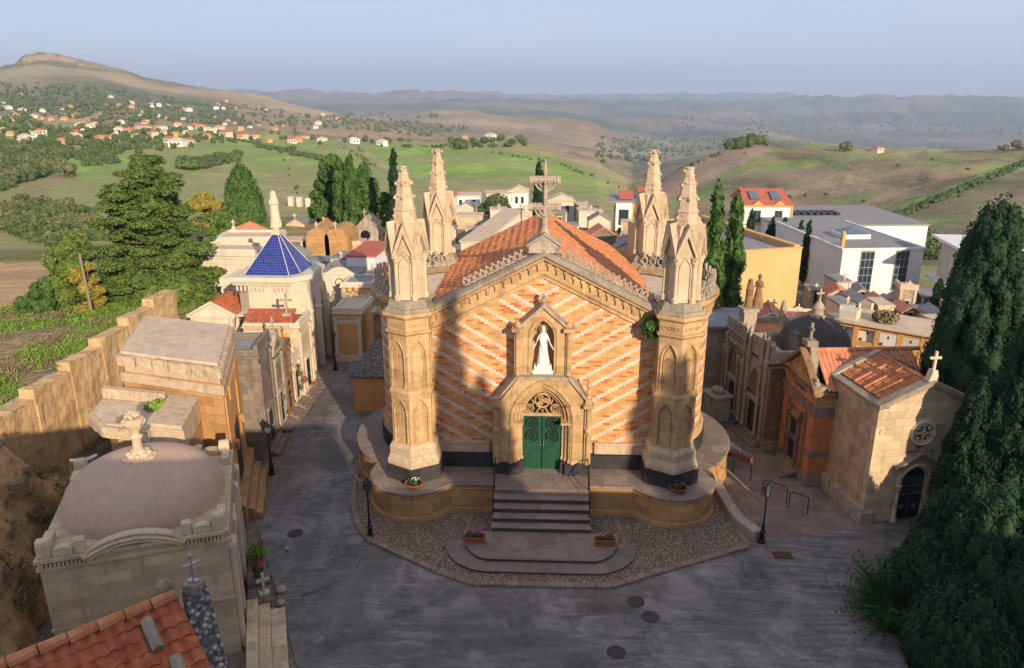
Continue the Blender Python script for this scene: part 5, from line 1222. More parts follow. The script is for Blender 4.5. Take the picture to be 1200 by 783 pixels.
# flowers on the facade
t=ltomb('flower_tomb',-15.95,10.1,11.8,2.6,3.2,M['palecl'],M['paleroof'],'low whitish tomb front covered with bunches of flowers on the left road',seed=7,lean=2,steps_=2,front_cross=True,attic=.3)
rg=random.Random(3)
for k in range(16):
    pz=rg.uniform(.5,3.0); p=(-15.72+rg.uniform(0,.12)+(0.3 if pz<1 else 0),rg.choice([7.4,9.2,10.6,11.2,11.6,12.3])+rg.uniform(-.35,.35),pz)
    t=empty('flower_bunch',p,label='bunch of fresh flowers fixed to the left road tomb fronts',cat='flowers',group='bunches of flowers on the left road tombs')
    c=rg.choice(['red','pink','wht','pink','red']); m=MB(); m.lathe([(.05,-.16),(.07,0)],0,0,7); m.build('vase',M['steel'],t); leaf_mesh('leaves',[(0,0,.06,.13,.13,.12)],M['bush'],90,.06,k,core=.4,parent=t)
    m=MB(); blossoms(m,[(rg.uniform(-.12,.12)+.04,rg.uniform(-.14,.14),rg.uniform(.02,.2)) for _ in range(6)],.035); m.build('petals',M[c],t)
# blue pyramid mausoleum
bp=empty('blue_roofed_mausoleum',(-19.5,19.9,0),0,'white mausoleum with a steep blue glazed tile pyramid roof crowned by a statue','mausoleum')
oc=[(-2.6,-2.7),(1.5,-2.7),(2.6,-1.6),(2.6,1.6),(1.5,2.7),(-1.5,2.7),(-2.6,1.6)]
m=MB(); m.prism(oc,-.3,6.6,1.0,(0,0)); m.build('wall',M['palecl'],bp,bevel=.02)
m=MB(); m.prism(oc,6.3,6.6,1.05,(0,0)); m.prism([(x*1.08,y*1.08) for x,y in oc],6.6,6.95,1,(0,0)); m.prism([(x*1.02,y*1.02) for x,y in oc],4.0,4.12,1,(0,0))
for k in range(14): m.box(-2.35+k*.28,-2.22+k*.28,-2.86,-2.7,5.95,6.3)
for k in range(11): m.box(2.6,2.76,-1.5+k*.28,-1.37+k*.28,5.95,6.3)
m.build('cornice',M['cream'],bp,bevel=.03)
sq=[(-1.95,-2.1),(1.3,-2.1),(1.95,-1.4),(1.95,1.4),(1.3,2.1),(-1.95,2.1)]
m=MB(); n=len(sq); ap_=(-.05,0,9.75)
tz=[(ap_[0]+(x-ap_[0])*.12,y*.12) for x,y in sq]
m.add([(x,y,6.95) for x,y in sq]+[(x,y,9.6) for x,y in tz],[(i,(i+1)%n,n+(i+1)%n,n+i) for i in range(n)]+[tuple(range(n,2*n))]); m.build('pyramid_roof',M['blue'],bp)
m=MB()
for i in range(n): m.tube([(sq[i][0],sq[i][1],6.98),(tz[i][0],tz[i][1],9.62)],.03,5)
m.build('roof_ribs',M['cream'],bp)
m=MB(); m.box(-.36,.26,-.3,.3,9.55,9.85); m.box(-.27,.17,-.22,.22,9.85,10.1); m.build('roof_pedestal',M['palecl'],bp,bevel=.02)
statue((-19.55,19.9,10.15),2.5,'slender pale statue of a robed figure on top of the blue pyramid roof',rz=R(20),arms='veil',mat='palecl')
m=MB(); 
for (x,y) in ((2.75,-2.6),(2.95,-1.2),(2.95,.8),(2.95,2.4),(-2.9,-3.0),(-2.4,-3.1)):
    hh=5.9 if x>0 else 4.3; m.box(x-.2,x+.2,y-.2,y+.2,-.2,hh-1.4); m.prism([(x-.2,y-.2),(x+.2,y-.2),(x+.2,y+.2),(x-.2,y+.2)],hh-1.4,hh,.15); m.box(x-.26,x+.26,y-.26,y+.26,hh-1.5,hh-1.38)
m.build('buttress_pinnacle',M['palecl'],bp,bevel=.02)
m=MB(); arch_plate(m,[(-1.4,0.3),(1.4,.3),(1.4,4.6),(0,6.4),(-1.4,4.6)],arch_pts(1.5,.3,3.2,4.4,6),-2.95,-2.62,3.2); m.build('gothic_gable',M['palecl'],bp,bevel=.02); bp.children[-1].rotation_euler=(0,0,R(90))
bpx=MB(); cross(bpx,0,0,0,1.35,.07,.62); bpx.box(-.3,.3,-.2,.2,-.25,0); tag(bpx.build('stone_cross',M['weath'],loc=(-16.9,13.0,5.6)),'weathered stone cross on the roof in front of the blue pyramid mausoleum','cross')
# behind
tomb('orange_tomb',(-14.6,19.2,0),0,2.1,4.2,3.7,M['orange'],M['paleroof'],'orange plastered tomb with cream parapets and an open roof beside the far left road',seed=11,door=False,trim=M['cream'],front_cross=False,attic=.35)
t=tomb('orange_tomb_annex',(-14.9,23.6,0),0,2.4,3.2,4.6,M['orange'],M['grayroof'],'taller cream and orange tomb block with a grey slab roof behind the orange tomb',seed=12,door=False,trim=M['cream'],front_cross=False,attic=.3)
t=empty('medallion_tomb',(-17.0,26.5,0),0,'pinkish tomb with a curved pediment and round medallion left of the white cross tomb','tomb')
m=MB(); m.box(-1.7,1.7,0,5,-.3,4.9); m.xz([(-1.7,4.9)]+[(1.7,4.9)]+[(1.0,5.15),(.5,5.5),(0,5.6),(-.5,5.5),(-1.0,5.15)],-.05,.25); m.build('wall',M['cream'],t,bevel=.02); m=MB(); ring(m,0,4.3,.33,.05,-.05,14); cross(m,0,.1,5.6,.6,.05,.5); m.build('medallion',M['grayst'],t); m=MB(); m.box(-1.8,1.8,.3,5.1,4.9,5.05); m.build('roof',M['grayroof'],t)
t=empty('white_cross_tomb',(-15.75,29.1,0),R(-3),'white tomb with a red roof and a carved dark cross on its front','tomb')
m=MB(); m.box(-1.25,1.25,0,6.5,-.3,5.9); m.build('wall',M['white'],t,bevel=.02); m=MB(); m.box(-1.35,1.35,-.1,6.6,5.9,6.03); m.build('roof',M['redroof'],t); m=MB(); cross(m,0,-.03,3.9,.95,.07,.7); m.box(-.12,.12,-.05,0,2.7,3.3); m.build('relief_cross',M['grayst'],t)
t=empty('red_roofed_annex',(-12.4,27.5,0),R(-3),'lower white tomb with a red roof between the white cross tomb and the church','tomb')
m=MB(); m.box(-1.5,1.5,0,5,-.3,4.9); m.build('wall',M['white'],t); m=MB(); m.box(-1.6,1.6,-.1,5.1,4.9,5.02); m.build('roof',M['redroof'],t)
t=empty('small_red_roof_tomb',(-13.3,24.0,0),0,'tiny cream tomb with a bright red flat roof just beyond the orange tomb','tomb')
m=MB(); m.box(-.7,.9,0,2.2,-.3,4.3); m.build('wall',M['cream'],t); m=MB(); m.box(-.75,.95,-.05,2.25,4.3,4.4); m.build('roof',M['redroof'],t)
# annexes next to the church on the left
t=empty('pebble_roofed_annex',(-10.9,9.9,0),0,'low orange walled annex with a pebble covered roof touching the left side of the church','annex')
m=MB(); m.box(-1.1,1.6,0,7.5,-.3,2.3); m.build('wall',M['orange'],t,bevel=.02); m=MB(); m.box(-1.25,1.6,-.15,7.6,2.3,2.42); m.build('roof',M['pebble'],t,bevel=.02)
t=empty('carved_stone_tomb',(-11.6,19.0,0),0,'small carved brown stone tomb with two urns behind the pebble roof','tomb')
m=MB(); m.box(-1,1.0,0,2,-.3,3.8); m.build('wall',M['brownst'],t,bevel=.02); m=MB(); m.box(-1.15,1.15,-.1,2.1,3.8,4.0); urn(m,-.6,.3,4.0,1.3); urn(m,.6,.3,4.0,1.3); m.build('cornice',M['weath'],t)
# left-middle roofs between cedar and blue pyramid
t=tomb('red_tiled_tomb',(-24.0,17.3,0),0,3.2,3.6,4.0,M['cream'],M['tiled'],'tomb with dark red tiled roof left of the blue pyramid mausoleum',seed=14,style='gable',front_cross=False,ped=.9,door=False)
for i,(px,py,y,w,d,mr,l) in enumerate([(265,300,30,5.2,4,'paleroof','tomb with a flat bleached roof and parapet beside the cedar'),(285,335,24,3.6,4,'paleroof','tomb with a pale slanting slab roof under the cedar edge'),(285,285,38,6,5,'paleroof','wide flat roofed tomb behind the blue pyramid, left side')]):
    p=at(px,py,y=y); tomb('flat_roofed_tomb',(p.x,y,0),R(i*5-5),w,d,max(2.5,p.z),M['cream'],M[mr],l,seed=20+i,front_cross=False,door=False)
p=at(275,280,y=46); t=tomb('pediment_tomb',(p.x,46,0),0,5.2,5,max(3,p.z-.2),M['cream'],M['tileb'],'tomb with a scrolled red pediment topped by a stone cross near the dark tree',seed=31,style='gable',ped=1.2,door=False)
for px,l in ((373,'left one of the two ochre barrel vaulted tombs beyond the blue pyramid'),(395,'right one of the two ochre barrel vaulted tombs beyond the blue pyramid')):
    p=at(px,297,y=50); t=empty('barrel_vaulted_tomb',(p.x,50,0),0,l,'tomb','barrel vaulted tombs'); w=1.35; hz=at(px,268,y=50).z-1.3
    m=MB(); m.xz([(-w,-.3),(w,-.3),(w,hz)]+[(w*math.cos(a),hz+1.3*math.sin(a)) for a in [PI*i/12 for i in range(1,12)]]+[(-w,hz)],0,5); m.build('wall',M['warmdeep'],t); m=MB(); cross(m,0,.1,hz+1.3,.8,.05,.6); m.build('cross',M['palecl'],t)
p=at(428,270,y=56); t=empty('little_chapel',(p.x,56,0),0,'little stone chapel with a gabled front and round window between the vaulted tombs and cypresses','chapel'); hz=p.z
m=MB(); m.xz([(-1.6,-.3),(1.6,-.3),(1.6,hz),(0,hz+1.6),(-1.6,hz)],0,4); m.build('wall',M['weath'],t); m=MB(); m.xz([(.6*math.cos(a),hz-.6+.6*math.sin(a)) for a in [2*PI*i/12 for i in range(12)]],-.05,0); m.build('round_window',M['black'],t); m=MB(); cross(m,0,.1,hz+1.6,1,.07,.6); m.build('cross',M['weath'],t)
# ---------------------------------------------------------------- RIGHT SIDE
ch=empty('gabled_chapel',(15.25,-2.07,0),R(9),'small cream ashlar chapel with red tiled gable roof, wheel window and dark arched door','chapel')
W=4.7; D=4.3; H=5.85; A=1.05
m=MB(); m.xz([(0,-.3),(W,-.3),(W,H),(W/2,H+A),(0,H)],.0,.3) ; 
m.v=[];m.f=[];m.mi=[]
arch_plate(m,[(0-W/2,-.1),(W/2,-.1),(W/2,H),(0,H+A),(-W/2,H)],arch_pts(1.35,-.1,2.0,2.78,8),0,.35,2.0); m.v=[(v[0]+W/2,v[1],v[2]) for v in m.v]
m.build('front_wall',M['pale'],ch)
m=MB(); m.box(0,.3,.35,D,-.3,H); m.box(W-.3,W,.35,D,-.3,H); m.xz([(0.3,-.3),(W-.3,-.3),(W-.3,H),(W/2,H+A),(.3,H)],D-.3,D); m.build('side_wall',stone('stained_chapel_wall',(.56,.39,.23),(.64,.47,.30),(.13,.09,.06),.75,(.9,.42,.008),.6,.4,jd=.7),ch)
m=MB(); m.box(-.22,.0,-.15,D,-.3,.75); m.prism([(-.22,-.15),(0,-.15),(0,D),(-.22,D)],.75,.8); m.box(-.24,.45,-.22,.0,-.3,.62); m.box(W-.5,W+.2,-.2,.0,-.3,.62); m.build('plinth',M['weath'],ch,bevel=.03)
m=MB(); 
m.box(-.08,.5,.0,D+.05,H-.02,H+.14); m.box(W-.5,W+.08,0,D+.05,H-.02,H+.14)
for s in (-1,1): m.xz([(W/2+s*(W/2+.1),H-.05),(W/2+s*(W/2+.1),H+.2),(W/2,H+A+.3),(W/2,H+A+.02)][::(1 if s<0 else -1)][::-1],-.16,.38)
m.build('gable_coping',M['lich'],ch,bevel=.02)
m=MB()
for s in (-1,1): m.xz([(W/2+s*(W/2+.05),H-.05),(W/2+s*(W/2+.05),H+.12),(W/2,H+A+.28),(W/2,H+A+.02)][::(1 if s<0 else -1)][::-1],D-.25,D+.1)
m.build('rear_coping',M['weath'],ch,bevel=.02)
m=MB(); tiles(m,(.45,D-.2,H+.16),(.45,.36,H+.16),(W/2,.36,H+A+.08),(W/2,D-.2,H+A+.08),.19,.42,.05,5); tiles(m,(W-.45,.36,H+.16),(W-.45,D-.2,H+.16),(W/2,D-.2,H+A+.08),(W/2,.36,H+A+.08),.19,.42,.05,6)
for y in (1.2,2.05,2.9): m.tube([(.45,y,H+.22),(W/2,y,H+A+.14)],.075,6)
for k in range(9): m.tube([(W/2,.4+k*.42,H+A+.1),(W/2,.85+k*.42,H+A+.12)],.1,7,.085)
m.build('roof',M['tile'],ch,smooth=True)
wn=MB(); cz=4.55; 
ring(wn,W/2,cz,.56,.09,-.03,22); ring(wn,W/2,cz,.42,.04,-.05,20); wn.box(W/2-.045,W/2+.045,-.06,.02,cz-.42,cz+.42); wn.box(W/2-.42,W/2+.42,-.06,.02,cz-.045,cz+.045); ring(wn,W/2,cz,.1,.04,-.05,10)
for k in range(4): q=PI/4+k*PI/2; wn.tube([(W/2+.4*math.cos(q),-.05,cz+.4*math.sin(q)),(W/2+.28*math.cos(q),-.05,cz+.28*math.sin(q))],.05,5)
wo=wn.build('wheel_window',M['palecl'],ch,smooth=True); g=MB(); g.T=Matrix.Translation((W/2,-.004,cz))@Matrix.Rotation(PI/2,4,'X'); g.lathe([(.5,0),(.5,.01)],0,0,20); g.build('glass',M['brownst'],wo)
m=MB(); ar=arch_pts(1.62,1.9,2.0,2.95,9); m.tube([(p[0]+W/2,-.05,p[1]) for p in ar],.12,6)
for s in (-1,1): m.lathe([(.14,-.1),(.14,.25),(.09,.35),(.085,1.65),(.13,1.75),(.15,1.95)],W/2+s*.82,-.12,10)
m.build('door_arch',M['pale'],ch,smooth=True)
m=MB()
for s in (-1,1): m.xz([(W/2+s*1.15,2.75),(W/2+s*1.15,2.9),(W/2,3.62),(W/2,3.45)][::(1 if s<0 else -1)][::-1],-.28,0)
m.build('door_hood',M['grayst'],ch,bevel=.02)
dl=MB(); dl.xz([(W/2-.66,-.05),(W/2+.66,-.05)]+[(W/2+p[0]*.97,p[1]) for p in reversed(arch_pts(1.35,-.1,2.0,2.75,8)[1:-1])],.2,.24)
do=dl.build('door',M['doordark'],ch); g=MB()
for k in range(9): g.tube([(W/2-.6+k*.15,.17,1.25),(W/2-.6+k*.15,.17,2.2)],.014,4)
for z in (1.25,1.7): g.box(W/2-.64,W/2+.64,.16,.19,z,z+.03)
for s in (-1,1): ring(g,W/2+s*.32,.62,.12,.025,.17,12); ring(g,W/2+s*.32,.62,.04,.02,.17,8)
g.box(W/2-.01,W/2+.01,.16,.2,0,1.25); g.build('door_grille',M['steel'],do)
m=MB()
for z in (.9,1.7,2.6,3.2): 
    for q in range(4): m.box(.55+(q%2)*.13,.62+(q%2)*.13,-.02,0,z+(q//2)*.13,z+.07+(q//2)*.13)
m.box(.2,1.0,-.05,0,4.6,4.85); m.build('carved_block',M['pale'],ch)
m=MB(); m.xz([(W/2-.25,H+A+.2),(W/2+.25,H+A+.2),(W/2+.12,H+A+.75),(W/2-.12,H+A+.75)],-.1,.25); cross(m,W/2,.07,H+A+.72,.9,.06,.62); m.build('roof_cross',M['palecl'],ch,bevel=.02)
def text(s,loc,size,mat,parent,rx=PI/2,rz=0,ext=.008):
    c=bpy.data.curves.new('lettering','FONT'); c.body=s; c.size=size; c.extrude=ext; c.align_x='CENTER'; c.align_y='CENTER'; c.materials.append(M[mat]); c.resolution_u=2
    tmp=bpy.data.objects.new('tmp',c); COL.objects.link(tmp); bpy.context.view_layer.update(); me=bpy.data.meshes.new_from_object(tmp.evaluated_get(bpy.context.evaluated_depsgraph_get())); bpy.data.objects.remove(tmp)
    o=bpy.data.objects.new('lettering',me); COL.objects.link(o); o.parent=parent; o.location=loc; o.rotation_euler=(rx,0,rz); return o
text('FAM.',(W/2-.06,-.015,3.83),.20,'iron',ch); text('SANT',(W/2-.3,-.015,3.60),.24,'iron',ch)
text('O',(W/2+.62,-.015,3.60),.24,'iron',ch)
# brick pediment chapel, front faces the path
bc=empty('brick_chapel',(13.55,3.2,0),R(-90+5),'brick and stone chapel with a pediment, red tiled roof and dark doorway facing the church','chapel')
w,d,h,A=3.8,5.6,5.2,1.5
m=MB(); m.box(-w/2,w/2,0,d,-.3,4.4); m.build('brick_wall',M['brick'],bc)
m=MB(); m.box(-w/2-.02,w/2+.02,-.02,d,4.4,h); m.xz([(-w/2,h),(w/2,h),(0,h+A)],-.02,.25); m.xz([(-w/2,h),(w/2,h),(0,h+A)],d-.2,d); m.build('stone_upper_wall',M['warmdeep'],bc,bevel=.02)
m=MB(); m.box(-w/2-.1,w/2+.1,-.1,d,-.3,.6); m.box(-w/2-.06,w/2+.06,-.08,d,3.9,4.4) ; m.box(-w/2-.05,w/2+.05,-.06,d,1.7,2.0); m.build('stone_band',M['grayst'],bc,bevel=.02)
m=MB(); m.box(-w/2-.2,w/2+.2,-.22,d+.1,h-.15,h+.05); m.box(-w/2-.12,w/2+.12,-.14,0,4.35,4.5)
for s in (-1,1): m.xz([(s*(w/2+.25),h),(s*(w/2+.25),h+.2),(0,h+A+.32),(0,h+A+.08)][::(1 if s<0 else -1)][::-1],-.3,.1)
m.build('pediment_moulding',M['brownst'],bc,bevel=.02)
m=MB(); tiles(m,(-w/2-.1,d,h+.1),(-w/2-.1,.5,h+.1),(0,.5,h+A+.1),(0,d,h+A+.1),.24,.36,.06,15); tiles(m,(w/2+.1,.5,h+.1),(w/2+.1,d,h+.1),(0,d,h+A+.1),(0,.5,h+A+.1),.24,.36,.06,16)
for k in range(12): m.tube([(0,.5+k*.46,h+A+.12),(0,.98+k*.46,h+A+.14)],.13,7,.11)
m.build('roof',M['tileb'],bc,smooth=True)
m=MB(); m.box(-w/2,w/2,.1,.5,h,h+.3); m.xz([(-.9,h+.3),(.9,h+.3),(.3,h+A+.5),(-.3,h+A+.5)],.1,.5); m.box(-.35,.35,-.1,.5,h+A+.4,h+A+.7); cross(m,0,.2,h+A+.7,.9,.07,.55); m.build('pediment_back',M['lich'],bc,bevel=.03)
m=MB(); m.box(-.62,-.45,-.16,0,.4,3.6); m.box(.45,.62,-.16,0,.4,3.6); m.box(-1.15,-.98,-.1,0,.4,3.8); m.box(.98,1.15,-.1,0,.4,3.8); m.box(-.75,.75,-.28,0,3.2,3.5); 
for k in range(7): m.ball((-.6+k*.2,-.25,3.25+.1*(k%2)),.13,6,4)
m.build('door_surround',M['brownst'],bc); m=MB(); m.box(-.45,.45,-.03,-.004,.4,3.2); m.build('door',M['doordark'],bc)
m=MB(); m.box(-.8,.8,-.03,-.02,4.72,5.08); pl=m.build('name_plaque',M['grayst'],bc); text('PIRRERA',(0,-.04,4.9),.26,'iron',bc)
m=MB()
for k in range(3): m.box(-1.0,1.0,-.3*(3-k)-.1,-.08,-.1,.13*(k+1))
m.build('steps',M['pave'],bc,bevel=.02)
m=MB(); urn(m,w/2-.1,-.05,h+.05,1.1); m.build('corner_urn',M['weath'],bc,smooth=True); m=MB(); m.ball((-w/2+.1,0,h+.3),.25,8,6); m.build('corner_ball',M['weath'],bc,smooth=True)
# two dark ornate tombs and dome
RT='dark ornate tombs along the right path'
t=tomb('ornate_tomb',(12.35,7.0,0),R(-90+12),3.0,3.6,5.2,M['brownst'],M['grayroof'],'dark ornate tomb with tall colonnettes between the brick chapel and the statue topped tomb',seed=41,trim=M['weath'],attic=.9,steps_=2,front_cross=False,group=RT)
m=MB()
for s in (-1,1):
    for dx in (1.32,.75): m.lathe([(.16,.6),(.1,.8),(.1,4.7),(.17,4.9),(.17,5.3),(.1,5.4),(.1,6.3),(.15,6.4),(.02,6.8)],s*dx,-.2,8)
arch_plate(m,[(-1.3,3.0),(1.3,3.0),(1.3,4.9),(-1.3,4.9)],arch_pts(1.2,3.0,3.5,4.4,6),-.12,0,3.5); m.xz([(-1.2,5.3),(1.2,5.3),(.7,6.3),(-.7,6.3)],-.1,.15); m.build('colonnettes',M['weath'],t)
t=tomb('ornate_tomb',(11.95,10.2,0),R(-90+8),3.2,3.8,5.4,M['brownst'],M['tile'],'dark ornate tomb carrying a pair of weathered figures, next to the pale rear building',seed=42,trim=M['weath'],attic=.7,steps_=2,front_cross=False,group=RT)
m=MB()
for s in (-1,1):
    for dx in (1.35,.85): m.lathe([(.16,.6),(.09,.8),(.09,3.8),(.15,4.0),(.15,4.3)],s*dx,-.2,8)
m.box(-.4,.4,.1,.9,5.5,7.0); m.box(-.5,.5,.0,1.0,6.9,7.1)
for k in range(9): m.box(-1.5+k*.36,-1.38+k*.36,-.12,0,5.6,6.1)
m.build('colonnettes',M['weath'],t)
statue((12.45,10.4,7.1),1.7,'pair of weathered figures standing on a pedestal, the left figure',rz=R(-10),arms='veil',mat='brownst'); statue((12.95,10.3,7.1),2.0,'taller right figure of the weathered pair on the pedestal',rz=R(-10),arms='pray',mat='brownst')
statue((14.2,9.2,6.3),1.5,'hunched weathered stone figure between the statue topped tomb and the dome',rz=R(30),arms='veil',mat='weath')
t=empty('dark_domed_tomb',(15.6,7.6,0),R(14),'tomb with a dark weathered hemispherical stone dome and lantern behind the brick chapel','tomb')
m=MB(); m.box(-2.2,2.2,-2.2,2.2,-.3,5.2); m.build('wall',M['brownst'],t); m=MB(); m.box(-2.35,2.35,-2.35,2.35,5.2,5.5); m.build('cornice',M['weath'],t,bevel=.03)
m=MB(); m.lathe([(2.05,5.5)]+[(2.0*math.cos(a),5.6+1.75*math.sin(a)) for a in [PI/2*i/14 for i in range(14)]]+[(.1,7.35)],0,0,32); m.build('dome',stone('dark_weathered_dome',(.07,.06,.055),(.12,.10,.09),(.03,.03,.03),.6,None,2.5,.9,lichen=.35),t,smooth=True)
m=MB(); m.lathe([(.42,7.2),(.45,7.45),(.32,7.5),(.3,7.8),(.36,7.85),(.3,8.0),(.1,8.25),(.0,8.3)],0,0,12); cross(m,0,0,8.2,.8,.05,.6); m.build('dome_lantern',M['weath'],t,smooth=True)
t=empty('rear_building',(11.0,13.0,0),0,'pale blockwork building with grey slab roof and drainpipe behind the church, right side','building')
m=MB(); m.box(-2.4,2.6,0,4,-.3,4.9); m.build('wall',stone('beige_blockwork',(.44,.36,.28),(.50,.41,.32),(.2,.15,.12),.25,(.95,.5,.02),.6,.3,jd=.75),t); m=MB(); m.box(-2.6,2.8,-.3,4.2,4.9,5.1); m.build('roof',M['grayroof'],t,bevel=.02)
for k in range(6): 
    pass
m=MB(); m.tube([(1.7,-.08,0),(1.7,-.08,4.8)],.05,6); m.build('drainpipe',M['steel'],t)
# small carved tomb by terrace right
t=empty('carved_pedestal',(10.9,9.6,0),R(20),'small dark carved stone monument between the terrace and the right tombs','monument')
m=MB(); m.box(-.55,.55,-.7,.7,0,1.6); m.box(-.68,.68,-.85,.85,1.6,1.8); m.ball((0,0,1.95),.4,8,5,1,1.4,.6); m.build('block',M['weath'],t,bevel=.06)
# red low roofs behind ornate tombs
for i,(px,py,y,mr,l) in enumerate([(905,375,17,'tileb','low tomb with an orange tiled roof behind the pair of weathered figures'),(935,372,19,'redroof','low tomb with a pinkish red roof just left of the dark dome')]):
    p=at(px,py,y=y); tomb('red_roofed_tomb',(p.x,y,0),R(-10),3.2,3.2,max(2.2,p.z-.6),M['cream'],M['tileb'] if mr=='tileb' else M['redroof'],l,seed=50+i,style='gable' if mr=='tileb' else 'flat',ped=1.0,door=False)
# columbarium
a=at(978,398,z=5.0); A0=Vector((19.6,14.9,0)); B0=Vector((32.5,5.4,0)); dd=(B0-A0); ln=dd.length; an=math.atan2(dd.y,dd.x)
co=empty('burial_niche_wall',(A0.x,A0.y,0),an,'long ochre columbarium wall with rows of marble fronted burial niches','columbarium')
m=MB(); m.box(0,ln,.32,3.6,-.3,4.9); 
cols=int(ln/1.25); cw=ln/cols; rows=[.35,1.5,2.65,3.8]
for c in range(cols+1): m.box(max(0,c*cw-.16),min(ln,c*cw+.16),0,.32,-.3,4.9)
for z in (-.3,1.3,2.45,3.6): pass
for z0,z1 in ((-.3,.35),(1.2,1.5),(2.35,2.65),(3.5,3.8),(4.65,4.9)): m.box(0,ln,.03,.32,z0,z1)
m.build('wall',M['orange'],co)
m=MB(); m.box(-.1,ln+.1,-.18,3.8,4.9,5.05); m.build('roof',M['paleroof'],co,bevel=.02); m=MB(); m.box(0,ln,-.12,.0,2.5,2.58); m.build('ledge',M['grayst'],co); m=MB(); m.box(.1,1.2,.2,1.3,5.05,5.7); m.build('parapet_block',M['cream'],co,bevel=.02)
rg=random.Random(8)
for r_ in rows:
    for c in range(cols):
        m=MB(); x0=c*cw+.17; x1=(c+1)*cw-.17; y_=rg.choice([.02,.27,.27]); m.box(x0,x1,y_,.325,r_+.01,r_+.84); o=m.build('niche_slab',M['marble'] if rg.random()<.6 else M['cream'],co)
        g=MB(); xc=(x0+x1)/2
        if rg.random()<.7: g.box(xc-.04,xc+.04,y_-.02,y_,r_+.5,r_+.68); 
        g.box(x0+.1,x0+.2,y_-.1,y_,r_+.05,r_+.2); g.build('slab_ornament',M['iron'],o)
tuft((22.6,14.4,5.35),.75,'dry brown scrub growing on the left end of the columbarium roof',800,'dry',.16,.5)
# yellow hall
yh=empty('yellow_hall',(22.7,31.9,0),R(17),'large blank yellow plastered hall with a grey sunken flat roof and curved parapet','hall')
HH=at(938,291,y=31.9).z
m=MB(); m.box(-9,0,0,.4,-.3,HH); m.box(-9,0,17,17.4,-.3,HH); m.box(-.4,0,.4,17,-.3,HH); m.box(-9,-8.6,.4,17,-.3,HH); m.build('wall',M['yellow'],yh,bevel=.02)
m=MB(); m.box(-8.6,-.4,.4,17,HH-.6,HH-.35); m.build('roof',M['grayroof'],yh); m=MB(); m.box(-9.05,.05,-.05,.45,HH,HH+.1); m.box(-.5,.05,.45,17.4,HH,HH+.22); m.box(-9,.0,-.06,0,3.1,3.22); m.build('parapet_cap',M['yellow'],yh,bevel=.01)
# long white hall
wh=empty('white_hall',(30.2,38.2,0),R(9),'long low modern white hall with two tall dark window strips and blue glass skylights','hall')
p=at(1000,291,y=38.8); q=at(1078,288,y=40); HW=p.z
wW=(q-p).length
wh.location=(p.x,38.8,0); wh.rotation_euler=(0,0,R(6))
m=MB(); m.box(-1,wW+0.2,0,16,-.4,HW-.15); m.build('wall',M['white'],wh); m=MB(); m.box(-1.15,wW+.35,-.15,.1,HW-.2,HW); m.box(wW+.1,wW+.35,.1,16,HW-.2,HW); m.box(-1.15,-.9,.1,16,HW-.2,HW); m.build('parapet',M['white'],wh)
m=MB(); m.box(-.9,wW+.1,.1,16,HW-.16,HW-.1); m.build('roof',M['grayroof'],wh)
for x in (.9,4.4):
    m=MB(); m.box(x,x+1.3,-.06,0,.8,HW-.3); o=m.build('window',M['window'],wh); f=MB()
    for k in range(4): f.box(x+k*.43-.02,x+k*.43+.02,-.09,-.06,.8,HW-.3)
    for k in range(6): f.box(x,x+1.3,-.09,-.06,.8+k*(HW-1.2)/5.,.86+k*(HW-1.2)/5.)
    f.build('frame',M['steel'],o)
m=MB(); m.box(1.6,4.4,5,8,HW-.1,HW+.35); m.build('skylight_kerb',M['white'],wh); m=MB(); m.add([(1.7,5.1,HW+.35),(4.3,5.1,HW+.35),(4.3,7.9,HW+.35),(1.7,7.9,HW+.35),(3,6.5,HW+1.0)],[(0,1,4),(1,2,4),(2,3,4),(3,0,4)]); m.build('skylight',M['solar'],wh)
m=MB()
for x,y in ((-.6,1),(-.1,2.0)): m.box(x-.15,x+.15,y-.15,y+.15,HW-.5,HW+1.3)
m.build('chimney',M['orange'],wh)
# second lower grey roofed hall behind
p=at(905,270,y=62); t=empty('grey_roofed_hall',(p.x,60,0),R(4),'wide low building with a grey flat roof and row of vents behind the white hall','hall')
hz=at(960,262,y=62).z
m=MB(); m.box(0,19,0,16,-1.5,hz); m.build('wall',M['white'],t); m=MB(); m.box(-.2,19.2,-.2,16.2,hz,hz+.15); m.build('roof',M['grayroof'],t)
m=MB()
for k in range(7): m.box(5+k*.9,5.6+k*.9,7,9.5,hz+.15,hz+.5)
m.build('roof_vents',M['iron'],t)
# house with red roof & skylights
p=at(868,275,y=66); q=at(924,275,y=66); zt=at(890,243,y=66).z; zr=at(890,225,y=70).z
t=empty('red_roofed_house',(p.x,66,0),R(-3),'white two storey house with a red roof holding two large skylights','house')
w=(q-p).length; m=MB(); m.box(0,w,0,9,-1.5,zt); m.xz([(0,zt),(w,zt),(w,zt+.3),(0,zt+.3)],0,9); m.build('wall',M['white'],t)
m=MB(); m.add([(-.2,-.2,zt+.3),(w+.2,-.2,zt+.3),(w-.3,5,zr+.4),(.3,5,zr+.4),(-.2,9.2,zt+.3),(w+.2,9.2,zt+.3)],[(0,1,2,3),(3,2,5,4),(1,5,2),(0,3,4)]); m.build('roof',M['redroof'],t)
for x in (w*.18,w*.62):
    m=MB(); m.T=Matrix.Translation((x,1.3,zt+.3+1.5*(zr+.1-zt)/5.2))@Matrix.Rotation(math.atan2(zr+.1-zt,5.2),4,'X'); m.box(0,w*.18,0,2.6,.05,.2); m.build('skylight',M['solar'],t)
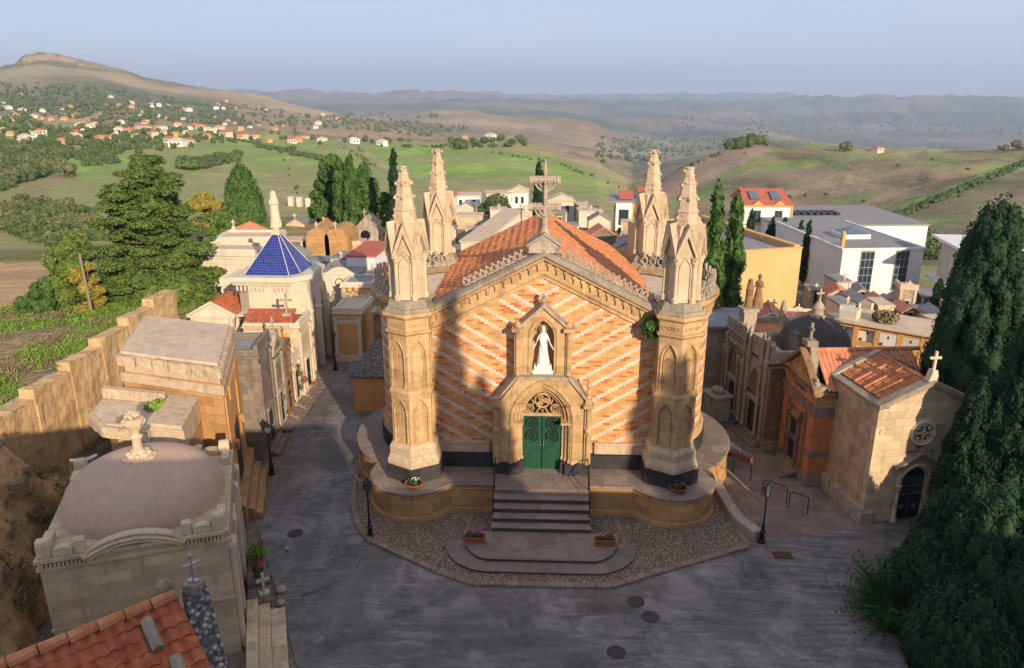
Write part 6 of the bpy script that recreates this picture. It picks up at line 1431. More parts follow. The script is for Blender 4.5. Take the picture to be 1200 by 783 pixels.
for x in (w*.22,w*.66):
    for z in (zt-1.9,zt-4.6):
        m=MB(); m.box(x,x+w*.15,-.06,0,z,z+1.5); o=m.build('window',M['window'],t); f=MB(); f.box(x-.08,x+w*.15+.08,-.1,-.06,z-.1,z); f.box(x+w*.075-.03,x+w*.075+.03,-.1,-.06,z,z+1.5); f.build('frame',M['brownst'],o)
m=MB(); m.box(-.05,w+.05,-.12,0,zt-2.3,zt-2.15); m.box(-.1,w+.1,-.15,.1,zt+.1,zt+.3); m.box(w-.1,w+.12,-.12,.1,-1,zt); m.box(-.12,.1,-.12,.1,-1,zt)
for x in (w*.3,w*.74): m.xz([(x-w*.12,zt+.3),(x+w*.12,zt+.3),(x,zt+.9)],-.1,.3)
m.build('trim',M['orange'],t)
p=at(820,252,y=69); 
# yellow/grey building at (735,240)
p=at(713,275,y=75); q=at(750,275,y=75); zt=at(735,237,y=75).z; t=empty('yellow_white_house',(p.x,75,0),R(-4),'yellow and white two storey building with grey roof left of the rear right pinnacle','house')
w=(q-p).length; m=MB(); m.box(w*.25,w*1.6,0,9,-2,zt); m.build('wall',M['yellow'],t); m=MB(); m.box(w*.2,w*.7,-.3,0,-2,zt); m.build('white_bay',M['white'],t); m=MB(); m.box(0,w*1.7,-.4,9,zt,zt+.2); m.build('roof',M['grayroof'],t)
m=MB(); m.T=Matrix.Translation((w*.3,1,zt+.3))@Matrix.Rotation(R(14),4,'X'); m.box(0,w*.45,0,3,0,.15); m.box(w*.6,w*1.1,1,4.5,0.1,.3); m.build('solar_panel',M['redroof'],t)
for z in (zt-3.2,zt-5.8): m=MB(); m.box(w*.3,w*.6,-.36,-.3,z,z+2.2); m.build('window',M['window'],t)
# concrete pavilion at right edge behind cypress
p=at(1100,330,y=33); t=empty('concrete_pavilion',(p.x+2.0,33,0),R(-8),'unfinished concrete building with projecting floor slabs behind the right cypress','building'); 
zz=[at(1110,290,y=33).z,at(1110,340,y=33).z,at(1110,388,y=33).z]
m=MB(); m.box(0,5,.8,6,-.5,zz[0]-.1); m.build('wall',M['cream'],t); m=MB()
for z in zz: m.box(-.9,6,-.8,6.5,z-.23,z+.02)
m.build('floor_slabs',M['white'],t,bevel=.02)
# ---------------------------------------------------------------- rows of smaller tombs
ORD=['first','second','third','fourth','fifth','sixth','seventh','eighth','ninth','tenth','eleventh','twelfth','thirteenth','fourteenth']
def small_tomb(x,y,w,d,h,kind,rz,label,group,rg):
    z=0; t=empty('small_tomb',(x,y,z),rz,label,'tomb',group)
    wm=M[rg.choice(['cream','palecl','weath','cream','pale','grayst'])]
    m=MB(); m.box(-w/2,w/2,0,d,-1.0,h); 
    if kind in('gable','tile'): m.xz([(-w/2,h),(w/2,h),(0,h+w*.3)],0,d)
    m.build('wall',wm,t)
    m=MB(); rf={'flat':'grayroof','slab':'paleroof','gable':'grayroof','tile':'tileb','green':'grayroof','curb':'paleroof'}[kind]
    if kind in ('gable','tile'):
        for s in (-1,1): m.add([(s*(w/2+.15),-.15,h-.03),(s*(w/2+.15),d+.15,h-.03),(0,d+.15,h+w*.3+.07),(0,-.15,h+w*.3+.07),(s*(w/2+.15),-.15,h+.07),(s*(w/2+.15),d+.15,h+.07),(0,d+.15,h+w*.3+.17),(0,-.15,h+w*.3+.17)],[(0,1,2,3),(7,6,5,4),(0,4,5,1),(0,3,7,4),(1,5,6,2)])
    else: 
        m.box(-w/2-.12,w/2+.12,-.12,d+.12,h,h+.14)
        if kind=='curb': m.box(-w/2-.1,w/2+.1,-.1,.1,h+.14,h+.5); m.box(-w/2-.1,-w/2+.1,.1,d,h+.14,h+.4)
    m.build('roof',M[rf],t)
    m=MB(); 
    if rg.random()<.6: cross(m,0,.05,h+(w*.3 if kind in('gable','tile') else .14),rg.uniform(.6,.95),.05,.6)
    m.box(-w/2-.04,-w/2+.18,-.06,0,-.3,h); m.box(w/2-.18,w/2+.04,-.06,0,-.3,h); m.box(-w*.16,-w*.14,-.05,0,.2,1.9); m.box(w*.14,w*.16,-.05,0,.2,1.9); m.box(-w*.2,w*.2,-.08,0,1.9,2.05)
    m.build('trim',M['palecl'],t)
    m=MB(); m.box(-w*.14,w*.14,-.02,-.004,.2,1.9); m.build('door',M['doordark'],t)
rg=random.Random(77)
RN={'flat':'grey flat roof','slab':'bleached slab roof','gable':'grey gabled roof','tile':'terracotta gabled roof','curb':'raised parapet roof'}
# right field: between columbarium, halls and cypress
for r_,(y,x0,x1,n) in enumerate([(20.8,23.5,38,9),(24.2,23.8,41,10),(27.6,24.4,43,10),(31.0,25.2,45,10),(34.4,24.6,30,4)]):
    for c in range(n):
        x=x0+(x1-x0)*(c+.5)/n+rg.uniform(-.25,.25); k=rg.choice(['flat','slab','gable','flat','flat','tile','curb','curb']); w=rg.uniform(1.2,(x1-x0)/n*.92); h=rg.uniform(1.5,2.9)
        if x>44 and y<30: continue
        small_tomb(x,y+rg.uniform(-.4,.4),w,rg.uniform(2.1,3.1),h,k,R(rg.uniform(-14,6)),f'small tomb with {RN[k]}, {ORD[c]} from left, {ORD[r_]} row behind columbarium','small tombs behind the columbarium',rg)
for r_,(y,x0,x1,n) in enumerate([(26,-26,-18.5,3),(34,-30,-17.5,5),(42,-33,-12,8),(52,-35,-21,4),(60,-40,-16,7),(38,-10,2,4),(46,-12,14,8),(56,-14,17,8),(66,-16,18,8),(76,-18,14,7)]):
    for c in range(n):
        x=x0+(x1-x0)*(c+.5)/n+rg.uniform(-.3,.3); k=rg.choice(['flat','slab','slab','gable','flat','tile','curb']); w=rg.uniform(2.,min(3.6,(x1-x0)/n*.9)); h=rg.uniform(2.3,3.6)
        side='left' if x<-9 else 'rear'
        small_tomb(x,y,w,rg.uniform(2.4,3.6),h,k,R(rg.uniform(-8,8)),f'small tomb with {RN[k]}, {ORD[c]} from left, {ORD[r_]} row of rear burial ground','small tombs of the rear burial ground',rg)
# long niche wall behind the church, and white villas
p=at(565,300,y=40); q=at(672,255,y=62)
t=empty('cream_niche_wall',(p.x,40,0),math.atan2(22,(at(612,262,y=62).x-p.x)),'long cream wall of burial niches running away behind the church roof on the left','columbarium'); hz=at(565,285,y=40).z
ln=math.hypot(22,at(612,262,y=62).x-p.x)
m=MB(); m.box(0,ln,0,2.2,-.5,hz); m.build('wall',M['cream'],t); m=MB(); m.box(-.1,ln+.1,-.15,2.35,hz,hz+.18); m.build('roof',M['paleroof'],t); m=MB()
for k in range(int(ln/1.3)): 
    for j in range(2): m.box(.4+k*1.3,1.3+k*1.3,-.03,0,hz-1.2-j*1.2,hz-.3-j*1.2)
m.build('niche_slabs',M['marble'],t)
for i,(px,pw,py0,py1,y,mr,l) in enumerate([(520,22,245,232,88,'white','small white hut with a brown door left of the round bush behind the church'),(585,26,246,228,100,'white','white arcaded villa directly behind the round bush, left half'),(606,22,246,226,102,'white','white villa with a pediment right of the round bush'),(657,28,262,236,92,'cream','pale plaster building behind the gable cross'),(690,20,258,243,84,'grayst','grey house between the gable cross and the yellow white house'),(560,22,264,254,80,'cream','low cream tomb building with arches in front of the round bush'),(548,24,238,230,112,'white','distant white shed left of the arcaded villa')]):
    p=at(px,py0,y=y); w=pw*y/ (F*.9)*1.35; zt=at(px,py1,y=y).z; zb=min(p.z-1,-.5)
    t=empty('white_villa' if mr=='white' else 'plaster_building',(p.x,y,zb),R(rg.uniform(-10,10)),l,'house'); h=zt-zb
    m=MB(); m.box(-w/2,w/2,0,5,-1,h); m.build('wall',M[mr],t); m=MB(); m.box(-w/2-.15,w/2+.15,-.15,5.15,h,h+.2); 
    if i in(2,3): m.xz([(-w/2,h+.2),(w/2,h+.2),(0,h+1.1)],0,4)
    m.build('roof',M['tileb'] if i in(0,5) else M['paleroof'],t)
    for k in range(3): m=MB(); m.box(-w*.36+k*w*.27,-w*.36+k*w*.27+w*.13,-.05,0,h-1.9,h-.7); m.build('window',M['window'],t)
# ruins on the slope
p=hit(365,243,80,600)
if p:
    t=empty('ruined_wall',tuple(p),0,'pale ruined stone walls on the green slope beyond the left tombs','ruin'); m=MB()
    for k in range(6): m.box(-8+k*3,-6.4+k*3,rg.uniform(-1,1),rg.uniform(1.2,3),-2,rg.uniform(1.2,3.4))
    m.build('wall_fragment',M['cream'],t,bevel=.1)
# ---------------------------------------------------------------- near roof, bottom left
nr=empty('foreground_roof',(-7.9,-20.2,0),0,'red tiled roof with grey mortar ridge in the bottom left corner','roof')
A_=at(208,700,z=9.0); B_=at(-15,790,z=9.0); d_=(B_-A_); d_.z=0
dn=Vector((d_.y*-1,d_.x,0)).normalized(); 
if dn.y>0: dn=-dn
E1=A_+dn*4.2-Vector((0,0,1.5)); E0=A_+d_*1.2+dn*4.2-Vector((0,0,1.5)); A2=A_+d_*1.2
o_=Vector(nr.location)
m=MB(); m.T=Matrix.Translation(-o_); tiles(m,tuple(E0),tuple(E1),tuple(A_),tuple(A2),.25,.34,.06,21,.02); m.build('tiles',M['tiled'],nr,smooth=True)
m=MB(); m.T=Matrix.Translation(-o_)
n_=8
for k in range(n_):
    a=A2.lerp(A_,k/n_); b=A2.lerp(A_,(k+.93)/n_); m.tube([a+Vector((0,0,.05)),b+Vector((0,0,.09))],.15,9,.12)
m.build('ridge_tiles',M['tile'],nr,smooth=True)
m=MB(); m.T=Matrix.Translation(-o_); u=(A_-A2).normalized()
for k in range(3):
    q=E1.lerp(A_,.25+.25*k)-u*(.35+.2*k); q2=E1.lerp(A_,.42+.25*k)-u*(.35+.2*k); m.tube([q+Vector((0,0,.09)),q2+Vector((0,0,.12))],.13,7)
m.build('grey_cover_tiles',M['lich'],nr)
m=MB(); m.T=Matrix.Translation(-o_); m.quad(tuple(A2-Vector((0,0,.02))),tuple(A_-Vector((0,0,.02))),tuple(A_-Vector((0,0,6))),tuple(A2-Vector((0,0,6)))); m.quad(tuple(A_-Vector((0,0,6))),tuple(A_),tuple(E1-Vector((0,0,.05))),tuple(E1-Vector((0,0,5)))); m.build('wall',M['grayst'],nr)
# parapet
pp=[at(212,690,z=9.1),at(243,683,z=9.1),at(268,783,z=8.2),at(228,783,z=8.2)]
pc=empty('parapet',(pp[0].x,pp[0].y,8.0),0,'pebble studded grey stone parapet with a small cross at the end of the foreground roof','parapet')
m=MB(); m.T=Matrix.Translation(-Vector(pc.location)); ext=(pp[2]-pp[1]); P=[pp[0],pp[1],pp[1]+ext*1.3,pp[0]+ext*1.3]
bot=[Vector((q.x,q.y,q.z-3.5)) for q in P]
m.add([tuple(q) for q in P]+[tuple(q) for q in bot],[(0,3,2,1),(4,5,6,7),(0,1,5,4),(1,2,6,5),(2,3,7,6),(3,0,4,7)]); m.build('coping',M['conglo'],pc,bevel=.05)
m=MB(); c=(pp[0]+pp[1])/2; m.T=Matrix.Translation(c-Vector(pc.location)); m.box(-.2,.2,-.17,.16,-.4,.12); m.build('end_block',M['lich'],pc,bevel=.03)
crs=MB(); crs.box(-.12,.12,-.06,.06,0,.04); crs.tube([(0,0,0),(0,0,.62)],.022,6); crs.tube([(-.1,-.1,.45),(.1,.1,.45)],.025,6)
for p_ in ((0,0,.66),(-.11,-.11,.45),(.11,.11,.45)): crs.ball(p_,.045,6,4)
o=crs.build('iron_cross',M['steel'],loc=tuple(c+Vector((0,0,.12)))); tag(o,'small grey metal cross standing on the near parapet at bottom left','cross')
m=MB(); q=at(193,690,z=8.9); m.ball((0,0,0),.2,12,8,1,1,1.2); tag(m.build('lichen_ball',M['lich'],loc=tuple(q),smooth=True),'rounded lichen covered stone beside the small metal cross','stone ball')
# ---------------------------------------------------------------- TREES
# near right cypresses
def big_cypress(loc,h,r,label,seed,n):
    return cypress(loc,h,r,label,'tall dark cypresses in the right foreground','cyp',int(n*1.8),.075,seed,.02,1,420)
big_cypress((21.1,1.6,0),14.3,2.6,'tallest dark cypress in the right foreground, its rounded tip above the others',11,60000)
big_cypress((25.2,0.0,0),15.6,2.4,'dark cypress at the right picture edge, right of the tallest one',12,30000)
big_cypress((18.75,-3.4,0),7.6,1.2,'dark cypress directly before the gabled chapel, hiding the right half of its front',15,50000)
big_cypress((20.6,-3.9,0),11.6,1.9,'broad dark cypress between the chapel front and the right picture edge',16,60000)
big_cypress((18.3,-4.9,0),3.9,1.25,'low dark bushy cypress in front, beside the chapel door',13,35000)
big_cypress((17.4,-9.0,0),5.0,2.6,'rounded dark cypress low in the bottom right corner',14,50000)
big_cypress((23.6,-8.4,0),10.5,2.5,'dark cypress at the bottom right picture edge, nearest the camera',17,50000)
big_cypress((15.2,-8.3,0),2.9,1.7,'low spreading evergreen bush between the palm shrub and the cypresses',18,26000)
big_cypress((16.4,-6.9,0),4.2,1.5,'small rounded evergreen at the left foot of the right cypress group',19,26000)
big_cypress((14.9,-11.2,0),2.4,1.9,'lowest evergreen bush at the bottom picture edge, right of the palm shrub',20,26000)
t=empty('palm_shrub',(13.9,-8.9,0),0,'spiky green palm like shrub at the foot of the right cypresses','shrub'); m=MB(); rg=random.Random(1)
for k in range(330):
    a=rg.random()*2*PI; e=rg.uniform(.15,1.35); L=rg.uniform(1.7,2.9); d0=Vector((math.cos(a)*math.cos(e),math.sin(a)*math.cos(e),math.sin(e))); s_=Vector((-math.sin(a),math.cos(a),0))
    c0=Vector((rg.uniform(-.35,.35),rg.uniform(-.35,.35),.1))
    pr=None
    for j in range(5):
        u0=j/5;u1=(j+1)/5; p0=c0+d0*L*u0-Vector((0,0,.45*u0*u0)); p1=c0+d0*L*u1-Vector((0,0,.45*u1*u1))
        w0=.05*(1-u0)+.01; 
        for s in (-1,1): q=p0+s_*s*(.22*(1-u0)+.05)+d0*.12; m.add([tuple(p0),tuple(p0+(p1-p0)*.35),tuple(q)],[(0,1,2)]); q2=(p0+p1)/2+s_*s*(.2*(1-u0)+.05)+d0*.12; m.add([tuple((p0+p1)/2),tuple(p0+(p1-p0)*.85),tuple(q2)],[(0,1,2)])
m.build('fronds',M['palm'],t); leaf_mesh('leaves',[(0,0,.4,1.2,1.2,.6)],M['palm'],5000,.05,2,up=1,aspect=9,parent=t)
# cedar left
t=empty('layered_conifer',(-33.5,28.5,0),0,'big dark green conifer with flat layered branches at left, behind the boundary wall','tree'); rg=random.Random(21); cl=[]; m=MB()
m.tube([(0,0,-.5),(.2,0,5),(.5,0,10),(.4,0,14)],.5,9,.08)
for i in range(150):
    u=rg.random(); z=1.4+12.9*u; env=(5.6*(1-((u-.30)/.74)**2) if u>.3 else 5.6*(.80+.2*u/.3)); env=max(.7,env); a=rg.random()*2*PI
    if u>.55 and rg.random()<.45: a=PI+rg.uniform(-.9,.9)      # upper branches reach to the left
    q=env*rg.uniform(.25,1.0); s=rg.uniform(.8,1.35)*(1.1-.4*u); cl.append((.4*u+q*math.cos(a),q*math.sin(a),z+.12*q,s,s,s*.34))
    if i%2==0: m.tube([(.3*u,0,z-.8),(q*.6*math.cos(a),q*.6*math.sin(a),z-.2),(.4*u+q*math.cos(a),q*math.sin(a),z+.1*q)],.09,5,.03)
for i in range(110):
    u=rg.random(); q=max(.5,(4.3*(1-u)**.8+.6))*rg.random()**.5; a=rg.random()*2*PI; s=rg.uniform(.8,1.3)*(1.1-.4*u); cl.append((.4*u+q*math.cos(a),q*math.sin(a),1.0+12.6*u,s,s,s*.6))
leaf_mesh('crown',cl,M['cedar'],110000,.15,21,core=.6,flat=.9,depth=.6,parent=t); m.build('trunk',M['bark'],t)
broad((-38.2,24.5,2.2),6.0,5.2,'light green broadleaf tree in front of the layered conifer, left side',seed=31,n=11000,size=.17,mat='bush',clumps=30)
broad((-36.0,22.4,2.4),4.2,2.8,'small yellowing tree beside the leaning pole',seed=32,n=4000,size=.16,mat='yel',clumps=14,core=.4)
broad((-40.6,25.2,1.6),3.4,2.8,'dark green bush at the edge of the ploughed field',cat='bush',name='bush',seed=33,n=4000,size=.18,mat='cedar')
broad((-39.5,21.5,2.6),2.6,3.2,'low dark bush below the light green broadleaf tree',cat='bush',name='bush',seed=34,n=3500,size=.16,mat='cypl',low=.05)
broad((-30.0,24.0,.5),4.2,6.0,'dark undergrowth at the foot of the layered conifer, behind the wall top',cat='bush',name='bush',seed=35,n=7000,size=.2,mat='bush',low=.05)
broad((-26.6,25.5,0),3.6,3.2,'dark green bush between the boundary wall and the red tiled tomb',cat='bush',name='bush',seed=36,n=4000,size=.2,mat='cedar',low=.05)
m=MB(); a=at(112,384,y=21.0); b=at(93,297,y=21.5); m.tube([tuple(a-Vector((0,0,1.5))),tuple(b)],.13,7,.09); tag(m.build('leaning_pole',M['wood']),'leaning grey wooden pole on the grassy bank left of the conifer','pole')
def px_tree(px,pyb,pyt,y,w,**k):
    p=at(px,pyb,y=y); zb=float(height(np.array([p.x]),np.array([y]))[0]); zt=at(px,pyt,y=y).z; return (p.x,y,zb),zt-zb
l_,h_=px_tree(290,280,203,62,0); cypress(l_,h_,2.9,'dark conical tree left of the blue pyramid roof',group='cypress trees in the cemetery',seed=41,n=16000,size=.22,mat='cypl',lumps=190)
l_,h_=px_tree(250,280,229,68,0); broad(l_,h_,6.5,'golden yellow autumn tree between the conifer and the dark rounded tree',seed=42,n=5000,size=.32,mat='yel',clumps=20)
l_,h_=px_tree(265,280,246,60,0); broad(l_,h_,4,'small dark tree under the golden tree',seed=43,n=3000,size=.3,mat='cedar',low=.1)
l_,h_=px_tree(398,285,184,66,0); broad(l_,h_,7.0,'large dense dark tree behind the cypress cluster at centre left',seed=44,n=13000,size=.32,mat='cypl',clumps=36,low=.1)
for i,(px,py,y,r) in enumerate([(404,190,60,1.0),(417,186,59,1.1),(431,194,61,1.2),(442,212,62,1.1)]):
    l_,h_=px_tree(px,297,py,y,0); cypress(l_,h_,r*1.15,f'{ORD[i]} cypress from the left in the bright green cluster at centre left',n=5000,size=.24,seed=50+i,mat='cypl',round_top=1)
l_,h_=px_tree(466,290,178,52,0); cypress(l_,h_,.95,'single dark cypress just left of the left front pinnacle',n=5000,size=.22,seed=60,mat='cyp',round_top=1)
l_,h_=px_tree(455,290,225,56,0); broad(l_,h_,2.6,'small dark tree between the cypress cluster and the left pinnacle',seed=61,n=2000,size=.25,mat='cypl')
l_,h_=px_tree(631,255,194,58,0); cypress(l_,h_,1.0,'dark cypress directly behind the gable cross',n=5000,size=.22,seed=62,mat='cyp',round_top=1)
l_,h_=px_tree(579,258,232,84,0); broad(l_,h_,7,'round dark green bush tree in front of the white villas',seed=63,n=4000,size=.4,mat='farf',low=.1)
for i,(px,pyb,pyt,y,r,lb) in enumerate([(797,360,205,24,1.0,'cypress partly hidden between the two right pinnacles'),(828,372,222,21,1.5,'broad cypress beside the right front pinnacle'),(853,368,233,22.5,1.3,'darker cypress in front of the yellow hall, right of the broad one'),(877,290,248,54,.8,'short cypress in front of the white house, left one'),(902,292,257,56,.85,'middle short cypress in front of the white house'),(916,292,257,56,.85,'short cypress at the right corner of the white house'),(935,300,262,50,.95,'cypress between the yellow hall and the white hall'),(940,330,262,46,.6,'thin cypress at the back corner of the yellow hall'),(1092,385,330,30,.7,'small dark cypress in front of the concrete building')]):
    l_,h_=px_tree(px,pyb,pyt,y,0); cypress((l_[0],l_[1],0),at(px,pyt,y=y).z,r,lb,n=7000 if i<3 else 2500,size=.18 if i<3 else .24,seed=70+i,mat='cypl' if i<3 else 'cyp',lumps=80 if i<3 else 30)
p=at(830,310,y=17); broad((p.x,17,0),6.2,2.4,'drooping yellow green shrub below the broad cypress at the church side',cat='shrub',name='shrub',seed=90,n=3500,size=.16,mat='yel',low=.45)
# grass on the bank outside the wall
gl=[]; rg=random.Random(12)
for k in range(260):
    x=rg.uniform(-48,-27); y=rg.uniform(-8,24); z=float(height(np.array([x]),np.array([y]))[0]); v=float(fbm(np.array([x/7]),np.array([y/7]),5,41)[0])
    if v>-.08: gl.append((x,y,z+.1,1.1,1.1,.25))
o=leaf_mesh('long_grass',gl,M['grass'],60000,.06,8,core=0,up=1.5,aspect=5,depth=1.1); tag(o,'long green grass and weeds on the bank outside the wall','grass',kind='stuff')
gl=[(x,y,float(height(np.array([x]),np.array([y]))[0])+.1,1.1,1.1,.22) for x,y in [(rg.uniform(-46,-27),rg.uniform(-6,22)) for _ in range(110)]]
o=leaf_mesh('dry_grass',gl,M['dry'],22000,.05,9,core=0,up=1.5,aspect=7,depth=1.1); tag(o,'dry straw coloured grass scattered on the bank outside the wall','grass',kind='stuff')
sheet('garden_path',[(-27.0,-8),(-27.0,9),(-28.0,15),(-29.6,15),(-28.8,7),(-28.6,-8)],3.62,M['paleroof'])
# ---------------------------------------------------------------- FAR TREES AND HOUSES
def low_tree(name,mat,seed,w=1.,h=1.):
    rg=random.Random(seed); cl=[(rg.uniform(-.3,.3)*w,rg.uniform(-.3,.3)*w,h*rg.uniform(.4,.7),.32*w,.32*w,.26*h) for _ in range(5)]
    t=empty(name); c=leaf_mesh('crown',cl,M[mat],420,.12*w,seed,core=.8,parent=t,depth=.6); MB().tube([(0,0,-.1*h),(0,0,.5*h)],.05,5).build('trunk',M['bark'],t); return t
protos=[low_tree('distant_tree',m_,i) for i,m_ in enumerate(['farf','olive','farf','cedar'])]
first=[True]*4
FT=[]
def scatter(poly,n,size,seed,kinds=(0,1,2)):
    rg=random.Random(seed); P=np.array(poly); x0,y0=P.min(0); x1,y1=P.max(0); k=0; tries=0
    while k<n and tries<n*30:
        tries+=1; px=rg.uniform(x0,x1); py=rg.uniform(y0,y1)
        if not inpoly(np.array([px]),np.array([py]),poly)[0]: continue
        FT.append((px,py,size*rg.uniform(.7,1.3),rg.choice(kinds))); k+=1
named=[]
scatter([(0,185),(60,165),(85,178),(60,205),(0,222)],75,6.5,1)               # wood at left edge
scatter([(5,240),(40,232),(110,250),(118,282),(60,290),(5,270)],60,3.2,2,(1,2,1))        # scrub below the slope
scatter([(210,193),(282,180),(286,188),(220,203)],22,7,3,(0,2,3))
scatter([(40,155),(150,150),(200,165),(150,180),(60,165)],40,7,4,(0,1))
scatter([(100,140),(180,135),(185,148),(110,152)],26,8,5,(0,1,3))
scatter([(0,140),(50,140),(60,158),(0,165)],24,8,6,(0,3))
scatter([(0,100),(130,100),(200,120),(150,130),(0,128)],40,9,7,(0,1))
scatter([(230,120),(330,128),(390,140),(240,140)],16,9,8,(0,1))
scatter([(525,167),(618,164),(620,172),(530,176)],30,6,9,(0,3)); scatter([(400,160),(520,168),(515,173),(400,168)],14,6,10,(0,))
scatter([(700,192),(760,190),(800,170),(880,164),(860,160),(740,168)],42,12,11,(0,3)); scatter([(860,165),(900,162),(960,168),(900,172)],16,6,12,(0,))
scatter([(860,275),(1060,285),(1075,300),(1040,302),(880,296)],14,4,13,(0,1)); scatter([(1060,275),(1105,285),(1105,308),(1065,300)],26,5,14,(1,0,2))
scatter([(400,130),(520,135),(510,140),(400,138)],16,14,15,(0,3)); scatter([(240,160),(360,150),(390,178),(300,178)],18,5,16,(0,1))
for (px,py,s) in ((80,208,9),(990,178,9),(1122,176,15),(1156,170,13),(1105,174,9),(1150,170,14),(1190,175,9),(1175,178,7),(875,262,4),(105,125,16),(700,172,9)): FT.append((px,py,s,1))
allh=[]
for (px,py,s,k) in FT:
    p=hit(px,py,70)
    if p is None: continue
    allh.append((s/ (p-Vector(CAM)).length,px,py,s,k,p))
allh.sort(key=lambda a:-a[0]); rest=allh[295:]
def band(px,py):
    v='far left' if px<150 else 'left' if px<420 else 'central' if px<760 else 'right'
    hh='foot' if py>225 else 'middle' if py>165 else 'upper part'
    return v,hh
for i,(a,px,py,s,k,p) in enumerate(allh[:295]):
    if first[k]: o=protos[k]; first[k]=False
    else: o=copy_tree(protos[k])
    o.location=p-Vector((0,0,s*.05)); o.scale=(s,s,s*rnd.uniform(.75,1.05)); o.rotation_euler=(0,0,rnd.random()*6)
    v,hh=band(px,py); tag(o,f'small distant green tree among others on the {hh} of the {v} hillside','tree',f'distant trees on the {hh} of the {v} hillside')
for k in range(4):
    if first[k]: 
        for c in list(protos[k].children): bpy.data.objects.remove(c)
        bpy.data.objects.remove(protos[k])
pts=[]
rg=random.Random(99)
for (ax,ay),(bx,by),n,s in (((300,169),(392,190),40,2.2),((392,166),(480,220),16,1.6),((420,171),(434,206),14,1.8),((985,283),(1200,190),70,1.9),((232,160),(300,168),20,3),((440,172),(600,172),40,2.5),((560,176),(640,190),16,1.8),((640,186),(735,224),14,1.6),((330,178),(352,236),8,1.4),((800,200),(870,168),14,2.2),((60,172),(72,205),12,2)):
    for k in range(n):
        u=rg.random(); p=hit(ax+(bx-ax)*u+rg.uniform(-2,2),ay+(by-ay)*u+rg.uniform(-.8,.8),70)
        if p is not None: q=s*rg.uniform(.6,1.3); pts.append((p.x,p.y,p.z+q*.35,q*.6,q*.6,q*.5))
for poly,n,s in (([(0,95),(300,125),(450,145),(300,150),(0,135)],500,7),([(230,188),(300,170),(380,180),(360,175)],0,4),([(380,133),(560,150),(500,160),(380,150)],160,7),([(700,160),(900,150),(900,170),(760,190),(700,185)],260,9),([(0,150),(240,150),(300,165),(120,185),(0,185)],260,5),([(83,180),(130,176),(140,192),(100,196)],90,3),([(800,130),(1200,130),(1200,160),(800,155)],260,16),([(960,290),(1200,190),(1200,195),(985,285)],140,3),([(300,170),(400,190),(392,192),(300,173)],60,3.5),([(0,185),(60,168),(85,180),(60,205),(0,225)],160,4.5),([(5,240),(40,232),(110,250),(118,282),(60,290),(5,270)],220,2.2),([(210,193),(282,180),(286,188),(220,203)],60,4.5),([(850,170),(1200,180),(1200,260),(900,270)],12,2.0)):
    P=np.array(poly); x0,y0=P.min(0); x1,y1=P.max(0); c=0; tr=0
    while c<n and tr<n*20:
        tr+=1; px=rg.uniform(x0,x1); py=rg.uniform(y0,y1)
        if not inpoly(np.array([px]),np.array([py]),poly)[0]: continue
        p=hit(px,py,70); 
        if p is None: continue
        c+=1; pts.append((p.x,p.y,p.z+s*.35,s*rg.uniform(.35,.7),s*rg.uniform(.35,.7),s*rg.uniform(.35,.55)))
pts+=[(p.x,p.y,p.z+s*.4,s*.5,s*.5,s*.45) for (a,px,py,s,k,p) in rest]
for i,(px,py) in enumerate([]): pass
nearp=[q for q in pts if math.hypot(q[0],q[1])<1250]; pts=[q for q in pts if math.hypot(q[0],q[1])>=1250]
m=leaf_mesh('hillside_scrub',nearp,M['farf'],len(nearp)*60,.7,6,core=.85); tag(m,'fine scrub and hedge bushes on the green slopes','trees',kind='stuff')
m=leaf_mesh('distant_scrub',pts,M['farf'],len(pts)*14,3.0,5,core=.9); tag(m,'scattered dark scrub, olive groves and woods dotting the far hills','trees',kind='stuff')
# village houses
HS=[(100,152,9,'w'),(112,150,10,'w'),(97,148,8,'o'),(21,152,7,'o'),(30,165,9,'w'),(5,150,8,'w'),(88,164,10,'w'),(118,165,8,'o'),(132,158,8,'w'),(140,155,9,'w'),(150,156,8,'o'),(163,150,8,'r'),(171,152,9,'r'),(180,160,10,'r'),(170,147,8,'r'),(192,153,8,'w'),(209,148,10,'r'),(200,167,9,'r'),(209,172,12,'w'),(222,169,9,'r'),(228,150,9,'o'),(236,152,9,'o'),(250,155,8,'w'),(258,151,8,'r'),(265,160,11,'r'),(284,162,10,'r'),(298,162,9,'r'),(282,152,8,'o'),(342,168,11,'r'),(350,166,9,'o'),(378,166,8,'w'),(358,162,8,'r'),(15,135,9,'w'),(40,138,8,'w'),(60,141,7,'o'),(88,137,7,'o'),(82,126,8,'o'),(125,125,8,'o'),(140,124,8,'o'),(154,126,8,'o'),(178,123,7,'r'),(197,125,7,'o'),(215,130,8,'o'),(186,137,8,'w'),(222,130,7,'w'),(262,128,7,'w'),(275,127,7,'o'),(312,130,7,'w'),(24,112,9,'o'),(130,115,7,'w'),(545,162,9,'o'),(575,163,9,'w'),(448,170,9,'w'),(415,168,10,'w'),(1028,178,7,'r'),(352,112,8,'w'),(10,128,9,'w'),(26,131,9,'w'),(395,140,9,'o'),(370,150,8,'w')]
vr=random.Random(61)
for _ in range(58):
    x_=vr.choice([vr.gauss(190,60),vr.gauss(60,50),vr.gauss(300,60)]); HS.append((min(400,max(4,x_)),vr.uniform(118,168) if x_<320 else vr.uniform(125,168),vr.uniform(5.5,8.5),vr.choice('wwoorr')))
hm={'w':('white','paleroof'),'o':('yellow','tileb'),'r':('cream','redroof')}
hn={'w':'white walled','o':'ochre','r':'red roofed'}
hp=[]
for px,py,s,k in HS:
    p=hit(px,py,200)
    if p is not None: hp.append((px,py,s*(1.0 if p.y<1500 else 1.5),k,p))
hp.sort(key=lambda q:(round(q[1]/12),q[0]))
from collections import defaultdict
cnt=defaultdict(int); rowi={}
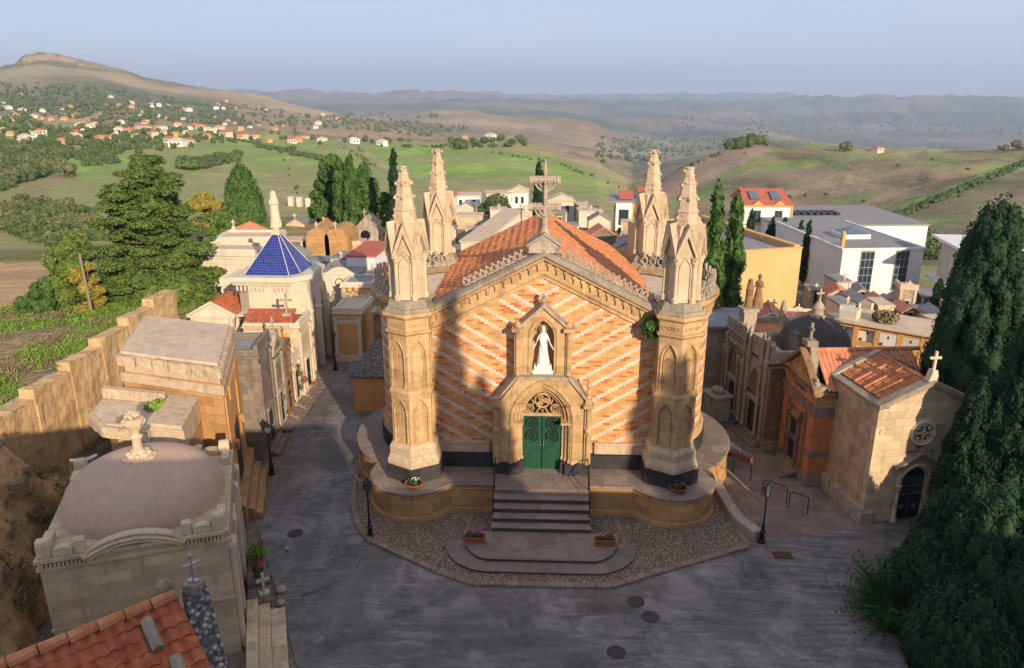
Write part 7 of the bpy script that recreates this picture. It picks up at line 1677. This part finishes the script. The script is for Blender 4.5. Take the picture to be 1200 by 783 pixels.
for (px,py,s,k,p) in hp:
    key=round(py/12); rowi.setdefault(key,len(rowi)); cnt[key]+=1; c=cnt[key]
    t=empty('village_house',tuple(p),rnd.uniform(-.6,.6),f'small {hn[k]} village house, {c} from the left in tier {rowi[key]+1} below the mesa','house','village houses on the hillside')
    w=s*rnd.uniform(.8,1.2); d=s*.8; h=s*.42
    m=MB(); m.box(-w/2,w/2,-d/2,d/2,-3,h); m.build('wall',M[hm[k][0]],t)
    m=MB(); m.add([(-w/2-.4,-d/2-.4,h),(w/2+.4,-d/2-.4,h),(w/2+.4,d/2+.4,h),(-w/2-.4,d/2+.4,h),(-w*.25,0,h+s*.2),(w*.25,0,h+s*.2)],[(0,1,5,4),(2,3,4,5),(1,2,5),(3,0,4),(3,2,1,0)]); m.build('roof',M[hm[k][1]] if k!='o' else M['tileb'],t)
    m=MB(); 
    for q in range(3): m.box(-w*.36+q*w*.28,-w*.36+q*w*.28+w*.12,-d/2-.06,-d/2,h*.35,h*.75)
    m.build('window',M['window'],t)
# ---------------------------------------------------------------- unseen building added behind the camera to shade the forecourt
en=empty('shade_building',(16,-38,0),0,'long unseen building added behind the viewpoint to shade the forecourt','building')
m=MB(); m.box(-20,34,-9,6.5,-.3,12.2); m.box(-30,-9,-8.5,6.3,-.3,14.8); m.build('wall',M['warm'],en); m=MB(); m.box(-8.9,34.4,-9.4,6.9,12.2,12.6); m.box(-30.3,-8.7,-8.8,6.6,14.8,15.1); m.build('roof',M['grayroof'],en)

for o in list(bpy.data.objects):
    l=o.get('label')
    if l and len(l.split())>16: print('LONG',len(l.split()),o.name,l)
HAZESKY=(1.55,1.70,2.14)
AIR,DUST,OZ=1.0,1.0,6.0
SKYS=.15; SUNE=2.8; SUNC=(1.0,.83,.62); EXPO=1.22; SKYTINT=(1.08,.96,1.0,1)
SHADE=[((-4.5,0,9.0),1.2,'tall cypress behind the viewpoint whose shade crosses the left of the church front'),((-3.0,0,5.0),1.9,'second tall cypress behind the viewpoint, nearer the church axis'),((5.4,0,6.2),2.0,'third tall cypress behind the viewpoint, right of the axis')]
def _haze():
    m=bpy.data.materials.new('haze'); m.use_nodes=True; n=m.node_tree.nodes; n.clear(); o=n.new('ShaderNodeOutputMaterial'); v=n.new('ShaderNodeVolumePrincipled'); v.inputs['Color'].default_value=(.64,.79,1.0,1); v.inputs['Density'].default_value=1.0e-4; v.inputs['Anisotropy'].default_value=.1; m.node_tree.links.new(v.outputs[0],o.inputs['Volume']); return m
M['haze']=_haze()
# tall pines behind, whose shade falls across the church front
SEL=R(19.0); SAZ=R(27.0)   # sun height, and angle to the right of the church axis
def caster(P,ycast):
    t=(P[1]-ycast)/(math.cos(SAZ)*math.cos(SEL)); return (P[0]+t*math.sin(SAZ)*math.cos(SEL),ycast,P[2]+t*math.sin(SEL))
for i,(P,w,l) in enumerate(SHADE):
    c=caster(P,-41-2*i); cypress((c[0],c[1],0),c[2],w,l,group='tall cypresses behind the viewpoint',mat='cyp',n=9000,size=.4,seed=200+i,round_top=1,lumps=60)
terr=build_terrain()
# haze
hz=MB(); hz.box(-20000,20000,-1500,19000,-900,420); o=hz.build('haze',M['haze']); o['kind']='stuff'; o['label']='thin bluish haze lying over the far hills'; o['category']='haze'
# ---------------------------------------------------------------- sky, sun, camera
w=bpy.data.worlds.new('World'); SC.world=w; w.use_nodes=True; nt=w.node_tree; bg=nt.nodes['Background']
sky=nt.nodes.new('ShaderNodeTexSky'); sky.sky_type='NISHITA'; sky.sun_disc=False; sky.sun_elevation=SEL; 
# sun stands behind the camera to the right
sx,sy=math.sin(SAZ),-math.cos(SAZ)
sky.sun_rotation=math.atan2(sx,sy); sky.air_density=AIR; sky.dust_density=DUST; sky.ozone_density=OZ; sky.altitude=300
mx=nt.nodes.new('ShaderNodeMix'); mx.data_type='RGBA'; mx.blend_type='MULTIPLY'; mx.inputs[0].default_value=1.; mx.inputs[7].default_value=SKYTINT
mh=nt.nodes.new('ShaderNodeMix'); mh.data_type='RGBA'; mh.inputs[0].default_value=.88; mh.inputs[7].default_value=(*HAZESKY,1)   # even, milky haze over the whole sky
nt.links.new(sky.outputs[0],mx.inputs[6]); nt.links.new(mx.outputs[2],mh.inputs[6]); tc=nt.nodes.new('ShaderNodeTexCoord'); mp=nt.nodes.new('ShaderNodeMapping'); mp.inputs['Scale'].default_value=(2.2,2.2,11); nz=nt.nodes.new('ShaderNodeTexNoise'); nz.inputs['Scale'].default_value=1.6; nz.inputs['Detail'].default_value=6; nz.inputs['Roughness'].default_value=.55
mr=nt.nodes.new('ShaderNodeMapRange'); mr.inputs[1].default_value=.42; mr.inputs[2].default_value=.75; mr.inputs[3].default_value=0; mr.inputs[4].default_value=.22
cl=nt.nodes.new('ShaderNodeMix'); cl.data_type='RGBA'; cl.inputs[7].default_value=(2.5,2.45,2.5,1)   # thin high cloud
nt.links.new(tc.outputs['Generated'],mp.inputs[0]); nt.links.new(mp.outputs[0],nz.inputs['Vector']); nt.links.new(nz.outputs[0],mr.inputs[0]); nt.links.new(mr.outputs[0],cl.inputs[0]); nt.links.new(mh.outputs[2],cl.inputs[6]); nt.links.new(cl.outputs[2],bg.inputs[0]); bg.inputs[1].default_value=SKYS
sd=bpy.data.lights.new('sun','SUN'); sd.energy=SUNE; sd.angle=R(.5); sd.color=SUNC; so=bpy.data.objects.new('sun',sd); COL.objects.link(so)
d=Vector((sx*math.cos(SEL),sy*math.cos(SEL),math.sin(SEL))); so.rotation_euler=d.to_track_quat('Z','Y').to_euler(); so.location=(30,-60,40)
cd=bpy.data.cameras.new('camera'); cd.sensor_width=36; cd.sensor_fit='HORIZONTAL'; cd.lens=36*F/1200; cd.clip_start=.1; cd.clip_end=60000
co_=bpy.data.objects.new('camera',cd); COL.objects.link(co_); co_.location=CAM; co_.rotation_euler=(PI/2-CP,0,CY); SC.camera=co_
SC.view_settings.view_transform='Standard'; SC.view_settings.look='None'; SC.view_settings.gamma=1; SC.view_settings.exposure=EXPO; SC.view_settings.use_curve_mapping=False
SC.cycles.volume_bounces=0; SC.cycles.max_bounces=6; SC.cycles.diffuse_bounces=3; SC.cycles.glossy_bounces=2; SC.cycles.volume_step_rate=10
